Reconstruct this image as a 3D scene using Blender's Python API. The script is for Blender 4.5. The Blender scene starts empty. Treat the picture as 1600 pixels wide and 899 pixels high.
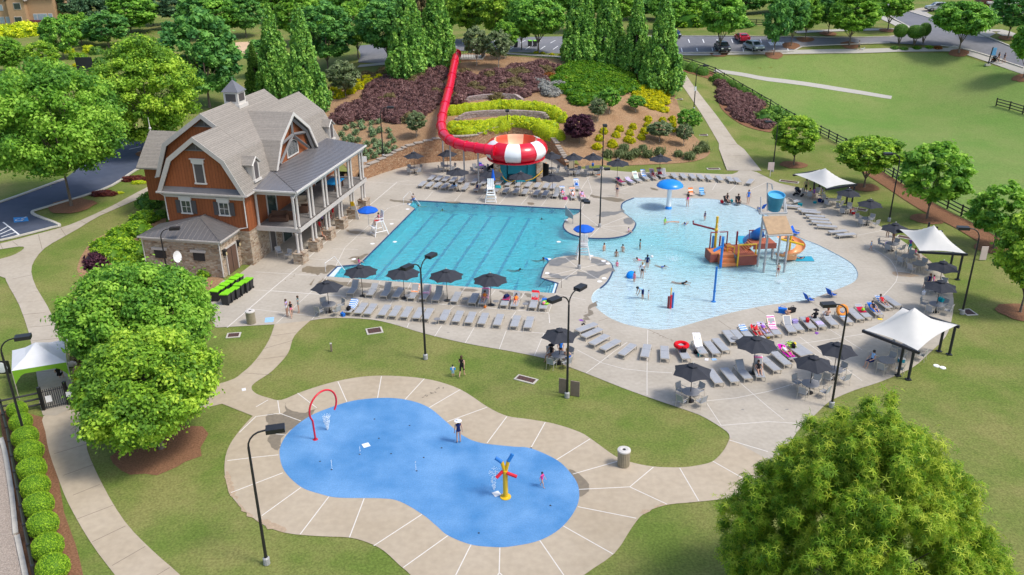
import bpy,bmesh,math,random
import numpy as np
from mathutils import Vector,Matrix
from mathutils.geometry import delaunay_2d_cdt
rnd=random.Random(7)
R=math.radians
PI=math.pi
# ------------------------------------------------------------------ camera
F,PT,RL,YW,HC=1312.966,0.408456,-0.00967,0.202885,28.724
W0,H0=1600.0,899.0
_cp,_sp=math.cos(PT),math.sin(PT)
_w=Vector((0,_cp,-_sp));_up=Vector((0,_sp,_cp));_rt=Vector((1,0,0))
_r=_rt*math.cos(RL)+_up*math.sin(RL)
_u=_up*math.cos(RL)-_rt*math.sin(RL)
CAM=Vector((0,0,HC))
scene=bpy.context.scene
COL=scene.collection
cd=bpy.data.cameras.new("camera")
cam=bpy.data.objects.new("camera",cd)
COL.objects.link(cam)
M=Matrix.Identity(4)
for i in range(3):
 M[i][0]=_r[i];M[i][1]=_u[i];M[i][2]=-_w[i];M[i][3]=CAM[i]
cam.matrix_world=M
cd.sensor_width=36;cd.lens=F/W0*36
cd.clip_start=0.5;cd.clip_end=6000
scene.camera=cam
# ------------------------------------------------------------------ light
SUN_EL=R(56);SUN_AZ=R(112)
world=bpy.data.worlds.new("World");scene.world=world;world.use_nodes=True
wn=world.node_tree.nodes;wl=world.node_tree.links
sky=wn.new('ShaderNodeTexSky');sky.sky_type='NISHITA';sky.sun_disc=False
sky.sun_elevation=SUN_EL;sky.sun_rotation=SUN_AZ;sky.air_density=1.0;sky.dust_density=2.5;sky.ozone_density=1.0
bg=wn['Background'];bg.inputs[1].default_value=0.15
wl.new(sky.outputs[0],bg.inputs[0])
sl=bpy.data.lights.new("sun",'SUN');sl.energy=1.85;sl.angle=R(12.0);sl.color=(1,.95,.87)
so=bpy.data.objects.new("sun",sl);COL.objects.link(so)
sd=Vector((math.sin(SUN_AZ)*math.cos(SUN_EL),math.cos(SUN_AZ)*math.cos(SUN_EL),math.sin(SUN_EL)))
so.rotation_euler=(-sd).to_track_quat('-Z','Y').to_euler()
so.location=(60,-20,90)
scene.view_settings.view_transform='Standard';scene.view_settings.look='None'
scene.view_settings.exposure=0.56;scene.view_settings.gamma=1
# ------------------------------------------------------------------ measuring helpers
def ray(px,py):
 return _w+_r*((px-W0/2)/F)-_u*((py-H0/2)/F)
def G(px,py,z=0.0):
 d=ray(px,py);t=(z-HC)/d.z
 return CAM+d*t
AX=Vector((math.sin(YW),math.cos(YW),0))
BX=Vector((math.cos(YW),-math.sin(YW),0))
def heading(ax):return math.atan2(-ax.x,ax.y)
# ------------------------------------------------------------------ terrain
FP=[(-500,1500),(-300,700),(60,560),(200,450),(300,400),(384,335),(566,281),(600,269),(640,258),(690,252),(735,250),(765,243),(800,237),(840,237),(862,243),(888,262),(940,268),(1010,268),(1090,268),(1150,272),(1200,276),(1240,262),(1330,305),(1430,365),(1520,420),(1750,500),(2100,800),(2300,1500)]
FW=[8,8,8,8,6,0,0,0,0,0,0,0,0,0,0,4,7,7,7,8,8,9,9,9,9,9,9,9]
FXY=np.array([[G(*p).x,G(*p).y]for p in FP])
TC=[(567,262,1.0),(600,250,1.5),(650,228,2.6),(700,221,2.8),(760,222,2.8),(850,215,2.4),(880,240,.9),(915,258,.2),(1000,250,.5),(1060,240,.6),(1110,235,.35),(1160,262,.1),(540,200,2.8),(620,170,4.2),(680,150,5),(790,190,4.0),(790,165,4.9),(790,140,6.2),(790,110,7.5),(740,95,8.2),(880,100,8),(950,120,7),(880,180,4.5),(950,180,3.8),(950,220,1.8),(1000,200,2.4),(1050,180,2.2),(1050,220,1.1),(1000,150,4.5),(1060,130,4.3),(1060,110,5.5),(590,120,6.0),(540,140,4.6),(500,180,3),(850,70,8),(1100,70,8),(1200,75,8),(1300,78,7.8),(1400,82,7.6),(1500,90,7),(1600,120,6),(1450,30,10),(1540,60,9.3),(1463,14,11.5),(1200,95,6.8),(1300,110,5.2),(1400,115,4.6),(1500,130,4),(1300,150,2),(1400,152,1.8),(1200,130,3.6),(1100,130,4),(1150,180,1.8),(1250,200,.8),(1400,220,.6),(1590,200,1.2),(1590,330,.4),(1500,330,.3),(1750,250,.8),(60,400,1.0),(30,360,1.6),(120,340,1.8),(200,260,2.2),(100,280,2.2),(20,330,2),(200,330,1.5),(60,470,.5),(0,450,.7),(150,430,.7),(-150,300,2.5),(330,170,4),(150,130,4.6),(60,80,6),(40,45,6.7),(200,60,7),(400,80,6),(400,110,5),(600,85,7.5),(600,50,8),(800,20,8.5),(1000,20,8.5),(1200,25,9),(300,20,7.5),(1600,30,10.5),(400,260,2.4),(-300,120,5)]
_c=np.array([[G(a,b,z).x,G(a,b,z).y]for a,b,z in TC]);_z=np.array([c[2]for c in TC])
_far=np.array([[-300,420],[0,420],[300,420],[-400,150],[400,200],[-600,600],[600,600]],float)
_c=np.vstack([_c,_far]);_z=np.concatenate([_z,[9,9.5,11,6,4,10,12]])
SC=60.0
def _k(r2):return np.where(r2>1e-12,r2*np.log(r2+1e-12)*.5,0.0)
def _mat(q):
 d=(q[:,None,:]-_c[None])/SC
 return _k((d**2).sum(2))
_n=len(_c)
_A=np.zeros((_n+3,_n+3));_A[:_n,:_n]=_mat(_c)+np.eye(_n)*.03
_P=np.hstack([np.ones((_n,1)),_c/SC]);_A[:_n,_n:]=_P;_A[_n:,:_n]=_P.T
_s=np.linalg.solve(_A,np.concatenate([_z,[0,0,0]]))
def inside(q,poly):
 x,y=q[:,0],q[:,1];r=np.zeros(len(q),bool);n=len(poly);j=n-1
 for i in range(n):
  xi,yi=poly[i];xj,yj=poly[j]
  c=((yi>y)!=(yj>y))&(x<(xj-xi)*(y-yi)/(yj-yi+1e-12)+xi)
  r^=c;j=i
 return r
def edged(q,poly):
 best=np.full(len(q),1e9);idx=np.zeros(len(q),int);n=len(poly)
 for i in range(n):
  a=poly[i];b=poly[(i+1)%n];ab=b-a
  t=np.clip(((q-a)@ab)/(ab@ab),0,1)
  d=np.linalg.norm(q-(a+t[:,None]*ab),axis=1)
  m=d<best;best[m]=d[m];idx[m]=i
 return best,idx
def terr(q):
 q=np.atleast_2d(np.asarray(q,float))[:,:2]
 z=_mat(q)@_s[:_n]+np.hstack([np.ones((len(q),1)),q/SC])@_s[_n:]
 r=np.linalg.norm(q-np.array([0,150.]),axis=1)
 f=np.clip((r-260)/200,0,1);z=z*(1-f)+10*f
 d,i=edged(q,FXY);w=np.array(FW)[i]
 ins=inside(q,FXY)
 s=np.where(w>0,np.clip(d/np.maximum(w,.01),0,1),1.0);s=s*s*(3-2*s)
 return np.where(ins,0,np.maximum(z,0)*s)
def T(x,y):return float(terr([[x,y]])[0])
_gc={}
def GT(px,py,dz=0.0):
 """the point of the terrain seen at a pixel of the photograph"""
 k=(px,py)
 if k in _gc:p=_gc[k];return Vector((p.x,p.y,p.z+dz))
 d=ray(px,py)
 zs=np.linspace(0,14,57);t=(zs-HC)/d.z
 q=np.stack([d.x*t,d.y*t],1);h=terr(q);e=zs-h
 i=None
 for k2 in range(len(zs)-1,0,-1):
  if e[k2]>=0 and e[k2-1]<0:i=k2;break
 if i is None:p=G(px,py,float(h[0])if e[0]<.05 else 0)
 else:
  a,b=e[i-1],e[i];f=-a/(b-a);z=zs[i-1]+f*(zs[i]-zs[i-1]);p=G(px,py,z)
 p=Vector((p.x,p.y,T(p.x,p.y)));_gc[k]=p
 return Vector((p.x,p.y,p.z+dz))
 # ------------------------------------------------------------------ materials
MATS={}
def mk(name,col,rough=.65,var=.12,scale=4.0,col2=None,fac2=.5,scale2=.6,bump=0.0,bscale=30.,metal=0.0,spec=.4,trans=0.0,emit=0,detail=3.0,stretch=None):
 if name in MATS:return MATS[name]
 m=bpy.data.materials.new(name);m.use_nodes=True;nt=m.node_tree;N=nt.nodes;L=nt.links
 b=N['Principled BSDF'];out=N['Material Output']
 b.inputs['Roughness'].default_value=rough;b.inputs['Metallic'].default_value=metal
 b.inputs['Specular IOR Level'].default_value=spec
 geo=N.new('ShaderNodeNewGeometry');vec=geo.outputs['Position']
 if stretch:
  mp=N.new('ShaderNodeMapping');mp.inputs['Scale'].default_value=stretch;L.new(vec,mp.inputs[0]);vec=mp.outputs[0]
 rgb=N.new('ShaderNodeRGB');rgb.outputs[0].default_value=(*col,1);cur=rgb.outputs[0]
 if col2:
  n2=N.new('ShaderNodeTexNoise');n2.inputs['Scale'].default_value=scale2;n2.inputs['Detail'].default_value=4;n2.inputs['Roughness'].default_value=.6;L.new(vec,n2.inputs['Vector'])
  mr=N.new('ShaderNodeMapRange');mr.inputs[1].default_value=.5-.14+(.5-fac2)*.3;mr.inputs[2].default_value=.5+.14+(.5-fac2)*.3;L.new(n2.outputs[0],mr.inputs[0])
  mx=N.new('ShaderNodeMix');mx.data_type='RGBA';L.new(mr.outputs[0],mx.inputs[0]);L.new(cur,mx.inputs[6]);mx.inputs[7].default_value=(*col2,1);cur=mx.outputs[2]
 if var:
  n=N.new('ShaderNodeTexNoise');n.inputs['Scale'].default_value=scale;n.inputs['Detail'].default_value=detail;L.new(vec,n.inputs['Vector'])
  mr=N.new('ShaderNodeMapRange');mr.inputs[1].default_value=.3;mr.inputs[2].default_value=.7;mr.inputs[3].default_value=1-var;mr.inputs[4].default_value=1+var;L.new(n.outputs[0],mr.inputs[0])
  h=N.new('ShaderNodeHueSaturation');L.new(mr.outputs[0],h.inputs['Value']);L.new(cur,h.inputs['Color']);cur=h.outputs[0]
 L.new(cur,b.inputs['Base Color'])
 if bump:
  n=N.new('ShaderNodeTexNoise');n.inputs['Scale'].default_value=bscale;n.inputs['Detail'].default_value=4;L.new(vec,n.inputs['Vector'])
  bp=N.new('ShaderNodeBump');bp.inputs['Strength'].default_value=1;bp.inputs['Distance'].default_value=bump;L.new(n.outputs[0],bp.inputs['Height']);L.new(bp.outputs[0],b.inputs['Normal'])
 if trans:
  t=N.new('ShaderNodeBsdfTranslucent');L.new(cur,t.inputs[0]);ms=N.new('ShaderNodeMixShader');ms.inputs[0].default_value=trans
  L.new(b.outputs[0],ms.inputs[1]);L.new(t.outputs[0],ms.inputs[2]);L.new(ms.outputs[0],out.inputs[0])
 MATS[name]=m;return m
def leafmat(name,c1,c2,c3=None,trans=.35,rough=.55):
 """foliage: colour differs from leaf clump to leaf clump through a face attribute"""
 if name in MATS:return MATS[name]
 m=bpy.data.materials.new(name);m.use_nodes=True;nt=m.node_tree;N=nt.nodes;L=nt.links
 b=N['Principled BSDF'];out=N['Material Output'];b.inputs['Roughness'].default_value=rough;b.inputs['Specular IOR Level'].default_value=.25
 at=N.new('ShaderNodeAttribute');at.attribute_name='tint'
 cr=N.new('ShaderNodeValToRGB');e=cr.color_ramp.elements
 e[0].position=0;e[0].color=(*c1,1);e[1].position=1;e[1].color=(*(c3 or c2),1)
 k=e.new(.55);k.color=(*c2,1)
 L.new(at.outputs['Fac'],cr.inputs[0]);L.new(cr.outputs[0],b.inputs['Base Color'])
 t=N.new('ShaderNodeBsdfTranslucent');L.new(cr.outputs[0],t.inputs[0]);ms=N.new('ShaderNodeMixShader');ms.inputs[0].default_value=trans
 L.new(b.outputs[0],ms.inputs[1]);L.new(t.outputs[0],ms.inputs[2]);L.new(ms.outputs[0],out.inputs[0])
 MATS[name]=m;return m
 # ------------------------------------------------------------------ mesh building
class MB:
 def __init__(s):s.v=[];s.f=[];s.m=[]
 def add(s,vs,fs,mi=0):
  o=len(s.v);s.v+=[tuple(v)for v in vs];s.f+=[tuple(i+o for i in f)for f in fs];s.m+=[mi]*len(fs);return s
 def box(s,c,d,rz=0,mi=0,rx=0,ry=0):
  hx,hy,hz=d[0]/2,d[1]/2,d[2]/2
  vs=[Vector((x*hx,y*hy,z*hz))for x in(-1,1)for y in(-1,1)for z in(-1,1)]
  if rx or ry or rz:
   Rm=Matrix.Rotation(rz,3,'Z')@Matrix.Rotation(ry,3,'Y')@Matrix.Rotation(rx,3,'X');vs=[Rm@v for v in vs]
  c=Vector(c);return s.add([v+c for v in vs],[(0,1,3,2),(4,6,7,5),(0,4,5,1),(2,3,7,6),(0,2,6,4),(1,5,7,3)],mi)
 def tube(s,pts,r,n=8,mi=0,caps=True,r2=None):
  pts=[Vector(p)for p in pts];m=len(pts);rings=[];up0=Vector((0,0,1));prev=None
  for i,p in enumerate(pts):
   t=(pts[min(i+1,m-1)]-pts[max(i-1,0)]).normalized()
   if prev is None:x=t.cross(up0 if abs(t.z)<.95 else Vector((1,0,0))).normalized()
   else:x=(prev-t*prev.dot(t)).normalized()
   prev=x;y=t.cross(x)
   if callable(r):rr=r(i/(m-1))
   else:rr=r if r2 is None else r+(r2-r)*i/(m-1)
   rings.append([p+(x*math.cos(2*PI*k/n)+y*math.sin(2*PI*k/n))*rr for k in range(n)])
  vs=[v for g in rings for v in g];fs=[]
  for i in range(m-1):
   for k in range(n):fs.append((i*n+k,i*n+(k+1)%n,(i+1)*n+(k+1)%n,(i+1)*n+k))
  if caps:fs+=[tuple(range(n))[::-1],tuple((m-1)*n+k for k in range(n))]
  return s.add(vs,fs,mi)
 def lathe(s,prof,n=24,mi=0,c=(0,0,0),a0=0,a1=2*PI,mfn=None):
  full=abs(a1-a0-2*PI)<1e-6;kk=n if full else n+1;vs=[];c=Vector(c)
  for(r,z)in prof:
   for k in range(kk):
    a=a0+(a1-a0)*k/n;vs.append(c+Vector((r*math.cos(a),r*math.sin(a),z)))
  fs=[];ms=[]
  for i in range(len(prof)-1):
   for k in range(n):
    k2=(k+1)%kk if full else k+1
    fs.append((i*kk+k,i*kk+k2,(i+1)*kk+k2,(i+1)*kk+k));ms.append(mfn(k,i)if mfn else mi)
  o=len(s.f);s.add(vs,fs,mi);s.m[o:]=ms;return s
 def quad(s,a,b,c,d,mi=0):return s.add([a,b,c,d],[(0,1,2,3)],mi)
 def poly(s,pts,mi=0):return s.add(pts,[tuple(range(len(pts)))],mi)
 def prism(s,pts,off,mi=0):
  n=len(pts);off=Vector(off);a=[Vector(p)for p in pts];b=[p+off for p in a]
  fs=[tuple(range(n))[::-1],tuple(range(n,2*n))]+[(i,(i+1)%n,(i+1)%n+n,i+n)for i in range(n)]
  return s.add(a+b,fs,mi)
 def ball(s,c,r,n=10,m=6,mi=0,sc=(1,1,1)):
  vs=[];fs=[];c=Vector(c)
  for i in range(m+1):
   th=PI*i/m
   for k in range(n):a=2*PI*k/n;vs.append(c+Vector((r*sc[0]*math.sin(th)*math.cos(a),r*sc[1]*math.sin(th)*math.sin(a),r*sc[2]*math.cos(th))))
  for i in range(m):
   for k in range(n):fs.append((i*n+k,(i+1)*n+k,(i+1)*n+(k+1)%n,i*n+(k+1)%n))
  return s.add(vs,fs,mi)
 def mesh(s,name,mats,smooth=False):
  me=bpy.data.meshes.new(name);me.from_pydata(s.v,[],s.f)
  for m in(mats if isinstance(mats,(list,tuple))else[mats]):me.materials.append(m)
  if any(s.m):me.polygons.foreach_set('material_index',s.m)
  bm=bmesh.new();bm.from_mesh(me);bmesh.ops.remove_doubles(bm,verts=bm.verts,dist=1e-5)
  bmesh.ops.recalc_face_normals(bm,faces=bm.faces);bm.to_mesh(me);bm.free()
  if smooth:
   me.polygons.foreach_set('use_smooth',[True]*len(me.polygons))
   try:me.set_sharp_from_angle(angle=R(42))
   except Exception:pass
  me.update();return me
def link(name,me,parent=None,loc=None,rz=0,kind=None):
 o=bpy.data.objects.new(name,me);COL.objects.link(o)
 if parent:o.parent=parent
 if loc is not None:o.location=loc
 if rz:o.rotation_euler=(0,0,rz)
 if kind:o['kind']=kind
 return o
def part(name,mb,mats,parent,smooth=False,label=None,kind=None):
 o=link(name,mb.mesh(name,mats,smooth),parent,kind=kind)
 if label:o['label']=label
 return o
def thing(name,label,cat,loc=(0,0,0),rz=0,group=None,me=None):
 o=bpy.data.objects.new(name,me);COL.objects.link(o);o.location=loc;o.rotation_euler=(0,0,rz)
 o['label']=label;o['category']=cat
 if group:o['group']=group
 return o
KIDS={}
def kids(o):
 if o.name not in KIDS or True:KIDS[o.name]=[c for c in o.children]
 return KIDS[o.name]
def dup(root,loc,rz=0,label=None,group=None,scale=None,tree=None):
 """copy of a thing with copies of its parts and sub-parts; tree = [(child, [grandchildren])]"""
 r=root.copy();COL.objects.link(r);r.location=loc;r.rotation_euler=(0,0,rz)
 if label:r['label']=label
 if group:r['group']=group
 if scale:r.scale=scale if isinstance(scale,(tuple,list))else(scale,)*3
 for ch,gs in(tree or tree_of(root)):
  c=ch.copy();COL.objects.link(c);c.parent=r
  for g in gs:d=g.copy();COL.objects.link(d);d.parent=c
 return r
_tr={}
def tree_of(root):
 if root.name not in _tr:_tr[root.name]=[(c,list(c.children))for c in root.children]
 return _tr[root.name]
class Proto:
 """first use moves the prototype itself, later uses copy it"""
 def __init__(s,root):s.root=root;s.used=False;s.tree=[(c,list(c.children))for c in root.children];s.base=root.scale.copy()
 def put(s,loc,rz=0,label=None,group=None,scale=None):
  if not s.used:
   s.used=True;r=s.root;r.location=loc;r.rotation_euler=(0,0,rz)
   if label:r['label']=label
   if group:r['group']=group
   if scale:r.scale=scale if isinstance(scale,(tuple,list))else(scale,)*3
   return r
  r=dup(s.root,loc,rz,label,group,scale or(1,1,1),s.tree)
  if not group and 'group' in r:del r['group']
  return r
ORD=['first','second','third','fourth','fifth','sixth','seventh','eighth','ninth','tenth','eleventh','twelfth','thirteenth','fourteenth','fifteenth','sixteenth','seventeenth','eighteenth','nineteenth','twentieth','twenty-first','twenty-second','twenty-third','twenty-fourth','twenty-fifth','twenty-sixth','twenty-seventh','twenty-eighth','twenty-ninth','thirtieth']
# smooth closed / open curves through points
def spline(pts,closed=False,k=6):
 P=[Vector(p)for p in pts];n=len(P);out=[]
 rng=range(n)if closed else range(n-1)
 for i in rng:
  p0=P[(i-1)%n]if closed or i>0 else P[i];p1=P[i];p2=P[(i+1)%n];p3=P[(i+2)%n]if closed or i+2<n else P[i+1]
  for j in range(k):
   t=j/k;t2=t*t;t3=t2*t
   out.append(.5*((2*p1)+(p2-p0)*t+(2*p0-5*p1+4*p2-p3)*t2+(3*p1-p0-3*p2+p3)*t3))
 if not closed:out.append(P[-1])
 return out
def px(pts,z=0,closed=True,k=6,smooth=True):
 q=[G(a,b,z)for a,b in pts]
 return spline(q,closed,k)if smooth else q
def pxt(pts,closed=True,k=5,smooth=True):
 q=[GT(a,b)for a,b in pts]
 return spline(q,closed,k)if smooth else q
def sheet(name,outline,mats,zoff=0.0,holes=(),grid=0,flat=None,kind='structure',parent=None,zfn=None,label=None):
 """a ground sheet cut to an outline (world points), draped on the terrain"""
 loops=[outline]+list(holes);vs=[];es=[]
 for lp in loops:
  o=len(vs);n=len(lp)
  for p in lp:vs.append(Vector((p[0],p[1])))
  es+=[(o+i,o+(i+1)%n)for i in range(n)]
 if grid:
  A=np.array([[p[0],p[1]]for p in outline]);x0,y0=A.min(0);x1,y1=A.max(0)
  gx,gy=np.meshgrid(np.arange(x0,x1,grid),np.arange(y0,y1,grid));q=np.stack([gx.ravel(),gy.ravel()],1)
  k=inside(q,A);
  for h in holes:k&=~inside(q,np.array([[p[0],p[1]]for p in h]))
  q=q[k];d,_=edged(q,A);q=q[d>grid*.3]
  vs+=[Vector((a,b))for a,b in q]
 r=delaunay_2d_cdt(vs,es,[],0,1e-5)
 V=np.array([[v.x,v.y]for v in r[0]]);Fc=r[2]
 cen=np.array([V[list(f)].mean(0)for f in Fc])
 k=inside(cen,np.array([[p[0],p[1]]for p in outline]))
 for h in holes:k&=~inside(cen,np.array([[p[0],p[1]]for p in h]))
 Fc=[tuple(f)for f,kk in zip(Fc,k)if kk]
 if zfn is not None:Z=zfn(V)
 elif flat is not None:Z=np.full(len(V),flat)
 else:Z=terr(V)
 me=bpy.data.meshes.new(name);me.from_pydata([(V[i,0],V[i,1],Z[i]+zoff)for i in range(len(V))],[],Fc)
 for m in(mats if isinstance(mats,(list,tuple))else[mats]):me.materials.append(m)
 bm=bmesh.new();bm.from_mesh(me)
 for f in bm.faces:
  if f.normal.z<0:f.normal_flip()
 for v in[v for v in bm.verts if not v.link_faces]:bm.verts.remove(v)
 bm.to_mesh(me);bm.free();me.update()
 o=link(name,me,parent,kind=kind if parent is None else None)
 if label:o['label']=label
 return o
def ribbon(pts,width):
 """outline of a strip along a world polyline"""
 P=[Vector((p[0],p[1],0))for p in pts];a=[];b=[]
 for i,p in enumerate(P):
  t=(P[min(i+1,len(P)-1)]-P[max(i-1,0)]).normalized();n=Vector((-t.y,t.x,0))
  w=width(i/(len(P)-1))if callable(width)else width
  a.append(p+n*w/2);b.append(p-n*w/2)
 return a+b[::-1]
def strip_mb(pts,w,h,mb=None,zb=None,mi=0):
 """low raised strip (joint, marking, kerb) along world points that already carry z"""
 mb=mb or MB();P=[Vector(p)for p in pts];n=len(P);vs=[]
 for i,p in enumerate(P):
  t=(P[min(i+1,n-1)]-P[max(i-1,0)]);t.z=0;t.normalize();s=Vector((-t.y,t.x,0))*w/2
  vs+=[p+s,p+s+Vector((0,0,h)),p-s+Vector((0,0,h)),p-s]
 fs=[]
 for i in range(n-1):
  for k in range(3):fs.append((i*4+k,i*4+k+1,(i+1)*4+k+1,(i+1)*4+k))
 fs+=[(0,1,2,3),(n*4-1,n*4-2,n*4-3,n*4-4)]
 mb.add(vs,fs,mi);return mb
 # ================================================================== SETTING: ground, deck, pools, roads
m_grass=mk('grass',(.128,.182,.036),.9,.26,8,col2=(.215,.215,.070),fac2=.5,scale2=.22,bump=.03,bscale=22,spec=.1,detail=6)
m_grass2=mk('lawn grass',(.135,.235,.050),.9,.20,5,col2=(.195,.250,.074),fac2=.5,scale2=.09,bump=.03,bscale=20,spec=.1,detail=6)
m_conc=mk('deck concrete',(.440,.396,.330),.85,.07,3.5,col2=(.375,.335,.275),fac2=.42,scale2=.22,bump=.004,bscale=60,spec=.2,detail=8)
m_conc2=mk('walk concrete',(.450,.378,.285),.85,.07,2.5,col2=(.395,.325,.235),fac2=.4,scale2=.16,bump=.004,bscale=60,spec=.2,detail=8)
m_path=mk('path concrete',(.43,.38,.31),.85,.07,3,col2=(.38,.33,.26),fac2=.4,scale2=.2,bump=.004,bscale=60,spec=.2,detail=7)
m_wet=mk('wet concrete',(.215,.175,.120),.35,.12,4,spec=.5)
m_wet2=mk('wet grey concrete',(.200,.190,.175),.35,.12,3,spec=.5)
m_joint=mk('white joint',(.68,.65,.60),.7,.06,8)
m_jdark=mk('dark joint',(.20,.165,.125),.9,.1,8)
m_asph=mk('asphalt',(.060,.075,.115),.85,.10,1.2,col2=(.085,.098,.135),fac2=.5,scale2=.12,bump=.006,bscale=80,spec=.25,detail=8)
m_road=mk('road asphalt',(.165,.17,.19),.85,.07,1.2,col2=(.205,.205,.22),fac2=.5,scale2=.1,bump=.006,bscale=80,spec=.2,detail=8)
m_mulch=mk('pine straw mulch',(.300,.180,.098),.95,.28,6,col2=(.35,.225,.130),fac2=.5,scale2=.35,bump=.05,bscale=14,spec=.08,detail=8)
m_mulch2=mk('red mulch',(.23,.118,.066),.95,.28,9,bump=.05,bscale=14,spec=.08,detail=8)
m_kerb=mk('kerb concrete',(.50,.47,.41),.85,.08,3)
m_wline=mk('white road paint',(.74,.75,.76),.7,.05,4)
m_bluep=mk('blue parking paint',(.03,.25,.60),.7,.08,4)
m_pad=mk('blue splash surface',(.062,.212,.455),.5,.13,13,col2=(.140,.312,.570),fac2=.52,scale2=.30,bump=.004,bscale=120,spec=.3,detail=8)
m_gravel=mk('gravel',(.36,.30,.25),.95,.3,14,bump=.03,bscale=25,spec=.1,detail=5)
m_sand=mk('sand clearing',(.60,.42,.27),.95,.08,2)
m_pool=mk('pool plaster',(.60,.70,.75),.7,.07,2.5,detail=6)
m_tile=mk('navy pool tile',(.012,.045,.12),.35,.15,6)
m_lane=mk('lane tile',(.11,.34,.52),.5,.05,5)
m_white=mk('white plastic',(.80,.80,.79),.45,.03,4)
UP0=G(472,410)
def L(U,V,z=0.0):return Vector((UP0.x,UP0.y,z))+BX*U+AX*V
# ---- outlines read on the photograph, all on the flat level z = 0
LAWN_TOP=[(485,501),(520,497),(575,499),(612,506),(662,521),(725,536),(800,549.5),(850,560),(885,572),(917,584),(975,607),(1025,625),(1075,642),(1100,652),(1135,674),(1140,685)]
LAWN_BOT=[(1132,702),(1115,720),(1092,727),(1062,730.5),(1020,729),(985,722),(960,712),(925,687),(905,675),(865,662),(825,655),(792,650),(762,636),(720,609),(675,594),(625,588),(575,588),(525,596),(475,611),(440,625),(420,622),(400,615),(393,606),(400,597),(425,580),(450,552),(460,525)]
lt=px(LAWN_TOP,closed=False,k=4);lb=px([LAWN_TOP[-1]]+LAWN_BOT+[LAWN_TOP[0]],closed=False,k=4)
POOL=[]
def run(pts,smooth):
 q=px(pts,closed=False,k=4,smooth=smooth)
 if POOL and(POOL[-1]-q[0]).length<.05:q=q[1:]
 POOL.extend(q)
run([(510,432),(526,416),(560,413),(566,408),(648,326),(635.6,319),(642,312.5),(650,313.1),(908,327)],False);i_far=len(POOL)
run([(908,327),(904,333),(888,341),(881,352),(887,362),(905,369),(930,372),(960,371),(982,365),(992,352),(990,345),(980,337),(972,330),(970,322),(975,315),(990,309)],True);i_b0=len(POOL)-1
run([(990,309),(1030,309),(1070,310),(1112,311),(1150,317),(1175,324),(1205,340),(1241,367),(1275,381),(1307,397),(1330,411),(1340,425),(1338,437),(1325,445.5),(1295,457),(1260,469),(1200,477),(1150,487),(1100,500),(1062,511),(1037,515),(1012,514),(975,506),(950,495),(932,481),(924,468),(928,457),(937,450)],True);i_b1=len(POOL)-1
run([(937,450),(948,440),(956,424),(955,413),(948,407),(935,402),(915,399.5),(895,399),(875,401.5),(862,406),(852,417),(846,434)],True)
run([(846,434),(873,442.5),(868,458.5)],False)
# deck outline
deck=px([(337,512),(429,507)],smooth=False)+lt
deck+=px([(1217,728),(1232,700),(1246,674),(1275,647),(1297,627),(1335,610),(1375,597),(1425,575),(1452,552),(1477,527),(1487,500),(1490,468),(1480,437),(1450,405),(1415,380),(1386,360),(1346,337),(1331,330),(1300,312),(1270,300),(1242,292),(1217,286),(1200,278),(1182,269)],closed=False,k=3)
deck+=px([(1157,263),(1145,272),(1100,271),(1040,269),(985,269),(942,265),(905,263),(888,262)],closed=False,k=3)
deck+=[G(*p)for p in((862,243),(840,237),(800,237),(765,243),(735,250),(690,252),(640,258),(600,269),(566,281))]
deck+=[L(-4.4,21),L(-4.4,-5.2)]
deck+=[G(*p)for p in((349,438),(330,455),(325,490))]
o_deck=sheet('deck',deck,m_conc,holes=[POOL],flat=0)
walk=px([(429,507),(420,532),(400,562),(378,583),(352,597),(250,622),(150,637),(108,641),(68,650),(71,675),(77,707),(92,750),(107,787),(140,845),(180,899),(250,985)],closed=False,k=3)
walk+=px([(370,985),(282,899),(240,862),(195,815),(160,757),(136,702),(141,684),(155,676),(250,655),(347,631)],closed=False,k=3)
walk+=px([(395,650),(375,672),(358,697),(351,722),(353,752),(365,780),(400,813),(442,832),(500,838),(545,840),(575,848),(600,861),(625,884),(642,899),(680,945),(760,985),(840,975),(885,930),(912,899),(960,865),(987,825),(1007,802),(1042,789),(1092,784),(1150,776),(1190,757)],closed=False,k=3)
walk+=px([(1217,728)],smooth=False)+[LP for LP in lb]
o_walk=sheet('walkway',walk,m_conc2,flat=0)
padp=px([(455,672),(485,650),(525,634),(560,625),(605,622),(640,626),(670,637),(697,659),(722,680),(750,692),(800,698),(830,701),(870,719),(892,740),(904,762),(902,790),(880,822),(845,844),(800,854),(770,855),(735,851),(700,837),(682,822),(660,804),(625,784),(595,779),(530,778),(500,772),(470,761),(445,737),(437,712),(440,693)],k=5)
o_pad=sheet('splash_pad',padp,m_pad,flat=.006)
# ---- lawn: one sheet to the horizon, left open under the pools
def axis(lo,hi,step,far):
 a=list(np.arange(lo,hi+.01,step));s=step
 while a[-1]<far:s*=1.35;a.append(a[-1]+s)
 s=step
 while a[0]>-far:s*=1.35;a.insert(0,a[0]-s)
 return np.array(a)
gx=axis(-120,150,1.5,3500);gy=axis(14,300,1.5,3500)
XX,YY=np.meshgrid(gx,gy);q=np.stack([XX.ravel(),YY.ravel()],1);Z=terr(q)
nx,ny=len(gx),len(gy)
pa=np.array([[p.x,p.y]for p in POOL]);inp=inside(q,pa);dd,_=edged(q,pa);inp|=dd<.6
wallseg=FXY[6:16];ins=inside(q,FXY)
ii=np.arange(nx*ny).reshape(ny,nx)
quads=np.stack([ii[:-1,:-1],ii[:-1,1:],ii[1:,1:],ii[1:,:-1]],-1).reshape(-1,4)
keep=~inp[quads].any(1)
zin=ins[quads].any(1)&(Z[quads].max(1)>.35)
quads=quads[keep&~zin]
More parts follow.
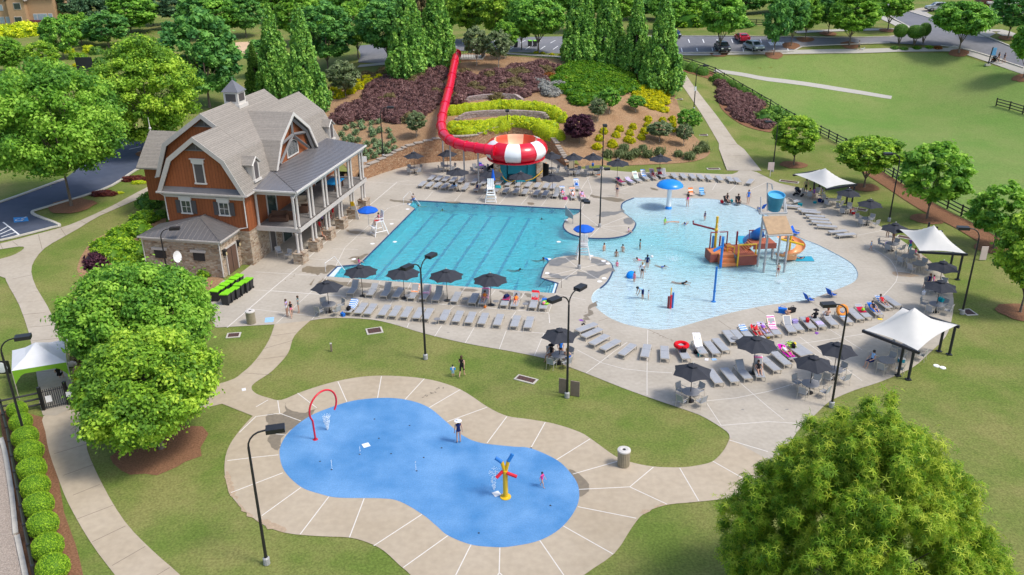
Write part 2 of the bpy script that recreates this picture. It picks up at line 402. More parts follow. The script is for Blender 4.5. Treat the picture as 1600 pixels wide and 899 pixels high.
me=bpy.data.meshes.new('ground');me.from_pydata([(a,b,c-.03)for(a,b),c in zip(q,Z)],[],[tuple(f)for f in quads]);me.materials.append(m_grass)
me.polygons.foreach_set('use_smooth',[True]*len(me.polygons));o_ground=link('ground',me,kind='structure')
# brighter lawn of the open field, its own sheet
fld=pxt([(1064,100),(1100,106),(1150,130),(1200,163),(1240,190),(1290,214),(1370,262),(1440,308),(1520,352),(1620,400),(1750,420),(1750,180),(1620,122),(1530,96),(1480,84),(1400,83),(1300,85),(1200,88),(1100,90)],k=3)
sheet('field',fld,m_grass2,zoff=.0,grid=2.0)
# ---- mulch
fw=[Vector((a,b,0))for a,b in FXY[6:16]]
off=[]
for i,p in enumerate(fw):
 t=(fw[min(i+1,len(fw)-1)]-fw[max(i-1,0)]).normalized();off.append(p+Vector((-t.y,t.x,0))*.22)
hill=off+pxt([(950,261),(1000,258),(1050,256),(1087,252),(1107,243),(1107,232),(1085,213),(1070,190),(1060,165),(1052,143),(1032,112),(960,99),(880,93),(800,88.5),(750,83),(715,86),(640,104),(610,108),(560,122),(520,134),(503,165),(505,205),(520,232)],closed=False,k=3)+[Vector((*L(-3.6,21.6).xy,0))]
sheet('mulch_bed',hill,m_mulch,zoff=.03,grid=1.2)
sheet('mulch_bed',pxt([(1064,99),(1064,110),(1092,119),(1115,127),(1120,138),(1121,152),(1127,170),(1146,187),(1171,200),(1209,208),(1228,205),(1235,190),(1195,163),(1150,135),(1100,108)],k=3),m_mulch2,zoff=.04,grid=1.5)
sheet('mulch_bed',ribbon(pxt([(1362,268),(1400,292),(1437,316),(1470,335),(1512,356),(1560,385)],closed=False),2.4),m_mulch2,zoff=.03,grid=1.5)
sheet('mulch_bed',px([(5,640),(68,652),(71,676),(77,708),(92,751),(100,800),(118,850),(130,899),(150,1000),(60,1000),(40,899),(35,875),(25,835),(20,782),(7,705),(0,650)],k=2),m_mulch2,flat=-.012)
sheet('mulch_bed',pxt([(240,330),(215,352),(150,372),(120,420),(140,450),(135,520),(118,560),(112,600),(135,640),(170,640),(250,520),(350,440),(300,380)],k=3),m_mulch,zoff=-.006,grid=1.5)
sheet('gravel_yard',px([(0,690),(7,705),(20,782),(25,835),(35,875),(40,899),(60,1000),(-200,1000),(-200,690)],smooth=False),m_gravel,flat=-.018)
kb=MB();strip_mb(px([(2,686),(9,712),(19,775),(25,835)],z=-.018,closed=False),.25,.10,kb);strip_mb(px([(27,838),(35,875),(40,899),(52,960)],z=-.018,closed=False),.25,.10,kb)
o=link('kerb',kb.mesh('kerb',m_kerb),kind='structure')
# ---- concrete paths draped on the terrain
sheet('path',pxt([(250,284),(212,302),(175,322),(125,345),(95,356),(50,368),(0,381),(-60,392),(-60,397),(0,390),(30,385.5),(38,388),(25,397),(0,405),(-60,415),(-60,440),(0,432),(10,440),(15,450),(30,477),(45,520),(53,560),(60,605),(67,649),(108,640),(112,605),(107,570),(96,527),(75,480),(57,450),(49,425),(54,407),(70,388),(95,373),(125,356),(155,338),(212,313),(252,294)],k=2),m_path,zoff=.012,grid=1.5)
pc=pxt([(1143,233),(1115,190),(1090,155),(1066,121),(1055,105)],closed=False,k=4)
pc=[G(1163,267)]+pc
sheet('path',ribbon(pc,lambda t:2.6-.8*t+max(0,.12-t)*14),m_path,zoff=.02,grid=1.2)
m_pathw=mk('pale path concrete',(.42,.40,.355),.85,.05,3)
for pl,w in(([(1116,110.5),(1160,117),(1200,124.5),(1287,136),(1350,146),(1393,153)],1.2),([(1055,84.5),(1130,84),(1200,82.5),(1300,80.5),(1400,78.5),(1470,78),(1500,79)],1.5),([(1484,74),(1520,84),(1560,97),(1600,111),(1660,135)],2.2),([(740,79),(770,81.5),(800,84.5),(840,87),(882,90)],1.5),([(1243,51),(1320,47.5),(1410,46)],1.8),([(1372,24),(1395,35),(1416,46)],2.0),([(1431,17),(1447,24),(1466,31)],2.0),([(1530,58),(1552,48),(1570,52),(1600,66)],3.0),([(560,104),(590,101),(612,99)],1.6)):
 sheet('path',ribbon(pxt(pl,closed=False,k=3),w),m_pathw,zoff=.05,grid=2.0)
sheet('driveway',ribbon(pxt([(1432,20),(1450,14),(1490,13)],closed=False),4.0),m_path,zoff=.045,grid=2.0)
sheet('sand_clearing',pxt([(366,68),(384,66),(404,66),(404,85),(385,85),(368,80)],k=3),m_sand,zoff=.04,grid=2.0)
# ---- roads and car parks
lotL=pxt([(-60,392),(0,377),(32,369),(80,356.5),(91,352),(56,338),(51,332),(65,327),(125,309),(175,291),(212,267),(238,257),(250,235),(245,205),(190,206),(160,221),(135,250),(100,281),(75,290),(37,304),(0,317),(-60,338)],k=2)
sheet('car_park',lotL,m_asph,zoff=.02,grid=2.0)
lotB=pxt([(560,72),(640,64),(780,59),(900,57),(1000,57),(1100,57),(1200,58),(1300,59),(1390,58),(1419,50),(1419,42),(1400,32),(1383,20),(1372,2),(1400,-6),(1422,19),(1466,33),(1510,47),(1547,60),(1600,82),(1700,115),(1700,146),(1600,107),(1550,90),(1504,77),(1470,72),(1390,68),(1300,71),(1252,74),(1240,80.5),(1200,82),(1060,83),(960,84),(880,84),(800,82),(720,80),(660,92),(600,99),(560,98)],smooth=False)
sheet('road',lotB,m_road,zoff=.03,grid=2.5)
k2=MB();strip_mb([p+Vector((0,0,.02))for p in pxt([(0,377),(32,369.5),(80,357),(93,352.5),(57,338),(51,332),(65,327),(125,309),(175,291),(212,267),(238,257)],closed=False,k=3)],.3,.13,k2)
strip_mb([p+Vector((0,0,.02))for p in pxt([(-40,330),(0,317),(37,304),(75,290),(100,281)],closed=False,k=3)],.35,.13,k2)
strip_mb([p+Vector((0,0,.02))for p in pxt([(1060,83.2),(1200,82),(1240,80.5),(1252,74),(1300,71),(1390,68)],closed=False,k=2)],.3,.13,k2)
strip_mb([p+Vector((0,0,.02))for p in pxt([(1000,57),(1100,57),(1200,58),(1300,59),(1390,58),(1419,50),(1419,42),(1400,32),(1383,20)],closed=False,k=2)],.3,.13,k2)
strip_mb([p+Vector((0,0,.02))for p in pxt([(1422,19),(1466,33),(1510,47),(1547,60),(1600,82)],closed=False,k=2)],.3,.13,k2)
strip_mb([p+Vector((0,0,.02))for p in pxt([(1470,72),(1504,77),(1550,90),(1600,107)],closed=False,k=2)],.3,.13,k2)
link('kerb',k2.mesh('kerb',m_kerb),kind='structure')
mark=MB()
def mline(a,b,w=.12,mi=0,dz=.045,mb=mark):strip_mb([GT(*a,dz),GT((a[0]+b[0])/2,(a[1]+b[1])/2,dz),GT(*b,dz)],w,.004,mb,mi=mi)
for x in(1066,1090,1114,1138,1162,1186,1210,1232):mline((x,82),(x-1.5,75.5),.16)
for x in(1055,1077.5,1100,1122,1145,1168,1190):mline((x,67.5),(x-2,62),.18)
for x in(700,722,745,768,791,815,838,858,876):mline((x+6,78),(x+14,72.5),.16);mline((x+22,68),(x+30,63.5),.16)
for a,b in(((164,229),(182,224)),((190,229),(207,226)),((202,234),(220,230)),((215,238),(242,233.5))):mline(a,b,.14)
for a,b in(((223,244),(240,241)),((223,244),(225,252)),((225,252),(241,249))):mline(a,b,.14)
for a,b in(((5,348),(32,369)),((0,362),(12,355)),((0,367),(18,359)),((2,371),(24,364)),((12,373.5),(29,367.5))):mline(a,b,.14)
for i in range(6):mline((1202+i*4.2,66.2),(1205.5+i*4.2,71.5),.45)
link('road_marking',mark.mesh('road_marking',m_wline),kind='structure')
bl=sheet('parking_symbol',pxt([(21,340.5),(43,339.5),(45,346),(22,348.5)],smooth=False),m_bluep,zoff=.03)
bl2=sheet('parking_symbol',pxt([(220,239),(236,237),(237,242),(221,243)],smooth=False),m_bluep,zoff=.03)
wm=MB()
for cxp,cyp,s in((32.5,343.8,1.0),(228.5,240.2,.75)):
 c=GT(cxp,cyp,.06);e1=Vector((.35,.94,0));e2=Vector((.94,-.35,0))
 f_=lambda a,b:c+e1*a*s+e2*b*s
 strip_mb([f_(math.cos(t)*.38-.1,math.sin(t)*.38)for t in np.linspace(.9,5.4,12)],.09,.006,wm)
 strip_mb([f_(.55,-.05),f_(.1,-.05),f_(.1,.35),f_(-.35,.5)],.1,.006,wm)
 strip_mb([f_(.62,-.1),f_(.78,-.1)],.16,.006,wm)
link('parking_symbol',wm.mesh('wheelchair_paint',m_wline),kind='structure')
# ---- joints: each saw cut or caulk line is a part of the slab that carries it
def joint(par,pts,w=.07,mat=None,z=.0,name='joint',terrain=False,h=.005):
 q=[GT(*p,.012+z)for p in pts]if terrain else[G(*p,z)for p in pts]
 if terrain or len(q)==2:
  n=4;q=[q[i].lerp(q[i+1],k/n)for i in range(len(q)-1)for k in range(n)]+[q[-1]]if terrain else q
 part(name,strip_mb(q,w,h),mat or m_joint,par)
DJ=[[(355,512),(422,454.5)],[(422,454.5),(524,462),(690,475.5),(857.5,489),(859,505)],[(422,454.5),(475,410),(500,386),(602.5,300),(620,285)],[(525,415),(539,387),(568,360),(607,325),(624,320.5),(636,318)],[(710,315),(724,298)],[(744,317),(760,299)],[(780,318.5),(797,300)],[(814,320),(831,300)],[(846,322),(860,303)],[(881,325),(893,303)],[(676,290),(700,264)],[(905,300),(922,275)],[(664,313.5),(676,300)],[(498,447),(510,432)],[(543,445),(549,437)],[(590,447),(594,439)],[(637,452),(642,442)],[(679,455),(682,446)],[(720,458),(728,449)],[(767,462),(774,453)],[(812,470),(820,457)],[(858,487),(868,459)],[(432,505),(491,452)],[(487,500),(497,487),(507,472)],[(562,474),(566,469)],[(605,483),(614,470)],[(639,505),(636,512)],[(690,509),(679,526)],[(741,512),(727,536)],[(702,485),(710,478)],[(749,489),(756,483)],[(791,517),(780,546)],[(799,497),(806,487)],[(850,521),(835,556)],[(884,530),(850,521),(800,517)],[(902,547),(940,567),(975,576.5),(1011,580.5),(1050,583)],[(980,535),(960,549),(916,583)],[(1012,516),(1011,580),(1011,618)],[(868,459),(915,469)],[(1050,628.5),(1100,627),(1150,622),(1200,612),(1240,600),(1262,593)],[(1099,622),(1127,665)],[(1127,665),(1200,659),(1250,662)],[(1155,597),(1200,636),(1225,656)],[(1292,512),(1347,547)],[(1322,577),(1347,595)],[(1250,527),(1300,565)],[(1252,537),(1300,530),(1350,522)],[(1317,372),(1350,366),(1385,359)],[(1375,395),(1390,405),(1399,418),(1403,430),(1400,440),(1392,450),(1380,462)],[(1350,382),(1375,395)],[(1391,408),(1420,409)],[(1403,424),(1440,429)],[(1400,441),(1475,449)],[(1120,285),(1113,297)],[(1152,287),(1139,300)],[(1200,284),(1170,298)],[(980,303),(960,300),(1010,283)],[(920,262),(917,275),(925,300),(908,327)],[(1282,345),(1330,352)],[(905,420),(880,400)],[(905,420),(952,409)],[(905,420),(945,442)],[(905,420),(873,442)],[(905,420),(846,434)],[(937,355),(908,333)],[(937,355),(980,338)],[(937,355),(990,352)],[(937,355),(922,371)],[(937,355),(976,365)],[(437,400),(525,408)],[(400,425),(500,431)],[(366,451),(422,455)],[(385,482),(455,490)],[(455,490),(500,495)],[(520,389),(559,390)],[(545,371),(590,372)],[(570,341),(625,344)],[(590,325),(610,326)],[(540,282),(612,287),(700,292)],[(640,282),(620,285)]]
for j in DJ:joint(o_deck,j,.065 if j in DJ[:3]else.035)
for a,b in(((1013,515),(1045,530)),((1180,481),(1206,497)),((1262,470),(1290,485)),((950,497),(935,502)),((1122,500),(1142,514))):joint(o_deck,[a,b],.03,m_jdark,h=.003)
WJ=[[(400,636),(419,625)],[(434,626),(437,646)],[(437,646),(400,651)],[(437,646),(470,658)],[(465,614.5),(495,637.5)],[(528,596.5),(542,628)],[(596,588),(590,622)],[(663,592),(632,625.5)],[(719,609),(670,637.5)],[(761,636.5),(699,659)],[(792,651),(761,692.5)],[(852,660),(829,701)],[(922,686),(869,719)],[(965,721),(895,741)],[(1021,730),(984,761),(904,765)],[(984,761),(1042,788)],[(1062,731.5),(1092,783)],[(1114,721),(1160,747)],[(1140,688),(1200,706)],[(903,792),(994,810)],[(880,822),(958,866)],[(843,844),(881,899),(895,918)],[(781,856),(780,895),(760,930)],[(736,851),(712,899)],[(700,837),(630,887)],[(659,804),(584,853)],[(569,779),(546,840)],[(514,776),(469,835)],[(470,762),(409,806)],[(442,739),(400,755),(361,770)],[(435,711),(400,714.5),(355,720)],[(420,677),(447,680)],[(400,651),(374,676)],[(780,895),(800,912)]]
for j in WJ:joint(o_walk,j,.05)
for a,b in(((84,709.5),(135,694)),((99,743),(146,726)),((114,774),(156,757)),((121,811),(176,790)),((144,847),(196,822)),((175,884),(227,854)),((245,899),(265,887)),((108,681),(140,681)),((110,672),(131,655)),((380,583),(425,586)),((402,562),(450,556)),((412,545),(458,532)),((424,525),(462,520))):joint(o_walk,[a,b],.035,m_jdark,h=.003)
o_p=[o for o in COL.objects if o.name=='path'][0]
for a,b in(((18,458),(60,456)),((27,473),(71,470)),((35,492),(80,488)),((42,512),(90,508)),((48,533),(97,529)),((53,556),(103,552)),((57,582),(108,577)),((20,436),(50,430)),((95,357),(103,369)),((125,345),(135,350)),((155,331),(165,333)),((180,318),(190,324)),((60,367),(66,390)),((20,378),(28,384)),((0,381),(4,389))):joint(o_p,[a,b],.04,m_jdark,terrain=True,h=.006)
o_p2=[o for o in COL.objects if o.name=='path.001'][0]
for i in range(14):
 f=.04+i/14.5;k=f*(len(pc)-1);a=pc[int(k)].lerp(pc[min(int(k)+1,len(pc)-1)],k%1);t=(pc[min(int(k)+1,len(pc)-1)]-pc[int(k)]);t.z=0;t.normalize();s=Vector((-t.y,t.x,0))*(1.3-.45*f)
 z=T(a.x,a.y)+.024
 part('joint',strip_mb([Vector((a.x+s.x,a.y+s.y,z)),Vector((a.x-s.x,a.y-s.y,z))],.05,.004),m_jdark,o_p2)
 # ---- puddles and wet patches
def wet(pts,mat=None,k=4,jag=.12,z=.0035,nm='wet_patch'):
 q=px(pts,k=k);r_=random.Random(len(pts)+int(pts[0][0]))
 q=[p+Vector((r_.uniform(-jag,jag),r_.uniform(-jag,jag),0))for p in q]
 return sheet(nm,q,mat or m_wet,flat=z)
wet([(444,630),(450,640),(470,645),(494,640),(478,655),(455,672),(438,690),(440,702),(428,700),(420,688),(421,672),(416,660),(420,648),(440,647),(447,642)])
wet([(889,734),(905,741),(917,752),(921,762),(916,772),(905,776),(903,760)],jag=.03)
wet([(472,424),(480,416),(505,418),(515,414),(524,417),(510,428),(500,427),(488,443),(483,445),(495,430),(480,426)])
wet([(505,436),(530,440),(570,442),(600,447),(640,449),(640,453),(585,450),(560,449),(528,447),(500,446)])
wet([(543,404),(560,400),(575,396),(573,399),(562,407),(556,412),(549,409),(556,405)]);wet([(538,358),(548,361),(569,363),(566,366),(548,364)])
wet([(609,311),(620,313),(636,314),(646,315),(637,318),(622,316),(612,315)]);wet([(780,455),(800,457),(815,458),(812,463),(790,461)]);wet([(820,459),(840,461),(850,463),(846,468),(826,465)]);wet([(720,450),(745,453),(740,456),(722,455)])
wet([(922,304),(940,308),(960,309),(975,312),(965,316),(945,312),(925,308)]);wet([(1016,293),(1028,296),(1027,298),(1018,296)],jag=.05)
wet([(720,604),(716,610),(730,606),(740,602),(732,600)],jag=.05,mat=m_conc2)if False else None
wet([(934,470),(920,478),(916,492),(912,500),(908,508),(913,503),(921,492),(926,480)],jag=.3)
wet([(943,331),(965,330),(971,326),(973,331),(955,337),(941,339),(932,337)],m_wet2,jag=.2);wet([(975,343),(985,340),(990,346),(986,351),(976,349)],m_wet2,jag=.1)
wet([(850,424),(880,430),(910,424),(925,425),(952,420),(953,428),(935,435),(905,432),(885,437),(862,434)],m_wet2,jag=.35);wet([(856,411),(870,405),(890,403),(900,406),(878,412),(862,416)],m_wet2,jag=.3);wet([(920,404),(935,405),(948,410),(940,416),(925,411)],m_wet2,jag=.2)
wet([(695,316),(705,315),(720,316),(712,318)],jag=.1);wet([(824,317),(834,317),(834,320),(826,320)],jag=.05);wet([(955,283),(962,281),(962,284)],jag=.03)
m_clay=mk('clay stain',(.40,.30,.205),.9,.15,6)
for w_ in([(352,742),(358,738),(362,752),(366,765),(372,782),(384,796),(398,808),(396,811),(380,798),(366,780),(355,760)],[(404,812),(415,812),(432,820),(448,826),(444,831),(425,828),(410,819)],[(1000,803),(1008,797),(1022,794),(1030,789),(1042,788),(1028,792),(1010,801)],[(1478,436),(1486,452),(1489,462),(1484,452)],[(1440,398),(1452,407),(1464,420),(1456,414)],[(1395,425),(1420,427),(1436,431),(1420,433),(1400,431)]):wet(w_,m_clay,jag=.1,z=.003,nm='soil_stain')
for x,y in((640,485),(700,520),(1085,600),(950,560),(1200,600),(1330,580),(1230,640),(560,480),(1160,640),(880,525)):q=G(x,y);sheet('stain',[q+Vector((math.cos(a)*rnd.uniform(.05,.16),math.sin(a)*rnd.uniform(.04,.10),0))for a in np.linspace(0,2*PI,9,endpoint=False)],m_wet2,flat=.003)
g_f=random.Random(5)
for(x0,y0),(x1,y1),n in(((660,622),(696,603),9),((920,480),(912,505),8),((470,426),(445,440),6),((1018,520),(1060,535),6)):
 for k in range(n):q=G(x0+(x1-x0)*k/n,y0+(y1-y0)*k/n)+Vector((g_f.uniform(-.15,.15),g_f.uniform(-.15,.15),0));a0=g_f.uniform(0,3);sheet('wet_footprint',[q+Vector((math.cos(a)*.05*math.cos(a0)-math.sin(a)*.12*math.sin(a0),math.cos(a)*.05*math.sin(a0)+math.sin(a)*.12*math.cos(a0),0))for a in np.linspace(0,2*PI,8,endpoint=False)],m_wet,flat=.004)
 # dark disc tiles (drain lids, depth markers) along the pool edge
dm=[(553,405),(582,381),(617,378),(612,350),(637,327),(873,378),(858,405),(855,427),(924,400),(943,408),(950,412),(944,435),(937,440),(884,344),(985,353),(962,368),(945,368),(612,355),(876,407)]
for p in dm[:14]:
 q=[G(*p,.004)+Vector((math.cos(a)*.22,math.sin(a)*.22,0))for a in np.linspace(0,2*PI,12,endpoint=False)]
 part('depth_marker',MB().prism(q,(0,0,.004)),m_white,o_deck)
 # ---- pool shell
PXY=pa
beach=np.array([[p.x,p.y]for p in POOL[i_b0:i_b1+1]])
def dpoly(q,pl):
 best=np.full(len(q),1e9)
 for a,b in zip(pl[:-1],pl[1:]):
  ab=b-a;t=np.clip(((q-a)@ab)/(ab@ab),0,1);best=np.minimum(best,np.linalg.norm(q-(a+t[:,None]*ab),axis=1))
 return best
def depth(q):
 d=dpoly(q,beach);dep=.06+.010*np.minimum(d,6)+.030*np.maximum(d-6,0)
 # distance west of the line between the two peninsulas
 a=np.array(G(890,352).xy);b=np.array(G(870,410).xy);n=np.array([-(b-a)[1],(b-a)[0]]);n=n/np.linalg.norm(n)
 if(np.array(G(700,380).xy)-a)@n<0:n=-n
 s=(q-a)@n;t=np.clip((s+2.5)/6,0,1);t=t*t*(3-2*t)
 return dep*(1-t)+1.25*t
floor=sheet('pool_floor',POOL,m_pool,grid=1.0,zfn=lambda q:-depth(q))
wv=MB();n=len(POOL)
for i in range(n):
 a,b=POOL[i],POOL[(i+1)%n]
 da,db=depth(np.array([[a.x,a.y],[b.x,b.y]]))
 isb=i_b0<=i<i_b1;t=.004
 wv.quad(a,b,b-Vector((0,0,.16)),a-Vector((0,0,.16)),0 if isb else 1)
 wv.quad(a-Vector((0,0,.16)),b-Vector((0,0,.16)),b-Vector((0,0,max(db,.17)+.01)),a-Vector((0,0,max(da,.17)+.01)),0)
part('pool_wall',wv,[m_pool,m_tile],floor)
# dark coping line just below the lip on the sides that show it
cop=MB();
for i in list(range(0,i_b0))+list(range(i_b1,n)):
 a,b=POOL[i],POOL[(i+1)%n];t=(b-a).normalized();s=Vector((-t.y,t.x,0))
 if not inside(np.array([[((a+b)/2+s*.1).x,((a+b)/2+s*.1).y]]),pa)[0]:s=-s
 if 424<0:pass
 cop.add([a+Vector((0,0,.006)),b+Vector((0,0,.006)),b+s*.13-Vector((0,0,.045)),a+s*.13-Vector((0,0,.045))],[(0,1,2,3)])
part('tile_band',cop,m_tile,floor)
ZD=-1.25
tops=[(679,334),(709,335),(738.5,336),(767.5,338),(797.5,339.5),(827.5,341.5),(858.5,343)]
wob=random.Random(3)
for i,tp in enumerate(tops):
 a=G(tp[0],tp[1],ZD);a.z=0;U0=(a-UP0.xy.to_3d()).dot(BX);V0=(a-UP0.xy.to_3d()).dot(AX)
 lm=MB();pts=[L(U0+wob.uniform(-.035,.035),V0-s,ZD+.012)for s in np.linspace(0,21,50)]
 strip_mb(pts,.30,.006,lm);strip_mb([L(U0-.55,V0,ZD+.013),L(U0+.55,V0,ZD+.013)],.26,.006,lm);strip_mb([L(U0-.55,V0-21,ZD+.013),L(U0+.55,V0-21,ZD+.013)],.26,.006,lm)
 part('lane_line',lm,m_lane,floor)
 part('lane_target',MB().box(L(U0+.2,20.05,-.40),(.2,.04,.4),rz=heading(AX)).box(L(U0+.2,20.04,-.38),(.55,.05,.16),rz=heading(AX)),m_lane,floor)
 # corner steps
def steps(cs,n,d0=.22):
 sm=MB()
 a,b,c,d=[G(*p)for p in cs]
 for i in range(n):
  f0,f1=i/n,(i+1)/n;z1=-.05-d0*i;z0=z1-d0*1.2
  pts=[a.lerp(d,f0),b.lerp(c,f0),b.lerp(c,f1),a.lerp(d,f1)]
  sm.prism([Vector((p.x,p.y,-1.3))for p in pts],(0,0,z1+1.3))
  q0,q1=a.lerp(d,f1),b.lerp(c,f1);q0.z=q1.z=z1+.004;strip_mb([q0,q1],.07,.004,sm,mi=1)
 part('steps',sm,[m_pool,m_lane],floor)
steps([(510.5,431.5),(526.5,416.4),(560,414),(556,436)],4);steps([(868,458),(872.5,443),(846,436),(838,456)],5);steps([(636,319),(642.5,313),(653,313.7),(648,325)],3)
# ---- water: tinted by how deep it is
wm_=bpy.data.materials.new('pool water');wm_.use_nodes=True;nt=wm_.node_tree;N=nt.nodes;Lk=nt.links
for nd in list(N):N.remove(nd)
out=N.new('ShaderNodeOutputMaterial');at=N.new('ShaderNodeAttribute');at.attribute_name='depth'
def powc(base):
 p=N.new('ShaderNodeMath');p.operation='POWER';p.inputs[0].default_value=base;Lk.new(at.outputs['Fac'],p.inputs[1]);return p.outputs[0]
cc=N.new('ShaderNodeCombineColor');Lk.new(powc(.27),cc.inputs[0]);Lk.new(powc(.925),cc.inputs[1]);Lk.new(powc(.965),cc.inputs[2])
tr=N.new('ShaderNodeBsdfTransparent');Lk.new(cc.outputs[0],tr.inputs[0])
gp=N.new('ShaderNodeNewGeometry');mp=N.new('ShaderNodeMapping');mp.inputs['Scale'].default_value=(.8,2.2,1);mp.inputs['Rotation'].default_value=(0,0,.15);Lk.new(gp.outputs['Position'],mp.inputs[0])
n1=N.new('ShaderNodeTexNoise');n1.inputs['Scale'].default_value=1.6;n1.inputs['Detail'].default_value=3;n1.inputs['Distortion'].default_value=1.2;Lk.new(mp.outputs[0],n1.inputs['Vector'])
bp=N.new('ShaderNodeBump');bp.inputs['Strength'].default_value=1;bp.inputs['Distance'].default_value=.16;Lk.new(n1.outputs[0],bp.inputs['Height']);dmr=N.new('ShaderNodeMapRange');dmr.inputs[1].default_value=.0;dmr.inputs[2].default_value=1.0;dmr.inputs[3].default_value=.10;dmr.inputs[4].default_value=.17;Lk.new(at.outputs['Fac'],dmr.inputs[0]);Lk.new(dmr.outputs[0],bp.inputs['Distance'])
gl=N.new('ShaderNodeBsdfGlossy');gl.inputs['Roughness'].default_value=.08;Lk.new(bp.outputs[0],gl.inputs['Normal'])
df=N.new('ShaderNodeBsdfDiffuse');df.inputs[0].default_value=(.30,.70,.84,1);bp2=N.new('ShaderNodeBump');bp2.inputs['Strength'].default_value=1;dm2=N.new('ShaderNodeMapRange');dm2.inputs[1].default_value=.0;dm2.inputs[2].default_value=1.0;dm2.inputs[3].default_value=.5;dm2.inputs[4].default_value=.55;Lk.new(at.outputs['Fac'],dm2.inputs[0]);Lk.new(dm2.outputs[0],bp2.inputs['Distance']);Lk.new(n1.outputs[0],bp2.inputs['Height']);Lk.new(bp2.outputs[0],df.inputs['Normal'])
fr=N.new('ShaderNodeFresnel');fr.inputs[0].default_value=1.33;Lk.new(bp.outputs[0],fr.inputs['Normal'])
m1=N.new('ShaderNodeMixShader');dm3=N.new('ShaderNodeMapRange');dm3.inputs[1].default_value=.0;dm3.inputs[2].default_value=1.0;dm3.inputs[3].default_value=.12;dm3.inputs[4].default_value=.24;Lk.new(at.outputs['Fac'],dm3.inputs[0]);Lk.new(dm3.outputs[0],m1.inputs[0]);Lk.new(tr.outputs[0],m1.inputs[1]);Lk.new(df.outputs[0],m1.inputs[2])
m2=N.new('ShaderNodeMixShader');Lk.new(fr.outputs[0],m2.inputs[0]);Lk.new(m1.outputs[0],m2.inputs[1]);Lk.new(gl.outputs[0],m2.inputs[2]);Lk.new(m2.outputs[0],out.inputs[0])
wat=sheet('pool_water',POOL,wm_,grid=1.0,flat=-.055)
wme=wat.data;dq=np.array([[v.co.x,v.co.y]for v in wme.vertices]);da=wme.attributes.new('depth','FLOAT','POINT');da.data.foreach_set('value',np.maximum(depth(dq)-.055,0.0).astype(np.float32))
# ================================================================== CLUBHOUSE
def brickmat(name,cols,bw,bh,mortar,msz=.02,rough=.9,axis=False):
 """coursed stone: brick pattern wrapped on x+y / z with per-stone colour and relief"""
 if name in MATS:return MATS[name]
 m=bpy.data.materials.new(name);m.use_nodes=True;nt=m.node_tree;N=nt.nodes;Lk=nt.links;b=N['Principled BSDF']
 b.inputs['Roughness'].default_value=rough;b.inputs['Specular IOR Level'].default_value=.15
 tc=N.new('ShaderNodeTexCoord');sp=N.new('ShaderNodeSeparateXYZ');Lk.new(tc.outputs['Object'],sp.inputs[0])
 ad=N.new('ShaderNodeMath');Lk.new(sp.outputs[0],ad.inputs[0]);Lk.new(sp.outputs[1],ad.inputs[1])
 cb=N.new('ShaderNodeCombineXYZ');Lk.new(ad.outputs[0],cb.inputs[0]);Lk.new(sp.outputs[2],cb.inputs[1])
 vo=N.new('ShaderNodeTexVoronoi');vo.voronoi_dimensions='2D';vo.inputs['Scale'].default_value=1;
 mp=N.new('ShaderNodeMapping');mp.inputs['Scale'].default_value=(1/bw,1/bh,1);Lk.new(cb.outputs[0],mp.inputs[0]);Lk.new(mp.outputs[0],vo.inputs['Vector'])
 sc=N.new('ShaderNodeSeparateColor');Lk.new(vo.outputs['Color'],sc.inputs[0])
 cr=N.new('ShaderNodeValToRGB');cr.color_ramp.interpolation='LINEAR';e=cr.color_ramp.elements
 e[0].color=(*cols[0],1);e[1].color=(*cols[-1],1);
 for i,c in enumerate(cols[1:-1]):k=e.new((i+1)/(len(cols)-1));k.color=(*c,1)
 Lk.new(sc.outputs[0],cr.inputs[0])
 v2=N.new('ShaderNodeTexVoronoi');v2.voronoi_dimensions='2D';v2.feature='DISTANCE_TO_EDGE';v2.inputs['Scale'].default_value=1;Lk.new(mp.outputs[0],v2.inputs['Vector'])
 mr=N.new('ShaderNodeMapRange');mr.inputs[1].default_value=.02;mr.inputs[2].default_value=.12;Lk.new(v2.outputs['Distance'],mr.inputs[0])
 mx=N.new('ShaderNodeMix');mx.data_type='RGBA';Lk.new(mr.outputs[0],mx.inputs[0]);mx.inputs[6].default_value=(*mortar,1);Lk.new(cr.outputs[0],mx.inputs[7]);Lk.new(mx.outputs[2],b.inputs['Base Color'])
 bp=N.new('ShaderNodeBump');bp.inputs['Strength'].default_value=.8;bp.inputs['Distance'].default_value=.04;Lk.new(mr.outputs[0],bp.inputs['Height']);Lk.new(bp.outputs[0],b.inputs['Normal'])
 MATS[name]=m;return m
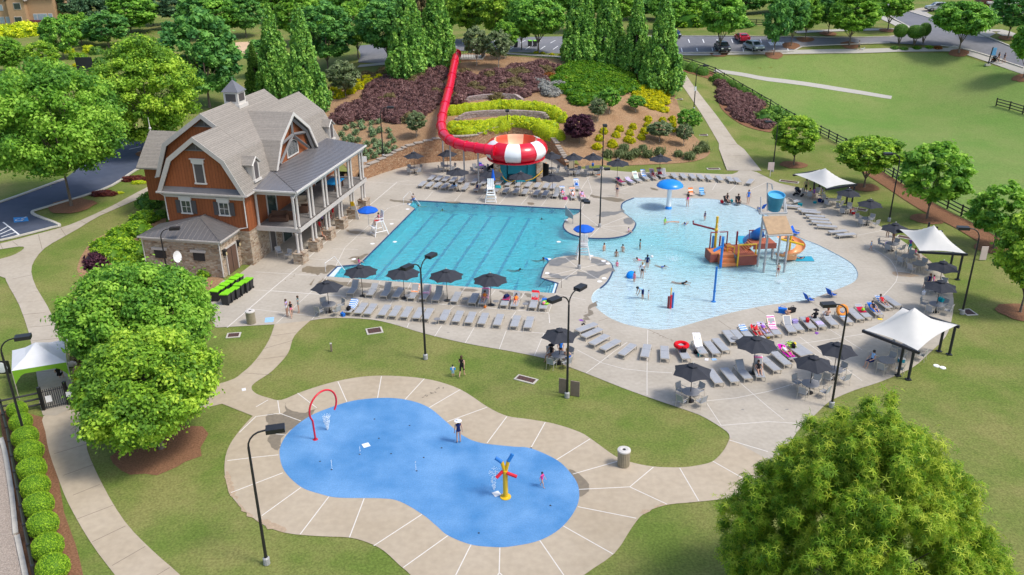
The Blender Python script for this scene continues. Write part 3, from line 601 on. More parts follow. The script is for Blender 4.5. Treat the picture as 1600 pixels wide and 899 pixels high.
def linemat(name,col,period,axis,dark=.75,rough=.8,width=.12,col2=None,spec=.25,var=.1):
 """boards, shingle courses: fine grooves at a regular spacing along one object axis (0,1,2) or 'xy' sum"""
 if name in MATS:return MATS[name]
 m=bpy.data.materials.new(name);m.use_nodes=True;nt=m.node_tree;N=nt.nodes;Lk=nt.links;b=N['Principled BSDF']
 b.inputs['Roughness'].default_value=rough;b.inputs['Specular IOR Level'].default_value=spec
 tc=N.new('ShaderNodeTexCoord');sp=N.new('ShaderNodeSeparateXYZ');Lk.new(tc.outputs['Object'],sp.inputs[0])
 if axis=='xy':
  ad=N.new('ShaderNodeMath');Lk.new(sp.outputs[0],ad.inputs[0]);Lk.new(sp.outputs[1],ad.inputs[1]);src=ad.outputs[0]
 else:src=sp.outputs[axis]
 dv=N.new('ShaderNodeMath');dv.operation='DIVIDE';dv.inputs[1].default_value=period;Lk.new(src,dv.inputs[0])
 fr=N.new('ShaderNodeMath');fr.operation='FRACT';Lk.new(dv.outputs[0],fr.inputs[0])
 fl=N.new('ShaderNodeMath');fl.operation='FLOOR';Lk.new(dv.outputs[0],fl.inputs[0])
 lt_=N.new('ShaderNodeMath');lt_.operation='LESS_THAN';lt_.inputs[1].default_value=width;Lk.new(fr.outputs[0],lt_.inputs[0])
 n=N.new('ShaderNodeTexNoise');n.inputs['Scale'].default_value=5;n.inputs['Detail'].default_value=6;n.inputs['Roughness'].default_value=.7;Lk.new(tc.outputs['Object'],n.inputs['Vector'])
 wn_=N.new('ShaderNodeTexWhiteNoise');wn_.noise_dimensions='1D';Lk.new(fl.outputs[0],wn_.inputs['W'])
 mr=N.new('ShaderNodeMapRange');mr.inputs[1].default_value=.3;mr.inputs[2].default_value=.7;mr.inputs[3].default_value=1-var;mr.inputs[4].default_value=1+var;Lk.new(n.outputs[0],mr.inputs[0])
 m3=N.new('ShaderNodeMapRange');m3.inputs[3].default_value=.93;m3.inputs[4].default_value=1.07;Lk.new(wn_.outputs[0],m3.inputs[0])
 mm=N.new('ShaderNodeMath');mm.operation='MULTIPLY';Lk.new(mr.outputs[0],mm.inputs[0]);Lk.new(m3.outputs[0],mm.inputs[1])
 dk=N.new('ShaderNodeMapRange');dk.inputs[3].default_value=1;dk.inputs[4].default_value=dark;Lk.new(lt_.outputs[0],dk.inputs[0])
 m4=N.new('ShaderNodeMath');m4.operation='MULTIPLY';Lk.new(mm.outputs[0],m4.inputs[0]);Lk.new(dk.outputs[0],m4.inputs[1])
 h=N.new('ShaderNodeHueSaturation');h.inputs['Color'].default_value=(*col,1);Lk.new(m4.outputs[0],h.inputs['Value']);Lk.new(h.outputs[0],b.inputs['Base Color'])
 bp=N.new('ShaderNodeBump');bp.inputs['Distance'].default_value=.015;bp.invert=True;Lk.new(lt_.outputs[0],bp.inputs['Height']);Lk.new(bp.outputs[0],b.inputs['Normal'])
 MATS[name]=m;return m
m_stone=brickmat('field stone',[(.20,.13,.085),(.42,.31,.21),(.52,.44,.34),(.33,.22,.14),(.46,.38,.30)],.34,.15,(.36,.31,.25))
m_side=linemat('brown board siding',(.285,.088,.032),.30,'xy',.72,.7,.14)
m_shing=linemat('roof shingles',(.285,.258,.226),.12,2,.86,.95,.25,var=.16,spec=.1)
m_metal=mk('standing seam metal',(.155,.145,.140),.32,.06,2,metal=.25,spec=.5)
m_metalb=mk('porch metal roof',(.225,.218,.225),.30,.05,2,metal=.35,spec=.5)
m_trim=mk('light grey trim',(.47,.435,.40),.6,.05,3)
m_trimd=mk('grey brace paint',(.15,.145,.145),.6,.06,3)
m_wtrim=mk('white trim',(.58,.55,.51),.55,.03,3)
m_shut=mk('charcoal shutter',(.085,.075,.075),.6,.06,4)
m_glass=mk('dark window glass',(.03,.045,.05),.08,.2,1.5,spec=.9)
m_dark=mk('dark interior',(.03,.028,.028),.8,.1,3)
m_door=mk('brown door',(.115,.065,.045),.6,.06,3)
m_planks=linemat('porch boards',(.20,.185,.17),.16,0,.65,.7,.15)
m_blk=mk('black powder coat',(.018,.018,.02),.4,.1,5)
m_lamp=mk('lamp glass',(.55,.45,.25),.3,.05,5)
club=thing('clubhouse','brown and stone barn style clubhouse with shingled roofs and a double porch beside the pool','building',(UP0.x,UP0.y,0),-YW)
def cp(name,mb,mats,parent=None,smooth=False,label=None,kind=None):return part(name,mb,mats,parent or club,smooth,label,kind)
PA=[(-12.38,6.8),(-10.87,9.92),(-8.05,11.94),(-5.33,9.92),(-3.7,6.8)]
PB=[(-15.3,6.8),(-13.92,10.12),(-9.54,13.06),(-5.33,9.935),(-3.7,6.815)]
def inset(P,d,dz):
 return[(P[0][0]+d,P[0][1]),(P[1][0]+d*.8,P[1][1]-dz*.6),(P[2][0],P[2][1]-dz),(P[3][0]-d*.8,P[3][1]-dz*.6),(P[4][0]-d,P[4][1])]
wall=MB()
wall.box((-8.04,9.0,1.65),(7.9,21.0,3.3));wall.box((-12.6,9.0,1.65),(4.6,12.0,3.3))
cp('stone_wall',wall,m_stone)
up=MB()
def gab(P,v0,v1,d=.35,dz=.25,z0=3.3):
 Q=inset(P,d,dz);pts=[(Q[0][0],v0,z0)]+[(a,v0,b)for a,b in Q]+[(Q[4][0],v0,z0)]
 up.prism(pts,(0,v1-v0,0))
gab(PA,-1.5,2.8);gab(PB,2.8,14.6);gab(PA,14.6,19.4)
up.prism([(-4.08,4.3,6.8),(-4.08,5.6,9.8),(-4.08,8.6,11.8),(-4.08,11.6,9.8),(-4.08,12.9,6.8)],(-3,0,0))
up.box((-16.9,8,5.2),(3.8,4.6,3.8))
cp('upper_wall',up,m_side)
roof=MB();rake=MB()
def seg_slab(P,v0,v1,th=.16,mi=0):
 for(a,b)in zip(P[:-1],P[1:]):
  n=Vector((-(b[1]-a[1]),0,b[0]-a[0])).normalized()
  if n.z<0:n=-n
  q=[Vector((a[0],v0,a[1])),Vector((b[0],v0,b[1])),Vector((b[0],v1,b[1])),Vector((a[0],v1,a[1]))]
  roof.prism([p-n*th for p in q],n*th,mi)
def rake_boards(P,v,w=.42,t=.12,mb=rake):
 Q=inset(P,w,w*1.15)if len(P)==5 else[(P[0][0]+w,P[0][1]),(P[1][0]+w*.8,P[1][1]-w*.7),(P[2][0],P[2][1]-w*1.15),(P[3][0]-.2,P[3][1]-w*.9)];n=len(P)
 for i in range(n-1):
  a,b,c,d=P[i],P[i+1],Q[i+1],Q[i]
  mb.prism([(a[0],v,a[1]-.01),(b[0],v,b[1]-.01),(c[0],v,c[1]),(d[0],v,d[1])],(0,t,0))
seg_slab(PA,-1.9,2.8);seg_slab(PB,2.35,15.0);seg_slab(PA,14.8,19.9)
for P_,v_ in((PA,-1.96),(PB,2.29),(PA,19.84)):
 rk=MB();rake_boards(P_ if P_ is PA else PB[:3]+[(-8.06,11.96)],v_,mb=rk);cp('rake_board',rk,m_trim)
cp('roof',roof,m_shing)
# cross gable over the porch
PD=[(3.75,7.55),(5.35,10.05),(8.6,12.12),(11.85,10.05),(13.45,7.55)]
rd=MB()
for(a,b)in zip(PD[:-1],PD[1:]):
 n=Vector((0,-(b[1]-a[1]),b[0]-a[0])).normalized();n=-n if n.z<0 else n
 q=[Vector((-3.4,a[0],a[1])),Vector((-3.4,b[0],b[1])),Vector((-8.8,b[0],b[1])),Vector((-8.8,a[0],a[1]))]
 rd.prism([p-n*.16 for p in q],n*.16)
cp('cross_gable_roof',rd,m_shing)
Q=inset(PD,.3,.36)
for i in range(4):
 a,b,c,d=PD[i],PD[i+1],Q[i+1],Q[i]
 rake.prism([(-3.35,a[0],a[1]-.01),(-3.35,b[0],b[1]-.01),(-3.35,c[0],c[1]),(-3.35,d[0],d[1])],(-.12,0,0))
cp('rake_board',rake,m_wtrim)
def brace(a,b,w=.16):
 mbb=MB();mbb.tube([a,b],w,4);return cp('brace',mbb,m_trimd)
ux=-3.75
brace((ux,8.6,11.5),(ux,8.6,9.8));brace((ux,8.6,9.9),(ux,5.9,9.5));brace((ux,8.6,9.9),(ux,11.3,9.5));brace((ux,8.6,9.85),(ux,5.3,7.8));brace((ux,8.6,9.85),(ux,11.9,7.8))
for s in(-1,1):brace((ux,8.6,11.6),(ux,8.6+3.0*s,9.65),.2);brace((ux,8.6+3.0*s,9.65),(ux,8.6+4.3*s,7.5),.2)
def arched(cx_,cy_,z0,z1,w,axis,name='window'):
 """framed window; axis 'x' = in a wall facing east, 'y' = in a wall facing the front"""
 P=lambda s,z,o=0:(cx_+o,cy_+s,z)if axis=='x' else(cx_+s,cy_-o,z)
 fr=MB();gl_=MB();n=8;R_=w/2
 out=[(-R_-.12,z0-.12),(R_+.12,z0-.12)]+[((R_+.12)*math.cos(t),z1-R_*.5+(R_*.5+.12)*math.sin(t))for t in np.linspace(0,PI,n)]
 inn=[(-R_,z0),(R_,z0)]+[(R_*math.cos(t),z1-R_*.5+R_*.5*math.sin(t))for t in np.linspace(0,PI,n)]
 for i in range(len(out)):
  j=(i+1)%len(out);fr.prism([P(*out[i]),P(*out[j]),P(*inn[j]),P(*inn[i])],(.10,0,0)if axis=='x' else(0,-.10,0))
 gl_.prism([P(a,b,.02)for a,b in inn],(.02,0,0)if axis=='x' else(0,-.02,0))
 f=cp(name,fr,m_wtrim);part('pane',gl_,m_glass,f)
 mu=MB();
 for s in(-R_/2.6,R_/2.6):a=P(s,z0,.05);b_=P(s,z1-.1,.05);mu.tube([a,b_],.02,4)
 mu.tube([P(-R_,(z0+z1)/2,.05),P(R_,(z0+z1)/2,.05)],.02,4);part('muntin',mu,m_trimd,f);return f
arched(-4.06,8.75,7.85,9.25,2.3,'x')
def window(cx_,cy_,z0,z1,w,axis='y',panes=(2,2),header=.35,shutters=False,frame=m_wtrim,glass=m_glass):
 o=-1 if axis=='y' else 1
 B=lambda s,d,z,ds,dd,dz,mb:mb.box((cx_+s,cy_-d,z)if axis=='y' else(cx_+d,cy_+s,z),(ds,dd,dz)if axis=='y' else(dd,ds,dz))
 fr=MB();h=z1-z0;zc=(z0+z1)/2
 B(-w/2-.05,.04,zc,.1,.1,h,fr);B(w/2+.05,.04,zc,.1,.1,h,fr);B(0,.05,z0-.06,w+.34,.14,.12,fr);B(0,.05,z1+.05,w+.2,.12,.1,fr)
 f=cp('window',fr,frame);g=MB();B(0,.02,zc,w,.03,h,g);part('pane',g,glass,f)
 mu=MB()
 for i in range(1,panes[0]):B(-w/2+w*i/panes[0],.045,zc,.04,.03,h,mu)
 for i in range(1,panes[1]):B(0,.046,z0+h*i/panes[1],w,.028,.04,mu)
 if panes!=(1,1):part('muntin',mu,frame,f)
 if header:hb=MB();B(0,.07,z1+.1+header/2,w+.35,.16,header,hb);B(0,.1,z1+.13+header,w+.6,.24,.06,hb);part('header',hb,m_wtrim,f)
 if shutters:
  for s in(-1,1):
   sb=MB();B(s*(w/2+.36),.05,zc,.46,.07,h+.12,sb)
   for k in range(7):B(s*(w/2+.36),.095,z0+h*(k+.5)/7,.36,.03,h/7*.55,sb)
   part('shutter',sb,m_shut,f)
 return f
window(-9.95,-1.52,4.8,5.9,.85,shutters=True);window(-6.2,-1.52,4.8,5.9,.85,shutters=True)
window(-8.1,-1.52,7.68,9.4,.85,panes=(1,1),glass=m_shut)
# vents in the gable peaks
for P,v in((PA,-1.53),(PB,2.77)):
 c=P[2];vb=MB();vb.prism([(c[0]-1.0,v,c[1]-1.25),(c[0]+1.0,v,c[1]-1.25),(c[0],v,c[1]-.5)],(0,-.03,0));f=cp('gable_vent',vb,m_shut)
 part('vent_frame',MB().box((c[0],v-.04,c[1]-1.3),(2.3,.06,.09)).box((c[0],v-.035,c[1]-.9),(.06,.05,.75)),m_trimd,f)
 # skirt roof, gutters, friezes
sk=MB();sk.prism([(-12.3,-1.95,6.8),(-3.8,-1.95,6.8),(-4.05,-1.52,7.22),(-12.0,-1.52,7.22)],(0,0,-.06));cp('skirt_roof',sk,m_metal)
tr_=MB();tr_.box((-8.05,-1.99,6.74),(8.85,.12,.14));tr_.box((-8.05,-1.58,6.42),(7.96,.1,.36));tr_.box((-8.05,-1.75,6.67),(8.5,.45,.04))
tr_.box((-3.64,-.95,6.75),(.12,1.9,.14));tr_.box((-15.36,8.7,6.74),(.12,12.6,.14));tr_.box((-12.44,.4,6.74),(.12,4.5,.14))
cp('gutter',tr_,m_trim)
def spout(pts):return cp('downspout',MB().tube(pts,.055,6),m_wtrim)
spout([(-12.2,-1.95,6.7),(-11.95,-1.6,6.3),(-11.95,-1.6,4.0)]);spout([(-3.95,-1.95,6.7),(-4.15,-1.6,6.3),(-4.15,-1.6,3.7),(-4.9,-1.62,3.55)])
# dormers on the east slope
def dormer(v,u0,z0,z1,label=None):
 d=MB();d.prism([(u0,v-.55,z0),(u0,v+.55,z0),(u0,v+.55,z1),(u0,v,z1+.42),(u0,v-.55,z1)],(-1.7,0,0));f=cp('dormer',d,m_trim)
 r=MB()
 for s in(-1,1):r.prism([(u0+.15,v,z1+.62),(u0+.15,v+s*.82,z1-.05),(u0-2.2,v+s*.82,z1-.05),(u0-2.2,v,z1+.62)],(0,0,-.1))
 part('dormer_roof',r,m_shing,f)
 w=MB();w.prism([(u0+.02,v-.36,z0+.15),(u0+.02,v+.36,z0+.15),(u0+.02,v+.36,z1-.15),(u0+.02,v+.2,z1+.08),(u0+.02,v-.2,z1+.08),(u0+.02,v-.36,z1-.15)],(.03,0,0));part('pane',w,m_shut,f)
 s_=MB();s_.box((u0+.06,v,z0+.02),(.3,1.3,.2));s_.box((u0+.05,v-.44,(z0+z1)/2),(.1,.12,z1-z0));s_.box((u0+.05,v+.44,(z0+z1)/2),(.1,.12,z1-z0))
 for s in(-1,1):s_.tube([(u0+.17,v,z1+.56),(u0+.17,v+s*.82,z1-.1)],.07,4)
 part('dormer_frame',s_,m_wtrim,f)
dormer(.95,-4.0,7.45,9.05);dormer(18.4,-4.0,7.1,8.7)
# cupola
cu=MB();cu.prism([(-10.44,7.9,12.1),(-8.64,7.9,12.1),(-8.64,9.7,12.1),(-10.44,9.7,12.1)],(0,0,.65));cu.box((-9.54,8.8,13.3),(1.5,1.5,1.2));cup=cp('cupola',cu,m_wtrim)
lv=MB()
for a,b in((0,-1),(1,0),(-1,0),(0,1)):lv.box((-9.54+a*.76,8.8+b*.76,13.4),(1.05 if b else.03,1.05 if a else.03,.72))
part('louvre',lv,m_shut,cup);cr_=MB();b4=[(-10.44,7.9,13.95),(-8.64,7.9,13.95),(-8.64,9.7,13.95),(-10.44,9.7,13.95)]
cr_.add(b4+[(-9.54,8.8,15.05)],[(0,1,4),(1,2,4),(2,3,4),(3,0,4),(3,2,1,0)]);cr_.tube([(-9.54,8.8,15.0),(-9.54,8.8,15.3)],.03,5);part('cupola_roof',cr_,m_metalb,cup)
# west wing with finial
ww=MB()
for s in(-1,1):ww.prism([(-19.0,8,9.9),(-14.0,8,9.9),(-14.0,8+s*3.2,6.9),(-19.0,8+s*3.2,6.9)],(0,0,-.15))
cp('west_roof',ww,m_shing);cp('finial',MB().tube([(-18.9,8,9.8),(-18.9,8,11.2)],.07,6,r2=.02).ball((-18.9,8,10.1),.14,8,5),m_wtrim)
# ---- porch
cp('porch_floor',MB().box((-1.98,8.5,3.3),(4.36,16.8,.12)),m_planks)
bm_=MB();bm_.box((.12,8.45,3.15),(.28,17.1,.42));bm_.box((-2.0,0.0,3.15),(4.2,.26,.42));bm_.box((-2.0,16.9,3.15),(4.2,.26,.42));cp('porch_beam',bm_,m_trim)
eb=MB();eb.box((.08,8.4,6.62),(.3,17.1,.36));eb.box((-2.0,-.05,6.62),(4.2,.28,.36));eb.box((-2.0,16.85,6.62),(4.2,.28,.36));cp('eave_beam',eb,m_trim)
gt=MB();gt.box((.42,8.42,6.86),(.14,17.65,.15));gt.box((-1.7,-.42,6.86),(4.1,.14,.15));cp('gutter',gt,m_wtrim)
spout([(.3,-.3,6.7),(.05,-.42,6.2),(.05,-.42,3.4)])
pr=MB();E1=Vector((.4,-.4,6.9));E2=Vector((.4,17.25,6.9));T2=Vector((-4.4,17.25,7.56));T1=Vector((-4.1,4.1,7.52));E0=Vector((-4.4,-.4,6.9));T0=Vector((-4.4,4.1,7.54))
pr.add([E1,E2,T2,T1],[(0,1,2,3)]);pr.add([E0,E1,T1,T0],[(0,1,2,3)]);pr.add([p-Vector((0,0,.1))for p in(E1,E2,T2,T1)],[(3,2,1,0)]);pr.add([p-Vector((0,0,.1))for p in(E0,E1,T1,T0)],[(3,2,1,0)])
pr.add([E1,E2,E2-Vector((0,0,.1)),E1-Vector((0,0,.1))],[(0,1,2,3)]);pr.add([E0,E1,E1-Vector((0,0,.1)),E0-Vector((0,0,.1))],[(0,1,2,3)]);pr.add([E2,T2,T2-Vector((0,0,.1)),E2-Vector((0,0,.1))],[(0,1,2,3)])
proof=cp('porch_roof',pr,m_metalb)
def seam(a,b,par,m=m_metalb):part('seam',MB().tube([Vector(a)+Vector((0,0,.012)),Vector(b)+Vector((0,0,.012))],.022,4),m,par)
k=0
for v in np.arange(-.2,17.2,.42):
 a=Vector((.4,v,6.905));f=1.0
 if v<4.1:f=(v+.4)/4.5
 b=Vector((.4-4.5*f,v,6.905+.62*f));seam(a,b,proof)
for uu in np.arange(-4.05,.3,.45):
 f=(.4-uu)/4.5;seam((uu,-.4,6.905),(uu,-.4+4.5*f,6.905+.62*f),proof)
part('ridge_cap',MB().tube([E1,T1],.06,5).tube([T1,T2],.05,5),m_metal,proof)
for i,v in enumerate([0,3.3,6.6,9.9,13.2,16.45]):
 pier=cp('stone_pier',MB().box((-.05,v,.5),(.95,1.25,1.0)).box((-.05,v,1.03),(1.07,1.37,.08)),m_stone)
 for s in(-.36,.36):
  cp('column',MB().lathe([(.15,1.07),(.15,1.2),(.12,1.25),(.125,2.7),(.16,2.85),(.16,2.95)],10,c=(-.05,v+s,0)),m_trim,smooth=True)
  cp('column',MB().lathe([(.15,3.37),(.15,3.5),(.12,3.55),(.125,6.2),(.16,6.35),(.16,6.45)],10,c=(-.05,v+s,0)),m_trim,smooth=True)
cp('column',MB().lathe([(.15,3.37),(.15,3.5),(.12,3.55),(.125,6.2),(.16,6.35),(.16,6.45)],10,c=(-3.9,.1,0)),m_trim,smooth=True)
# doors and openings in the east wall, lower and upper
def opening(v,z0,z1,w,mat=m_door,frame=m_trim,name='door',handle=True,u=-4.1):
 f=cp(name,MB().box((u+.04,v,(z0+z1)/2),(.08,w,z1-z0)),mat)
 fr=MB();fr.box((u+.06,v-w/2-.06,(z0+z1)/2),(.14,.12,z1-z0));fr.box((u+.06,v+w/2+.06,(z0+z1)/2),(.14,.12,z1-z0));fr.box((u+.06,v,z1+.07),(.14,w+.24,.14));part('door_frame',fr,frame,f)
 if handle:part('handle',MB().ball((u+.12,v+w*.4,z0+1.0),.05,6,4),m_metal,f)
 return f
m_glassd=mk('door glass',(.025,.05,.045),.1,.2,1.5,spec=.9)
opening(2.6,.02,2.25,1.0,m_shut);opening(5.6,.02,2.4,1.8,m_glassd,name='glass_door');opening(9.6,.02,2.4,1.8,m_glassd,name='glass_door');opening(13.0,.02,2.25,1.0,m_shut)
for v in(3.2,9.75,14):opening(v,3.4,5.6,1.7,m_glassd,frame=m_wtrim,name='glass_door',u=-4.1)
# ---- annex with hipped metal roof
cp('annex_wall',MB().box((-8.97,-3.13,1.7),(7.5,3.25,3.4)),m_stone)
cp('frieze',MB().box((-8.97,-4.79,3.32),(7.6,.1,.34)).box((-5.18,-3.1,3.32),(.1,3.2,.34)).box((-8.97,-5.05,3.47),(8.1,.12,.12)).box((-4.97,-3.25,3.47),(.12,3.5,.12)),m_trim)
a0=Vector((-13.0,-5.02,3.55));a1=Vector((-5.0,-5.02,3.55));a2=Vector((-5.0,-1.52,3.55));a3=Vector((-13.0,-1.52,3.55));ap=Vector((-8.2,-2.4,4.7));ar=Vector((-8.2,-1.52,4.72))
an=MB();dn=Vector((0,0,-.1))
for fc in((a0,a1,ap),(a1,a2,ar,ap),(a3,a0,ap,ar)):an.add(list(fc),[tuple(range(len(fc)))])
an.add([a0,a1,a1+dn,a0+dn],[(0,1,2,3)]);an.add([a1,a2,a2+dn,a1+dn],[(0,1,2,3)]);an.add([a0+dn,a1+dn,a2+dn,a3+dn],[(0,1,2,3)])
anr=cp('annex_roof',an,m_metal)
for uu in np.arange(-12.7,-5.1,.46):
 f=(uu+13)/4.8 if uu<-8.2 else(-5-uu)/3.2
 seam((uu,-5.02,3.55),(uu,-5.02+2.62*f,3.55+1.15*f),anr,m_metal)
for v in np.arange(-4.7,-1.6,.46):
 f=min((v+5.02)/2.62,1);seam((-5.0,v,3.55),(-5-3.2*f,v,3.55+1.15*f),anr,m_metal);seam((-13.0,v,3.55),(-13+4.8*f,v,3.55+1.15*f),anr,m_metal)
part('ridge_cap',MB().tube([a0,ap],.05,5).tube([a1,ap],.05,5).tube([ap,ar],.05,5),m_metal,anr)
ad=opening(-3.2,.02,2.45,1.7,m_door,name='double_door',handle=False,u=-5.22);part('door_split',MB().box((-5.12,-3.2,1.2),(.02,.03,2.3)),m_dark,ad)
for v in(-4.4,-2.0):
 f=cp('wall_lantern',MB().box((-5.05,v,2.25),(.26,.26,.45)).box((-5.05,v,2.52),(.34,.34,.08)),m_blk);part('lantern_glass',MB().box((-4.9,v,2.2),(.05,.18,.26)),m_lamp,f)
for u in(-7.4,-11.2):
 f=cp('annex_window',MB().box((u,-4.79,1.9),(1.1,.06,.8)),m_dark);part('lintel',MB().box((u,-4.83,2.4),(1.5,.14,.22)),m_trim,f)
spout([(-5.3,-4.95,3.4),(-5.25,-4.85,3.1),(-5.25,-4.85,.1)]);spout([(-12.7,-4.95,3.4),(-12.75,-4.85,3.1),(-12.75,-4.85,.1)])
# ---- retaining wall with stone coping along the foot of the bank
m_rwall=brickmat('retaining wall block',[(.27,.145,.08),(.45,.27,.155),(.36,.20,.115),(.50,.34,.21)],.42,.16,(.22,.14,.085))
m_cope=mk('wall coping',(.36,.31,.26),.85,.15,4)
rw=[Vector((p[0],p[1],0))for p in FXY[6:16]];rw=spline(rw,False,5)
wth=[]
for p in rw:
 q_=p+Vector((0,0,0));wth.append(None)
tw=[]
for i,p in enumerate(rw):
 t=(rw[min(i+1,len(rw)-1)]-rw[max(i-1,0)]).normalized();nrm=Vector((-t.y,t.x,0));h=terr([[(p+nrm*.5).x,(p+nrm*.5).y]])[0];tw.append((p,nrm,max(h+.18,.4)))
rb=MB();vs=[]
for p,nrm,h in tw:a=p-nrm*.25;b=p+nrm*.25;vs+=[a+Vector((0,0,-.2)),a+Vector((0,0,h)),b+Vector((0,0,h)),b+Vector((0,0,-.2))]
fs=[]
for i in range(len(tw)-1):
 for k in range(3):fs.append((i*4+k,i*4+k+1,i*4+5+k,i*4+4+k))
rb.add(vs,fs);rt=thing('retaining_wall','long curved brown stone retaining wall between the deck and the planted bank','wall',rw[0]);
mm=rb.mesh('wall',m_rwall);mm.transform(Matrix.Translation(-rw[0]));link('wall',mm,rt)
# coping stones, one by one
cum=[0]
for i in range(1,len(tw)):cum.append(cum[-1]+(tw[i][0]-tw[i-1][0]).length)
def at_len(s):
 for i in range(1,len(cum)):
  if s<=cum[i]:f=(s-cum[i-1])/max(cum[i]-cum[i-1],1e-6);return tw[i-1][0].lerp(tw[i][0],f),tw[i-1][1].lerp(tw[i][1],f),tw[i-1][2]*(1-f)+tw[i][2]*f
 return tw[-1]
s=.3;cs=MB().box((0,0,.06),(.60,.66,.12)).mesh('coping_stone',m_cope)
while s<cum[-1]-.2:
 p,nrm,h=at_len(s);o=link('coping_stone',cs,rt,(p.x-rw[0].x,p.y-rw[0].y,round(h/.16)*.16+.01),math.atan2(nrm.y,nrm.x)+PI/2);s+=.62
 # terrace walls above the bowl
def terrace(pts,h,label):
 P=[GT(*p)for p in pts];P=spline(P,False,4);o0=P[0].copy();t_=thing('terrace_wall',label,'wall',o0);mb=MB();vs=[]
 for i,p in enumerate(P):
  t=(P[min(i+1,len(P)-1)]-P[max(i-1,0)]);t.z=0;t.normalize();n_=Vector((-t.y,t.x,0))*.3;e=min(1,i/3,(len(P)-1-i)/3)*h+.1
  vs+=[p-n_-o0+Vector((0,0,-.5)),p-n_-o0+Vector((0,0,e)),p+n_-o0+Vector((0,0,e)),p+n_-o0+Vector((0,0,-.5))]
 fs=[(i*4+k,i*4+k+1,i*4+5+k,i*4+4+k)for i in range(len(P)-1)for k in range(3)]
 mb.add(vs,fs);part('wall',mb,brickmat('terrace block',[(.36,.29,.27),(.48,.40,.37),(.30,.22,.20),(.42,.35,.33)],.4,.16,(.22,.17,.15)),t_)
 for i in range(1,len(P)-1):
  e=min(1,i/3,(len(P)-1-i)/3)*h+.1;q_=P[i]-o0;link('coping_stone',cs,t_,(q_.x,q_.y,e),0)
terrace([(718,162),(740,157),(770,154),(800,154),(818,157)],.55,'upper low curved stone terrace wall above the yellow hedges on the bank')
terrace([(710,190),(735,184),(770,181.5),(810,181.5),(845,184),(856,187)],.7,'lower low curved stone terrace wall between the two yellow hedges on the bank')
# ================================================================== PLANTS
def Pj(p):
 d=Vector(p)-CAM;k=d.dot(_w);return W0/2+F*d.dot(_r)/k,H0/2-F*d.dot(_u)/k,k
def height_to(base,ty):
 lo,hi=.1,40
 for _ in range(30):
  m=(lo+hi)/2
  if Pj(base+Vector((0,0,m)))[1]>ty:lo=m
  else:hi=m
 return lo
def leaf_mesh(name,C_,R_,per,size,mats,seed=0,star=False,up=.5,shell=.32,flat=(1,1,.8),tints=None,elong=1.6,lift=None,core=None,tv=.16,arm=.36):
 """a crown built of many small leaf faces gathered in clumps"""
 g=np.random.default_rng(seed);K=len(C_);n=per*K
 idx=np.repeat(np.arange(K),per);d=g.normal(size=(n,3));d/=np.linalg.norm(d,axis=1)[:,None]
 rr=(shell+(1-shell)*g.random(n)**.7)*R_[idx]
 rr=rr*np.where(g.random(n)<.22,1.0+.9*g.random(n),1.0)
 pos=C_[idx]+d*rr[:,None]*np.array(flat)
 nor=d*.7+np.array([0,0,up])+g.normal(size=(n,3))*.45;nor/=np.linalg.norm(nor,axis=1)[:,None]
 t=np.cross(nor,g.normal(size=(n,3)))
 if lift is not None:t=t*.35+np.array([0,0,lift]);t-=nor*(t*nor).sum(1)[:,None]
 t/=np.linalg.norm(t,axis=1)[:,None]+1e-9;b=np.cross(nor,t)
 s=size*(.65+.7*g.random(n));L_=s*elong*.5;Wd=s*.5
 if star:
  vs=[];
  for k in range(5):
   a=2*PI*k/5;a1=a+.32;a2=a-.32
   vs.append(pos+(t*math.cos(a)+b*math.sin(a))*L_[:,None]-nor*s[:,None]*.12)
   vs.append(pos+(t*math.cos(a1)+b*math.sin(a1))*L_[:,None]*arm);vs.append(pos+(t*math.cos(a2)+b*math.sin(a2))*L_[:,None]*arm)
  V=np.stack(vs+[pos],1);nv=16;Vf=V.reshape(-1,3)
  base=(np.arange(n)*nv)[:,None];F_=np.concatenate([np.stack([np.full(n,15),np.full(n,3*k+2),np.full(n,3*k),np.full(n,3*k+1)],1)[:,None,:]for k in range(5)],1)+base[:,None,:]
  F_=F_.reshape(-1,4);fi=np.repeat(np.arange(n),5)
 else:
  sag=nor*(s*.18)[:,None]
  V=np.stack([pos+t*L_[:,None]-sag,pos+b*Wd[:,None],pos-t*L_[:,None]-sag,pos-b*Wd[:,None]],1);Vf=V.reshape(-1,3)
  F_=(np.arange(n)*4)[:,None]+np.arange(4)[None];fi=np.arange(n)
 nvt=len(Vf);nf=len(F_)
 me=bpy.data.meshes.new(name);me.vertices.add(nvt);me.vertices.foreach_set('co',Vf.astype(np.float32).ravel())
 me.loops.add(nf*4);me.loops.foreach_set('vertex_index',F_.astype(np.int32).ravel());me.polygons.add(nf)
 me.polygons.foreach_set('loop_start',(np.arange(nf)*4).astype(np.int32));me.update(calc_edges=True)
 for m in(mats if isinstance(mats,(list,tuple))else[mats]):me.materials.append(m)
 ct=tints if tints is not None else g.random(K);tt=np.clip(ct[idx]+g.normal(size=n)*tv,0,1)[fi]
 at=me.attributes.new('tint','FLOAT','FACE');at.data.foreach_set('value',tt.astype(np.float32))
 return me
LIME=leafmat('lime leaves',(.113,.255,.030),(.284,.511,.041),(.539,.737,.076))
MAPLE=leafmat('maple leaves',(.106,.276,.038),(.233,.478,.046),(.404,.659,.085))
DARK=leafmat('dark leaves',(.075,.232,.064),(.151,.378,.075),(.278,.552,.116))
OAKY=leafmat('mid green leaves',(.099,.270,.045),(.209,.469,.060),(.369,.653,.089))
STARL=leafmat('sweetgum leaves',(.060,.160,.012),(.220,.400,.022),(.520,.620,.060))
CONI=leafmat('conifer sprays',(.085,.244,.058),(.228,.472,.074),(.428,.671,.127),trans=.2)
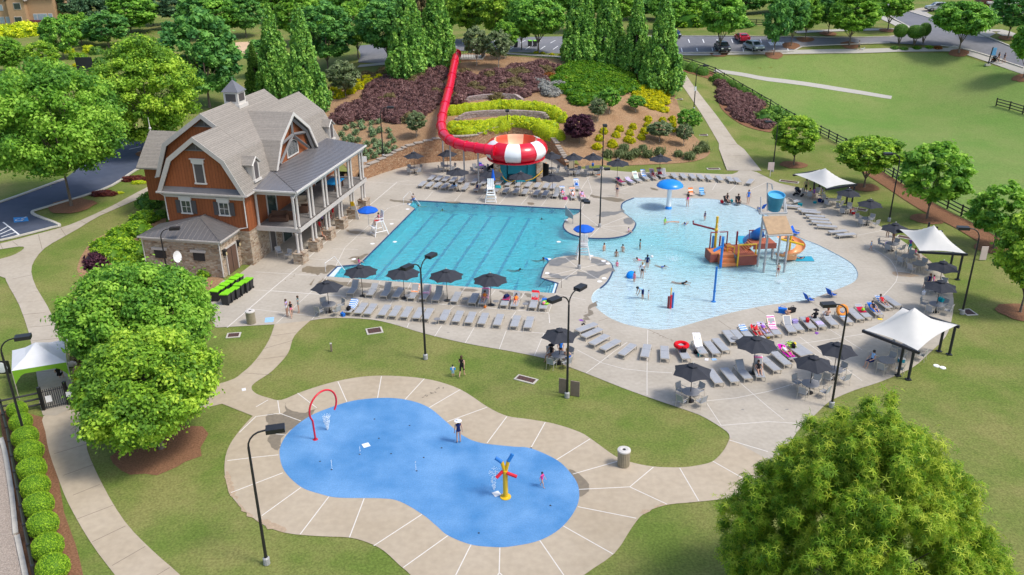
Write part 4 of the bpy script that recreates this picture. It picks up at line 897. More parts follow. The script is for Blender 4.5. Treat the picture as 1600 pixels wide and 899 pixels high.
PINE=leafmat('pine needles',(.042,.105,.046),(.084,.179,.074),(.157,.263,.116),trans=.15)
CRAPE=leafmat('grey green leaves',(.143,.208,.085),(.247,.325,.143),(.364,.429,.234))
YEL=leafmat('golden leaves',(.302,.341,.007),(.706,.655,.007),(.900,.857,.016),trans=.3)
YELG=leafmat('yellow green leaves',(.320,.456,.023),(.754,.844,.027),(.900,.900,.057),trans=.3)
PURP=leafmat('plum leaves',(.131,.062,.057),(.256,.135,.125),(.375,.225,.200),trans=.2)
PURPD=leafmat('dark plum leaves',(.042,.014,.025),(.087,.028,.045),(.147,.056,.077),trans=.2)
OLIVE=leafmat('olive leaves',(.143,.104,.046),(.254,.208,.085),(.338,.293,.130),trans=.2)
JUNI=leafmat('juniper leaves',(.050,.165,.008),(.130,.300,.012),(.240,.410,.020),trans=.25)
SILV=leafmat('silver leaves',(.240,.240,.216),(.408,.408,.372),(.576,.576,.528),trans=.2)
RUST=leafmat('rust leaves',(.192,.066,.014),(.360,.120,.022),(.504,.240,.036),trans=.25)
BOX=leafmat('boxwood leaves',(.102,.238,.017),(.272,.493,.024),(.510,.731,.051),trans=.25)
BOXD=leafmat('dark boxwood leaves',(.064,.166,.025),(.147,.304,.037),(.258,.442,.062),trans=.2)
REDF=leafmat('red flowers',(.156,.016,.021),(.338,.026,.033),(.520,.065,.065),trans=.2)
BEDR=leafmat('red bedding leaves',(.09,.018,.014),(.18,.040,.028),(.28,.080,.050),trans=.2)
ROSE=leafmat('rose leaves',(.086,.163,.067),(.163,.269,.115),(.269,.374,.182),trans=.2)
GRSS=leafmat('grass blades',(.162,.211,.081),(.308,.356,.146),(.470,.502,.227),trans=.3)
BARK=mk('bark',(.165,.130,.100),.95,.3,9,bump=.03,bscale=18)
BARKL=mk('pale bark',(.40,.35,.28),.9,.25,9,bump=.02,bscale=18)
def crown_pts(seed,kind='oval',K=150):
 """clump centres in a unit crown: half width 1, height 0..2"""
 g=np.random.default_rng(seed);C_=[];R_=[]
 lob=g.normal(size=(7,3));lob/=np.linalg.norm(lob,axis=1)[:,None]
 while len(C_)<K:
  d=g.normal(size=3);d/=np.linalg.norm(d);k=.76+.30*np.max(lob@d)-.12*g.random()
  rad=k*(.55+.45*g.random()**.35)
  p=d*rad
  if kind=='oval':p=np.array([p[0],p[1],1+p[2]*1.0]);w=1-.28*max(0,p[2]-1.0)**1.5-.1*max(0,.6-p[2]);p[0]*=w;p[1]*=w
  elif kind=='spread':p=np.array([p[0],p[1],.9+p[2]*(.95 if p[2]>0 else.7)])
  elif kind=='cone':p=np.array([p[0],p[1],.95+p[2]*1.05]);w=np.clip(1.15-.42*p[2],.25,1.02);p[0]*=w;p[1]*=w
  C_.append(p);R_.append(g.uniform(.10,.20))
 return np.array(C_),np.array(R_)
def limbs(mb,h0,zc,rad,seed,n=7,r=.16,flare=1.5,lean=(0,0)):
 g=random.Random(seed);lx,ly=lean
 mb.tube([(0,0,-.1),(0,0,.12),(lx*.3,ly*.3,h0*.5),(lx,ly,h0),(lx*1.2,ly*1.2,h0+(zc-h0)*.8)],lambda t:r*(flare if t<.05 else(1.15-.75*t)),9)
 for i in range(n):
  a=2*PI*i/n+g.uniform(-.3,.3);z0=h0*g.uniform(.8,1.25);rr=rad*g.uniform(.55,.8);z1=z0+(zc-h0)*g.uniform(.45,1.1)
  p0=Vector((lx,ly,z0));p3=Vector((lx+math.cos(a)*rr,ly+math.sin(a)*rr,z1));mid=p0.lerp(p3,.45)+Vector((0,0,.12*rad))
  mb.tube([p0,mid,p3],r*.42,6,r2=r*.12)
  for s in(-1,1):
   a2=a+s*.7;mb.tube([mid,mid+Vector((math.cos(a2)*rr*.45,math.sin(a2)*rr*.45,.2*rad))],r*.2,5,r2=r*.07)
   # crown meshes in a standard size: half width 4 m, height 8 m, standing 0..8 above the crown foot
CR={}
def crown(key,kind,seed,K,per,size,mat,**kw):
 c,r=crown_pts(seed,kind,K);c=c*4;r=r*4*kw.pop('rs',1.0)
 CR[key]=leaf_mesh('crown_'+key,c,r,per,size,mat,seed,flat=(1,1,.72),**kw)
crown('a','oval',1,200,170,.25,MAPLE,rs=.92);crown('b','oval',2,200,170,.25,LIME,rs=.92);crown('c','spread',3,200,170,.25,LIME,rs=.92)
crown('d','oval',4,150,130,.32,DARK);crown('e','oval',5,120,110,.36,OAKY);crown('f','spread',6,130,110,.36,MAPLE)
crown('g','cone',7,120,100,.34,PINE,rs=.9)
TREES=0
_mm={}
def with_mat(me,mat):
 """same mesh data, other leaf colour: the material sits on the object"""
 return me,mat
def set_mat(o,mat):
 if mat is not None:o.material_slots[0].link='OBJECT';o.material_slots[0].material=mat
TRK={}
def trunk_mesh(key,h0,seed,bark,n=7):
 k=(key,round(h0,1),bark.name)
 if k not in TRK:mb=MB();limbs(mb,h0,h0+4.5,3.4,seed,n);TRK[k]=mb.mesh('trunk',bark,True)
 return TRK[k]
def tree_at(bx,by,ty,wpx,key,mat=None,label='',group=None,trunk=.22,name='maple_tree',bark=BARK,ring=0,world=None,hmax=None,lean=None):
 p=GT(bx,by)if world is None else Vector(world);H=height_to(p,ty)if hmax is None else hmax
 k=Pj(p+Vector((0,0,H*.6)))[2];Wm=wpx*k/F
 th=H*trunk;t=thing(name,label,'tree',p,rnd.uniform(0,6.28),group)
 cr=link('crown',CR[key],t,(0,0,th*.82));sx=Wm/8;cr.scale=(sx,sx,(H-th*.82)/8.3);set_mat(cr,mat)
 h0=1.6;tm=trunk_mesh('t',h0,5,bark);tk=link('trunk',tm,t);kz=(H*.62)/(h0+4.5);f=sx*.95;tk.scale=(f,f,kz)
 if ring:r_=ring;o=sheet('mulch_ring',[p+Vector((math.cos(a)*r_*rnd.uniform(.9,1.1),math.sin(a)*r_*rnd.uniform(.9,1.1),0))for a in np.linspace(0,2*PI,18,endpoint=False)],m_mulch2,zoff=.02 if p.z<.05 else.06)
 return t
 # ---- foreground and middle trees
 # great star-leaved tree at the lower right
c_,r_=crown_pts(21,'cone',950);c_=c_*np.array([6.7,6.7,5.2]);r_=r_*5.0
gl_=leaf_mesh('crown_big',c_*(1+.05*np.random.default_rng(3).normal(size=(950,1))),r_*.56,105,.27,STARL,21,tints=np.random.default_rng(4).random(950)*.55+.35,shell=.1,star=True,up=.5,flat=(.95,.95,1.15),elong=1.4,tv=.30,arm=.30)
p=G(1388,648,11.6);p.z=0
t=thing('sweetgum_tree','huge light green star-leaved tree filling the lower right corner','tree',p,.4);cr=link('crown',gl_,t,(0,0,1.2));mb=MB();limbs(mb,2.2,7.2,3.6,9,7,.15);part('trunk',mb,BARK,t,True)
def near_tree(label,base,ty,wpx,seed,mat,K,per,size,kind='oval',trunk=1.9,nm='maple_tree',ring=0):
 p=Vector(base);H=height_to(p,ty);k=Pj(p+Vector((0,0,H*.55)))[2];Wm=wpx*k/F
 c,r=crown_pts(seed,kind,K);c=c*np.array([Wm/2,Wm/2,(H-trunk*.7)/2.08]);r=r*Wm/2
 me=leaf_mesh('crown_near',c,r,per,size,mat,seed,flat=(1,1,.72));t=thing(nm,label,'tree',p,0);link('crown',me,t,(0,0,trunk*.7))
 mb=MB();limbs(mb,trunk,H*.72,Wm*.42,seed,9,.17);part('trunk',mb,BARK,t,True)
 if ring:sheet('mulch_ring',[p+Vector((math.cos(a)*ring*rnd.uniform(.9,1.12),math.sin(a)*ring*rnd.uniform(.9,1.12),0))for a in np.linspace(0,2*PI,20,endpoint=False)],m_mulch2,flat=-.01)
 return t
near_tree('bright green maple left of the splash pad, the nearer of two',G(252,700),522,222,31,LIME,330,250,.15,ring=2.6)
near_tree('bright green maple between the gate tent and the green lidded bins',G(232,590),402,222,32,MAPLE,330,230,.16)
near_tree('wide spreading maple between the car park and the path at the left edge',GT(112,322),72,222,33,MAPLE,320,220,.22,kind='spread',trunk=3.6)
near_tree('bright leafy maple behind the left gable of the clubhouse',GT(243,238),48,165,34,LIME,260,200,.22,trunk=2.5)
for a in(GT(112,322),GT(243,238)):sheet('mulch_ring',[a+Vector((math.cos(b)*2.3*rnd.uniform(.9,1.1),math.sin(b)*2.3*rnd.uniform(.9,1.1),0))for b in np.linspace(0,2*PI,16,endpoint=False)],m_mulch2,zoff=.05)
tree_at(328,168,14,125,'d',None,'tall dark green oak behind the clubhouse cupola',trunk=.22,name='oak_tree')
# right hand lawn trees, from the path down to the edge of the picture
RG='young trees along the field fence'
for a in[(1240,258,178,76,'b',LIME,'small round lime green tree in front of the fence bend by the path'),(1350,293,200,100,'c',LIME,'broad tree behind the first white shade canopy'),(1448,342,215,104,'e',MAPLE,'upright tree with a forked trunk between the fence and the second canopy'),(1552,388,280,92,'e',MAPLE,'tree standing close to the fence at the right edge, behind the lamp post'),(1594,488,318,112,'b',LIME,'large bright tree cut by the right edge above a bark ring')]:
 tree_at(*a[:6],label=a[6],group=RG,name='lawn_tree',trunk=.3,ring=1.7)
 # trees by the road at the top right
RT='street trees along the far road'
for a in[(1124,84,-22,70,'f',OAKY,'street tree beside the silver car in the far car park'),(1209,86,-6,46,'e',DARK,'narrow tree left of the road stripes, nearest the kerb'),(1236,72,-14,52,'a',DARK,'tree just behind the narrow one left of the road stripes'),(1258,62,-12,44,'b',MAPLE,'yellow green tree beyond the road left of the middle'),(1294,53,-16,52,'d',None,'dark tree beyond the road behind the round street tree'),(1327,71,-12,82,'a',MAPLE,'round full street tree with a straight trunk above the lawn'),(1387,48,-24,62,'f',MAPLE,'tree on the verge where the two roads meet'),(1498,83,-12,88,'c',OAKY,'spreading tree in front of the main road'),(1599,122,22,62,'f',MAPLE,'tree at the right edge beside the footpath'),(1575,60,-25,70,'d',None,'dark tree in front of the porch of the far house'),(1040,50,-20,60,'a',OAKY,'tree beyond the car park behind the tall conifers')]:
 tree_at(*a[:6],label=a[6],group=RT,name='street_tree',trunk=.3,ring=1.6)
 # trees behind the bank and around the car park
BK='trees behind the planted bank'
for a in[(841,83,-18,88,'c',OAKY,'layered bright tree on the car park island'),(815,78,-10,56,'b',MAPLE,'slim bright tree behind the layered one'),(775,70,-30,70,'b',LIME,'bright tree behind the crape myrtles'),(733,66,-30,70,'b',LIME,'bright tree left above the slide entrance'),(607,104,-8,92,'a',DARK,'dark maple left of the broad conifers'),(513,112,2,100,'d',DARK,'large dark maple behind the clubhouse conifers'),(560,92,-4,72,'a',MAPLE,'maple between the two dark maples'),(470,70,-14,80,'d',MAPLE,'tree behind the pair of slim conifers'),(540,152,92,52,'e',CRAPE,'thin young tree among the golden shrubs'),(700,60,-30,60,'d',OAKY,'tree over the broad conifers'),(905,50,-30,70,'d',OAKY,'tree far behind the middle conifers'),(960,50,-30,80,'a',MAPLE,'tree far behind between the conifer groups')]:
 tree_at(*a[:6],label=a[6],group=BK,name='shade_tree',trunk=.28)
for a in[(745,103,38,42,'e',CRAPE,'grey green crape myrtle nearest the slide entrance'),(779,106,44,42,'e',CRAPE,'second grey green crape myrtle on the top of the bank'),(789,92,30,40,'b',MAPLE,'crape myrtle with white stems behind the second one'),(651,215,172,32,'e',CRAPE,'bare looking small crape myrtle below the plum shrubs'),(952,178,135,36,'e',OAKY,'small tree before the juniper bank, left of the white flowering one'),(934,190,152,28,'e',CRAPE,'tiny grey tree behind the middle lamp post'),(993,175,148,30,'e',OAKY,'small white flowering tree beside the golden bank'),(1030,222,188,40,'e',CRAPE,'low grey green tree between the small golden shrubs and the path'),(1075,212,168,38,'e',OAKY,'small tree on the grass left of the concrete path'),(1068,228,192,26,'e',CRAPE,'small thin tree at the right end of the bark bed')]:
 tree_at(*a[:6],label=a[6],group='small trees on the bank',name='crape_myrtle',trunk=.35,bark=BARKL)
tree_at(905,224,176,50,'a',PURPD,'dark purple leaved tree at the end of the yellow hedges',name='purple_plum_tree',trunk=.2)
# far wood in the left and middle background
WG='trees of the far wood'
for i,(bx,by,ty,w,k,m)in enumerate([(205,52,-12,90,'d',OAKY),(170,74,15,70,'e',DARK),(128,70,18,60,'e',MAPLE),(100,92,20,56,'e',OAKY),(20,114,56,50,'b',MAPLE),(72,118,62,58,'b',LIME),(150,60,-25,60,'g',None),(120,40,-30,54,'g',None),(240,40,-20,70,'g',None),(280,45,-20,70,'g',None),(180,30,-30,60,'g',None),(315,58,-16,70,'d',None),(350,60,-14,80,'f',OAKY),(385,58,-10,60,'a',DARK),(410,120,60,50,'d',None),(430,35,-24,60,'e',MAPLE),(460,30,-30,70,'e',LIME),(510,28,-30,76,'e',MAPLE),(552,30,-28,70,'b',OAKY),(600,30,-30,76,'e',MAPLE),(650,28,-30,76,'a',OAKY),(760,28,-34,90,'b',MAPLE),(830,26,-30,90,'a',MAPLE),(880,26,-30,80,'e',OAKY),(1000,30,-30,90,'d',None),(1060,32,-24,80,'f',OAKY),(1100,28,-20,70,'a',MAPLE),(1165,22,-26,70,'d',None),(1230,18,-26,80,'a',OAKY),(1290,14,-26,80,'f',MAPLE),(1350,14,-26,80,'d',None)]):
 tree_at(bx,by,ty,w,k,m,'leafy tree of the far wood behind the car park' if k!='g' else 'dark pine standing beside the far tan house',WG if k!='g' else 'pines beside the far house',name='wood_tree' if k!='g' else 'pine_tree',trunk=.2 if k!='g' else.35)
gr=random.Random(12)
for row,(d,n)in enumerate(((262,17),(300,18),(345,18))):
 for i in range(n):
  x=-190+390*(i+.5)/n+gr.uniform(-5,5);y=d+gr.uniform(-8,8)
  px_,py_,_=Pj((x,y,9));
  tree_at(0,0,0,0,gr.choice('adefd'),gr.choice([None,OAKY,DARK,MAPLE]),'tree of the far tree line along the top of the picture','far tree line',world=(x,y,T(x,y)),hmax=gr.uniform(15,19),name='wood_tree',trunk=.12)
  o=COL.objects[-1]
for o in list(COL.objects):
 if o.name.startswith('wood_tree')and o.get('group')=='far tree line':
  s=gr.uniform(1.7,2.2)
  for c in o.children:
   if c.name.startswith('crown'):c.scale=(s,s,c.scale[2])
   else:c.scale=(1.5,1.5,c.scale[2])
   # ---- conifers
def conifer_mesh(seed,K=230,per=34):
 g=np.random.default_rng(seed);C_=[];R_=[];tn=[]
 for i in range(K):
  z=g.random()**1.2;a=g.random()*2*PI;w=(1-z)**.9*(.9+.12*math.sin(3*a+seed))*(.82+.2*g.random());s_=(.75+.5*(1-z));tt=g.random()*.8+.1
  for k in range(5):
   f=k/4;ww=w*(.80+.22*f);C_.append([math.cos(a)*ww,math.sin(a)*ww,z*3.75+.05+f*.36*s_]);R_.append(.165*s_*(1-.72*f));tn.append(min(1,tt*.6+f*.35))
 return leaf_mesh('crown_conifer',np.array(C_)*2.2,np.array(R_)*2.2,per,.17,CONI,seed,up=.25,shell=.35,flat=(1,1,1.25),elong=1.7,lift=.9,tints=np.array(tn))
CM=[conifer_mesh(41),conifer_mesh(42)]
for i,(bx,by,ty,w,lb)in enumerate([(434,152,8,74,'slim conifer behind the clubhouse roof, left of a pair'),(482,176,10,80,'slim conifer behind the clubhouse roof, right of a pair'),(640,120,-34,88,'broad conifer left of the slide entrance, the nearer one'),(684,104,-40,72,'broad conifer right behind the nearer one by the slide entrance'),(906,98,-42,76,'conifer at the left of the four behind the juniper bank'),(948,104,-48,66,'second conifer from the left behind the juniper bank'),(992,120,-12,62,'third conifer from the left, before the golden bank'),(1032,143,-14,78,'rightmost conifer where the concrete path begins'),(402,145,68,38,'small reddish conifer left of the slim pair'),(668,95,-60,60,'conifer with rust red branches behind the slide entrance')]):
 p=GT(bx,by);H=height_to(p,ty);k=Pj(p+Vector((0,0,H*.3)))[2];sx=w*k/F/4.4
 t=thing('conifer',lb,'conifer',p,rnd.uniform(0,6),'tall conifers');cr=link('crown',CM[i%2],t,(0,0,.15));cr.scale=(sx,sx,H/8.9)
 if i in(8,9):set_mat(cr,OLIVE if i==9 else BOXD)
 part('trunk',MB().tube([(0,0,-.1),(0,0,H*.8)],.28,8,r2=.05),BARK,t,True)
 # ---- shrubs: leafy mounds sharing three meshes
def mound(seed,n,size,round_=False,core=.86):
 g=np.random.default_rng(seed);K=60;C_=[];R_=[]
 for i in range(K):
  d=g.normal(size=3);d/=np.linalg.norm(d);d[2]=abs(d[2])if not round_ else(d[2]if d[2]>-.45 else-d[2]);k=.80+(.10 if not round_ else.05)*g.random()
  C_.append(d*k);R_.append(.16+.07*g.random())
 me=leaf_mesh('foliage_mound',np.array(C_),np.array(R_),n//K,size,BOX,seed,up=.35,shell=.45,elong=1.3);return me
MO=[mound(51,2400,.10),mound(52,2400,.10),mound(53,2400,.10)];
def clipped(seed,n=5200,size=.05):
 g=np.random.default_rng(seed);d=g.normal(size=(n,3));d/=np.linalg.norm(d,axis=1)[:,None];sgn=np.sign(d);sq=sgn*np.abs(d)**.82;sq/=np.linalg.norm(sq**1,axis=1)[:,None]**.75
 sq*=(1+.035*np.sin(d[:,:1]*5+seed)*np.sin(d[:,1:2]*4))
 return leaf_mesh('foliage_ball',sq*.86,np.full(n,.035),1,size,BOX,seed,up=.15,shell=.2,elong=1.3,flat=(1,1,1),tints=g.random(n)*.7+.15)
BALL=clipped(54);BALL2=clipped(55)
corem={}
def core_mesh(round_):
 if round_ not in corem:
  mb=MB()
  if round_:mb.ball((0,0,0),.83,16,10)
  else:mb.lathe([(.80,-.25),(.80,.05),(.72,.38),(.5,.62),(.25,.75),(0.001,.78)],14)
  me=mb.mesh('inner_foliage',BOX,True);corem[round_]=me
 return corem[round_]
SG={}
def shrub(p,rx,rz,mat,name,label,cat='shrub',group=None,ry=None,round_=False,rot=None,mesh=None):
 t=thing(name,label,cat,p,rnd.uniform(0,6)if rot is None else rot,group)
 z0=rz*.9 if round_ else 0
 me=mesh or(rnd.choice([BALL,BALL2])if round_ else rnd.choice(MO))
 f=link('foliage',me,t,(0,0,z0));f.scale=(rx,ry or rx,rz);set_mat(f,mat)
 c=link('inner_foliage',core_mesh(round_),t,(0,0,z0));c.scale=(rx,ry or rx,rz);set_mat(c,mat)
 return t
def fill(poly,step,rx,rz,mat,name,label,group,alt=None,alt_p=0,jit=.3,seed=1):
 g=random.Random(seed);P_=np.array([[a.x,a.y]for a in pxt(poly,smooth=False)]);x0,y0=P_.min(0);x1,y1=P_.max(0);y=y0;k=0;c=0
 while y<y1:
  x=x0+(step/2 if k%2 else 0)
  while x<x1:
   q_=(x+g.uniform(-jit,jit)*step,y+g.uniform(-jit,jit)*step)
   if inside(np.array([q_]),P_)[0]:
    m=mat;nm,lb,gp=name,label,group
    if alt and g.random()<alt_p:m,nm,lb,gp=alt
    s=g.uniform(.85,1.2);shrub(Vector((*q_,T(*q_))),rx*s,rz*g.uniform(.85,1.2),m,nm,lb,group=gp);c+=1
   x+=step
  y+=step*.87;k+=1
 return c
PL='clipped plum coloured shrub in the mass on the planted bank left of the slide'
fill([(524,188),(530,176),(552,164),(572,155),(585,134),(604,128),(640,122),(678,112),(698,102),(696,122),(688,150),(684,170),(672,178),(655,178),(650,190),(620,196),(600,184),(575,186),(540,196)],1.75,1.35,1.25,PURP,'plum_shrub',PL,'plum shrubs left of the slide',(OLIVE,'olive_shrub','olive brown shrub scattered among the plum shrubs left of the slide','olive shrubs left of the slide'),.05)
fill([(708,163),(706,145),(712,118),(740,112),(775,118),(800,108),(840,102),(868,106),(862,122),(842,140),(835,150),(800,158),(760,150),(735,154)],1.9,1.4,1.05,PURP,'plum_shrub','plum coloured shrub in the mass on the bank right of the slide','plum shrubs right of the slide',(OLIVE,'olive_shrub','olive brown shrub scattered among the plum shrubs right of the slide','olive shrubs right of the slide'),.3,seed=4)
fill([(1125,131),(1140,135),(1163,148),(1185,162),(1182,176),(1200,197),(1208,205),(1180,199),(1150,184),(1130,164),(1124,145)],1.5,1.2,.95,PURP,'plum_shrub','plum coloured shrub in the long bed between the fence hedge and the path','plum shrubs by the fence',seed=5)
fill([(868,140),(872,118),(905,95),(940,103),(990,124),(992,143),(968,150),(930,160),(900,160),(880,155)],1.9,1.75,1.1,JUNI,'juniper','bright green juniper in the wide low mass before the conifers','junipers on the bank',seed=6)
fill([(990,128),(1012,133),(1042,145),(1050,165),(1032,176),(1006,172),(992,152)],1.45,1.1,.8,YEL,'golden_shrub','golden yellow shrub in the patch below the rightmost conifer','golden shrubs in the bright patch',seed=7)
fill([(520,134),(560,124),(600,108),(618,106),(614,114),(570,130),(530,142)],1.8,1.3,.8,OLIVE,'olive_shrub','low olive shrub in the band behind the golden shrubs','olive shrubs behind the golden ones',seed=8)
for(x,y,w,m,nm,lb)in[(852,139,1.7,SILV,'silver_shrub','silver grey shrub at the left end of the junipers, nearest the plum shrubs'),(862,147,1.6,SILV,'silver_shrub','silver grey shrub at the foot of the junipers'),(843,132,1.5,SILV,'silver_shrub','silver grey shrub uppermost of the three by the junipers'),(857,124,1.3,RUST,'rust_shrub','rust orange shrub above the silver ones'),(880,130,1.2,RUST,'rust_shrub','rust orange shrub inside the juniper mass'),(873,137,1.4,SILV,'silver_shrub','silver grey shrub touching the junipers')]:
 shrub(GT(x,y),w,1.1,m,nm,lb)
def row(pts,step,rx,rz,mat,name,label,group,seed=1):
 P_=spline([GT(*p)for p in pts],False,6);s=0;nxt=0;g=random.Random(seed)
 for a,b in zip(P_[:-1],P_[1:]):
  d=(b-a).length
  while nxt<=s+d:
   q_=a.lerp(b,(nxt-s)/d);shrub(Vector((q_.x+g.uniform(-.1,.1),q_.y+g.uniform(-.1,.1),T(q_.x,q_.y))),rx*g.uniform(1.0,1.2),rz*g.uniform(1.1,1.25),mat,name,label,group=group,mesh=g.choice([BALL,BALL2,MO[0]]));nxt+=step
  s+=d
row([(708,178),(740,175),(775,171.5),(810,171),(845,174),(868,183),(880,192)],.95,1.05,1.25,YELG,'hedge_shrub','yellow green clipped shrub of the upper hedge arc above the bowl','shrubs of the upper hedge arc')
row([(707,199),(728,200),(760,197),(800,195),(840,196),(874,202)],1.0,.95,.9,YELG,'hedge_shrub','yellow green clipped shrub in the back row of the lower hedge','back row of the lower hedge',2)
row([(712,206),(735,210),(760,207),(800,204),(835,205),(862,212),(878,218)],1.0,1.05,1.0,YELG,'hedge_shrub','yellow green clipped shrub in the front row of the lower hedge','front row of the lower hedge',3)
row([(1066,106),(1082,110),(1095,114),(1110,120)],1.9,1.25,1.25,BOXD,'hedge_shrub','dark clipped shrub in the row along the upper end of the fence','hedge along the upper fence',4)
row([(1118,126),(1140,133),(1165,146),(1192,163)],1.5,1.0,.95,BOXD,'hedge_shrub','low clipped shrub in the hedge between the fence and the plum bed','hedge beside the plum bed',5)
GSH=[(850,745),(845,785),(825,820),(808,858),(755,792),(735,832),(722,873),(672,805),(650,843),(625,893),(575,820),(545,865),(940,752),(1000,745),(1003,777),(1003,808)]
for i,(x,y)in enumerate(GSH):shrub(GT(800+x/4,y/4+3),.62,.85,YEL,'golden_shrub','small golden yellow shrub standing alone on the bark below the junipers',group='small golden shrubs on the bark')
for x,y in((933,232),(957,229),(985,222)):shrub(GT(x,y),.75,.8,YEL,'golden_shrub','small golden yellow shrub low on the bark behind the far umbrellas',group='golden shrubs behind the far umbrellas')
for x,y in[(770,500),(705,522),(700,503),(645,550),(628,523),(592,578),(575,543),(520,605),(505,560)]:shrub(GT(400+x/4,y/4+1),1.05,1.1,YEL,'golden_shrub','round golden shrub in the row climbing behind the clubhouse',group='golden shrubs behind the clubhouse')
# ornamental grass and roses
g_=np.random.default_rng(9);tuft=leaf_mesh('grass_tuft',np.array([[0,0,.35]]),np.array([.55]),420,.1,GRSS,9,up=.1,shell=.3,flat=(1,1,.75),elong=6,lift=1.0)
for x,y in[(700,42),(600,82),(675,82),(820,42),(735,92),(845,82),(920,68),(1040,78),(1110,96),(1160,56),(1200,48),(770,76),(1190,20)]:
 t=thing('ornamental_grass','pale tuft of ornamental grass at the foot of the bark bank','grass',GT(800+x/4,225+y/4),rnd.uniform(0,6),'tufts of ornamental grass',me=tuft);s=rnd.uniform(1.0,1.35);t.scale=(s,s,s*.95)
rose=leaf_mesh('rose_foliage',np.array([[0,0,.45],[.3,.1,.4],[-.25,.2,.5],[0,-.3,.35],[.1,.1,.75]]),np.array([.35]*5),60,.14,ROSE,10,shell=.3)
bloom=leaf_mesh('rose_bloom',np.array([[0,0,.5],[.3,.1,.6],[-.25,.2,.6],[0,-.3,.5]]),np.array([.4]*4),7,.12,REDF,11,shell=.7,elong=1)
for i,(x,y)in enumerate([(170,190),(260,160),(355,140),(375,185),(485,125),(575,110),(115,270),(285,250),(205,300),(145,330),(235,345),(320,340),(490,210),(495,270),(520,350),(580,225),(705,220),(715,290),(755,350),(700,400),(770,450),(600,390),(540,420),(430,395),(380,440),(390,500),(465,490),(430,560),(520,540),(580,490),(650,480),(690,490),(640,440)]):
 red=x>640 or y>430
 t=thing('rose_bush','low rose bush with red blooms on the bark above the retaining wall' if red else 'low green rose bush on the bark behind the porch','rose bush',GT(520+x/8,180+y/8),rnd.uniform(0,6),'flowering rose bushes' if red else 'green rose bushes')
 s=rnd.uniform(.75,1.05);t.scale=(s,s,s);link('foliage',rose,t)
 if red:link('blooms',bloom,t)
 # clipped balls of the lower left
for i,(x,y,w)in enumerate([(30,652,36),(36,672,40),(43,697,46),(50,721,49),(54,748,51),(59,776,52),(64,805,54),(71,836,55),(79,870,56),(87,903,58)]):
 p=G(x,y);k=Pj(p)[2];r_=w/2*k/F
 shrub(p,r_*.95,r_*.80,BOX,'box_ball',ORD[i]+' clipped round box shrub from the gate along the black fence','clipped shrub','clipped box balls',round_=True)
def sh(x,y,wpx,hr,mat,name,label,ry=1,rot=0,round_=False):
 p=GT(x,y);k=Pj(p)[2];r_=wpx/2*k/F;return shrub(p,r_,r_*hr,mat,name,label,ry=r_*ry,rot=rot,round_=round_)
sh(136,628,30,.8,BOX,'box_ball','single clipped box shrub just right of the gate fence',round_=True)
for i,(x,y,w,m,lb)in enumerate([(136,590,40,RUST,'yellow and orange leaved shrub beside the gate tent, nearest the fence'),(128,562,36,OLIVE,'greenish orange shrub behind the yellow and orange one'),(124,530,34,OLIVE,'olive shrub at the corner of the near trees')]):sh(x,y,w,1.1,YELG if i==0 else m,'mixed_shrub',lb)
for(x,y,w,hr,m,nm,lb)in[(234,322,44,1.0,BOXD,'round_shrub','big round dark green shrub at the corner of the clubhouse'),(251,338,26,.8,BOXD,'round_shrub','smaller dark shrub between the big round one and the annex'),(226,345,46,.7,BOX,'bright_shrub','bright green clipped shrub behind the annex, uppermost'),(214,364,52,.75,BOX,'bright_shrub','bright green shrub below the uppermost one'),(163,388,44,.8,BOX,'bright_shrub','bright green shrub above the plum shrub by the path'),(192,392,56,.8,BOX,'bright_shrub','bright green shrub between the plum shrub and the annex'),(172,403,46,.8,BOX,'bright_shrub','bright green shrub touching the plum shrub'),(214,398,50,.8,BOX,'bright_shrub','bright green shrub left of the annex lamp post'),(205,418,48,.8,BOX,'bright_shrub','bright green shrub hidden behind the near trees'),(232,392,40,.8,BOX,'bright_shrub','bright green shrub against the left corner of the annex'),(186,372,40,.9,BOX,'bright_shrub','bright green shrub between the mulch and the upper hedge'),(236,372,40,.8,BOX,'bright_shrub','bright green shrub tucked between hedge and clubhouse wall'),(262,415,30,.9,RUST,'rust_shrub','orange tipped shrub before the annex wall'),(240,410,28,.9,YELG,'yellow_shrub','yellow green shrub before the left end of the annex'),(282,424,30,.9,YELG,'yellow_shrub','yellow green shrub under the satellite dish'),(306,420,28,.9,BOXD,'round_shrub','dark shrub below the annex window'),(321,431,26,1.0,BOX,'round_shrub','round shrub second from the annex corner'),(337,428,22,1.1,BOX,'round_shrub','round shrub nearest the annex corner'),(117,92,20,1.1,BOX,'garden_shrub','conical shrub left in the far garden'),(140,82,22,1.1,YELG,'garden_shrub','lime conical shrub in the far garden'),(108,82,18,1.2,YELG,'garden_shrub','small lime shrub in the far garden'),(152,84,24,1.0,BOXD,'garden_shrub','dark ball shrub in the far garden'),(128,92,20,1.0,BOX,'garden_shrub','ball shrub before the conical ones in the far garden'),(160,104,38,.8,BOXD,'garden_shrub','broad hedge block before the dark gate panel'),(40,55,60,.7,YELG,'garden_shrub','yellow green hedge clump below the tan house'),(75,52,50,.7,OAKY,'garden_shrub','green hedge clump under the tan house balcony'),(12,58,50,.8,YELG,'garden_shrub','yellow green clump at the left edge below the tan house'),(1150,42,60,.5,OAKY,'garden_shrub','low dark hedge beyond the red car'),(1080,40,70,.7,JUNI,'garden_shrub','rounded green hedge beyond the car park')]:
 sh(x,y,w,hr,m,nm,lb)
sh(150,414,70,.55,PURPD,'plum_shrub','clipped dark plum shrub at the edge of the lawn left of the annex',ry=.55,rot=-.9)
sh(139,102,46,.35,YEL,'golden_shrub','golden ground cover strip in the far garden',ry=.5,rot=.6)
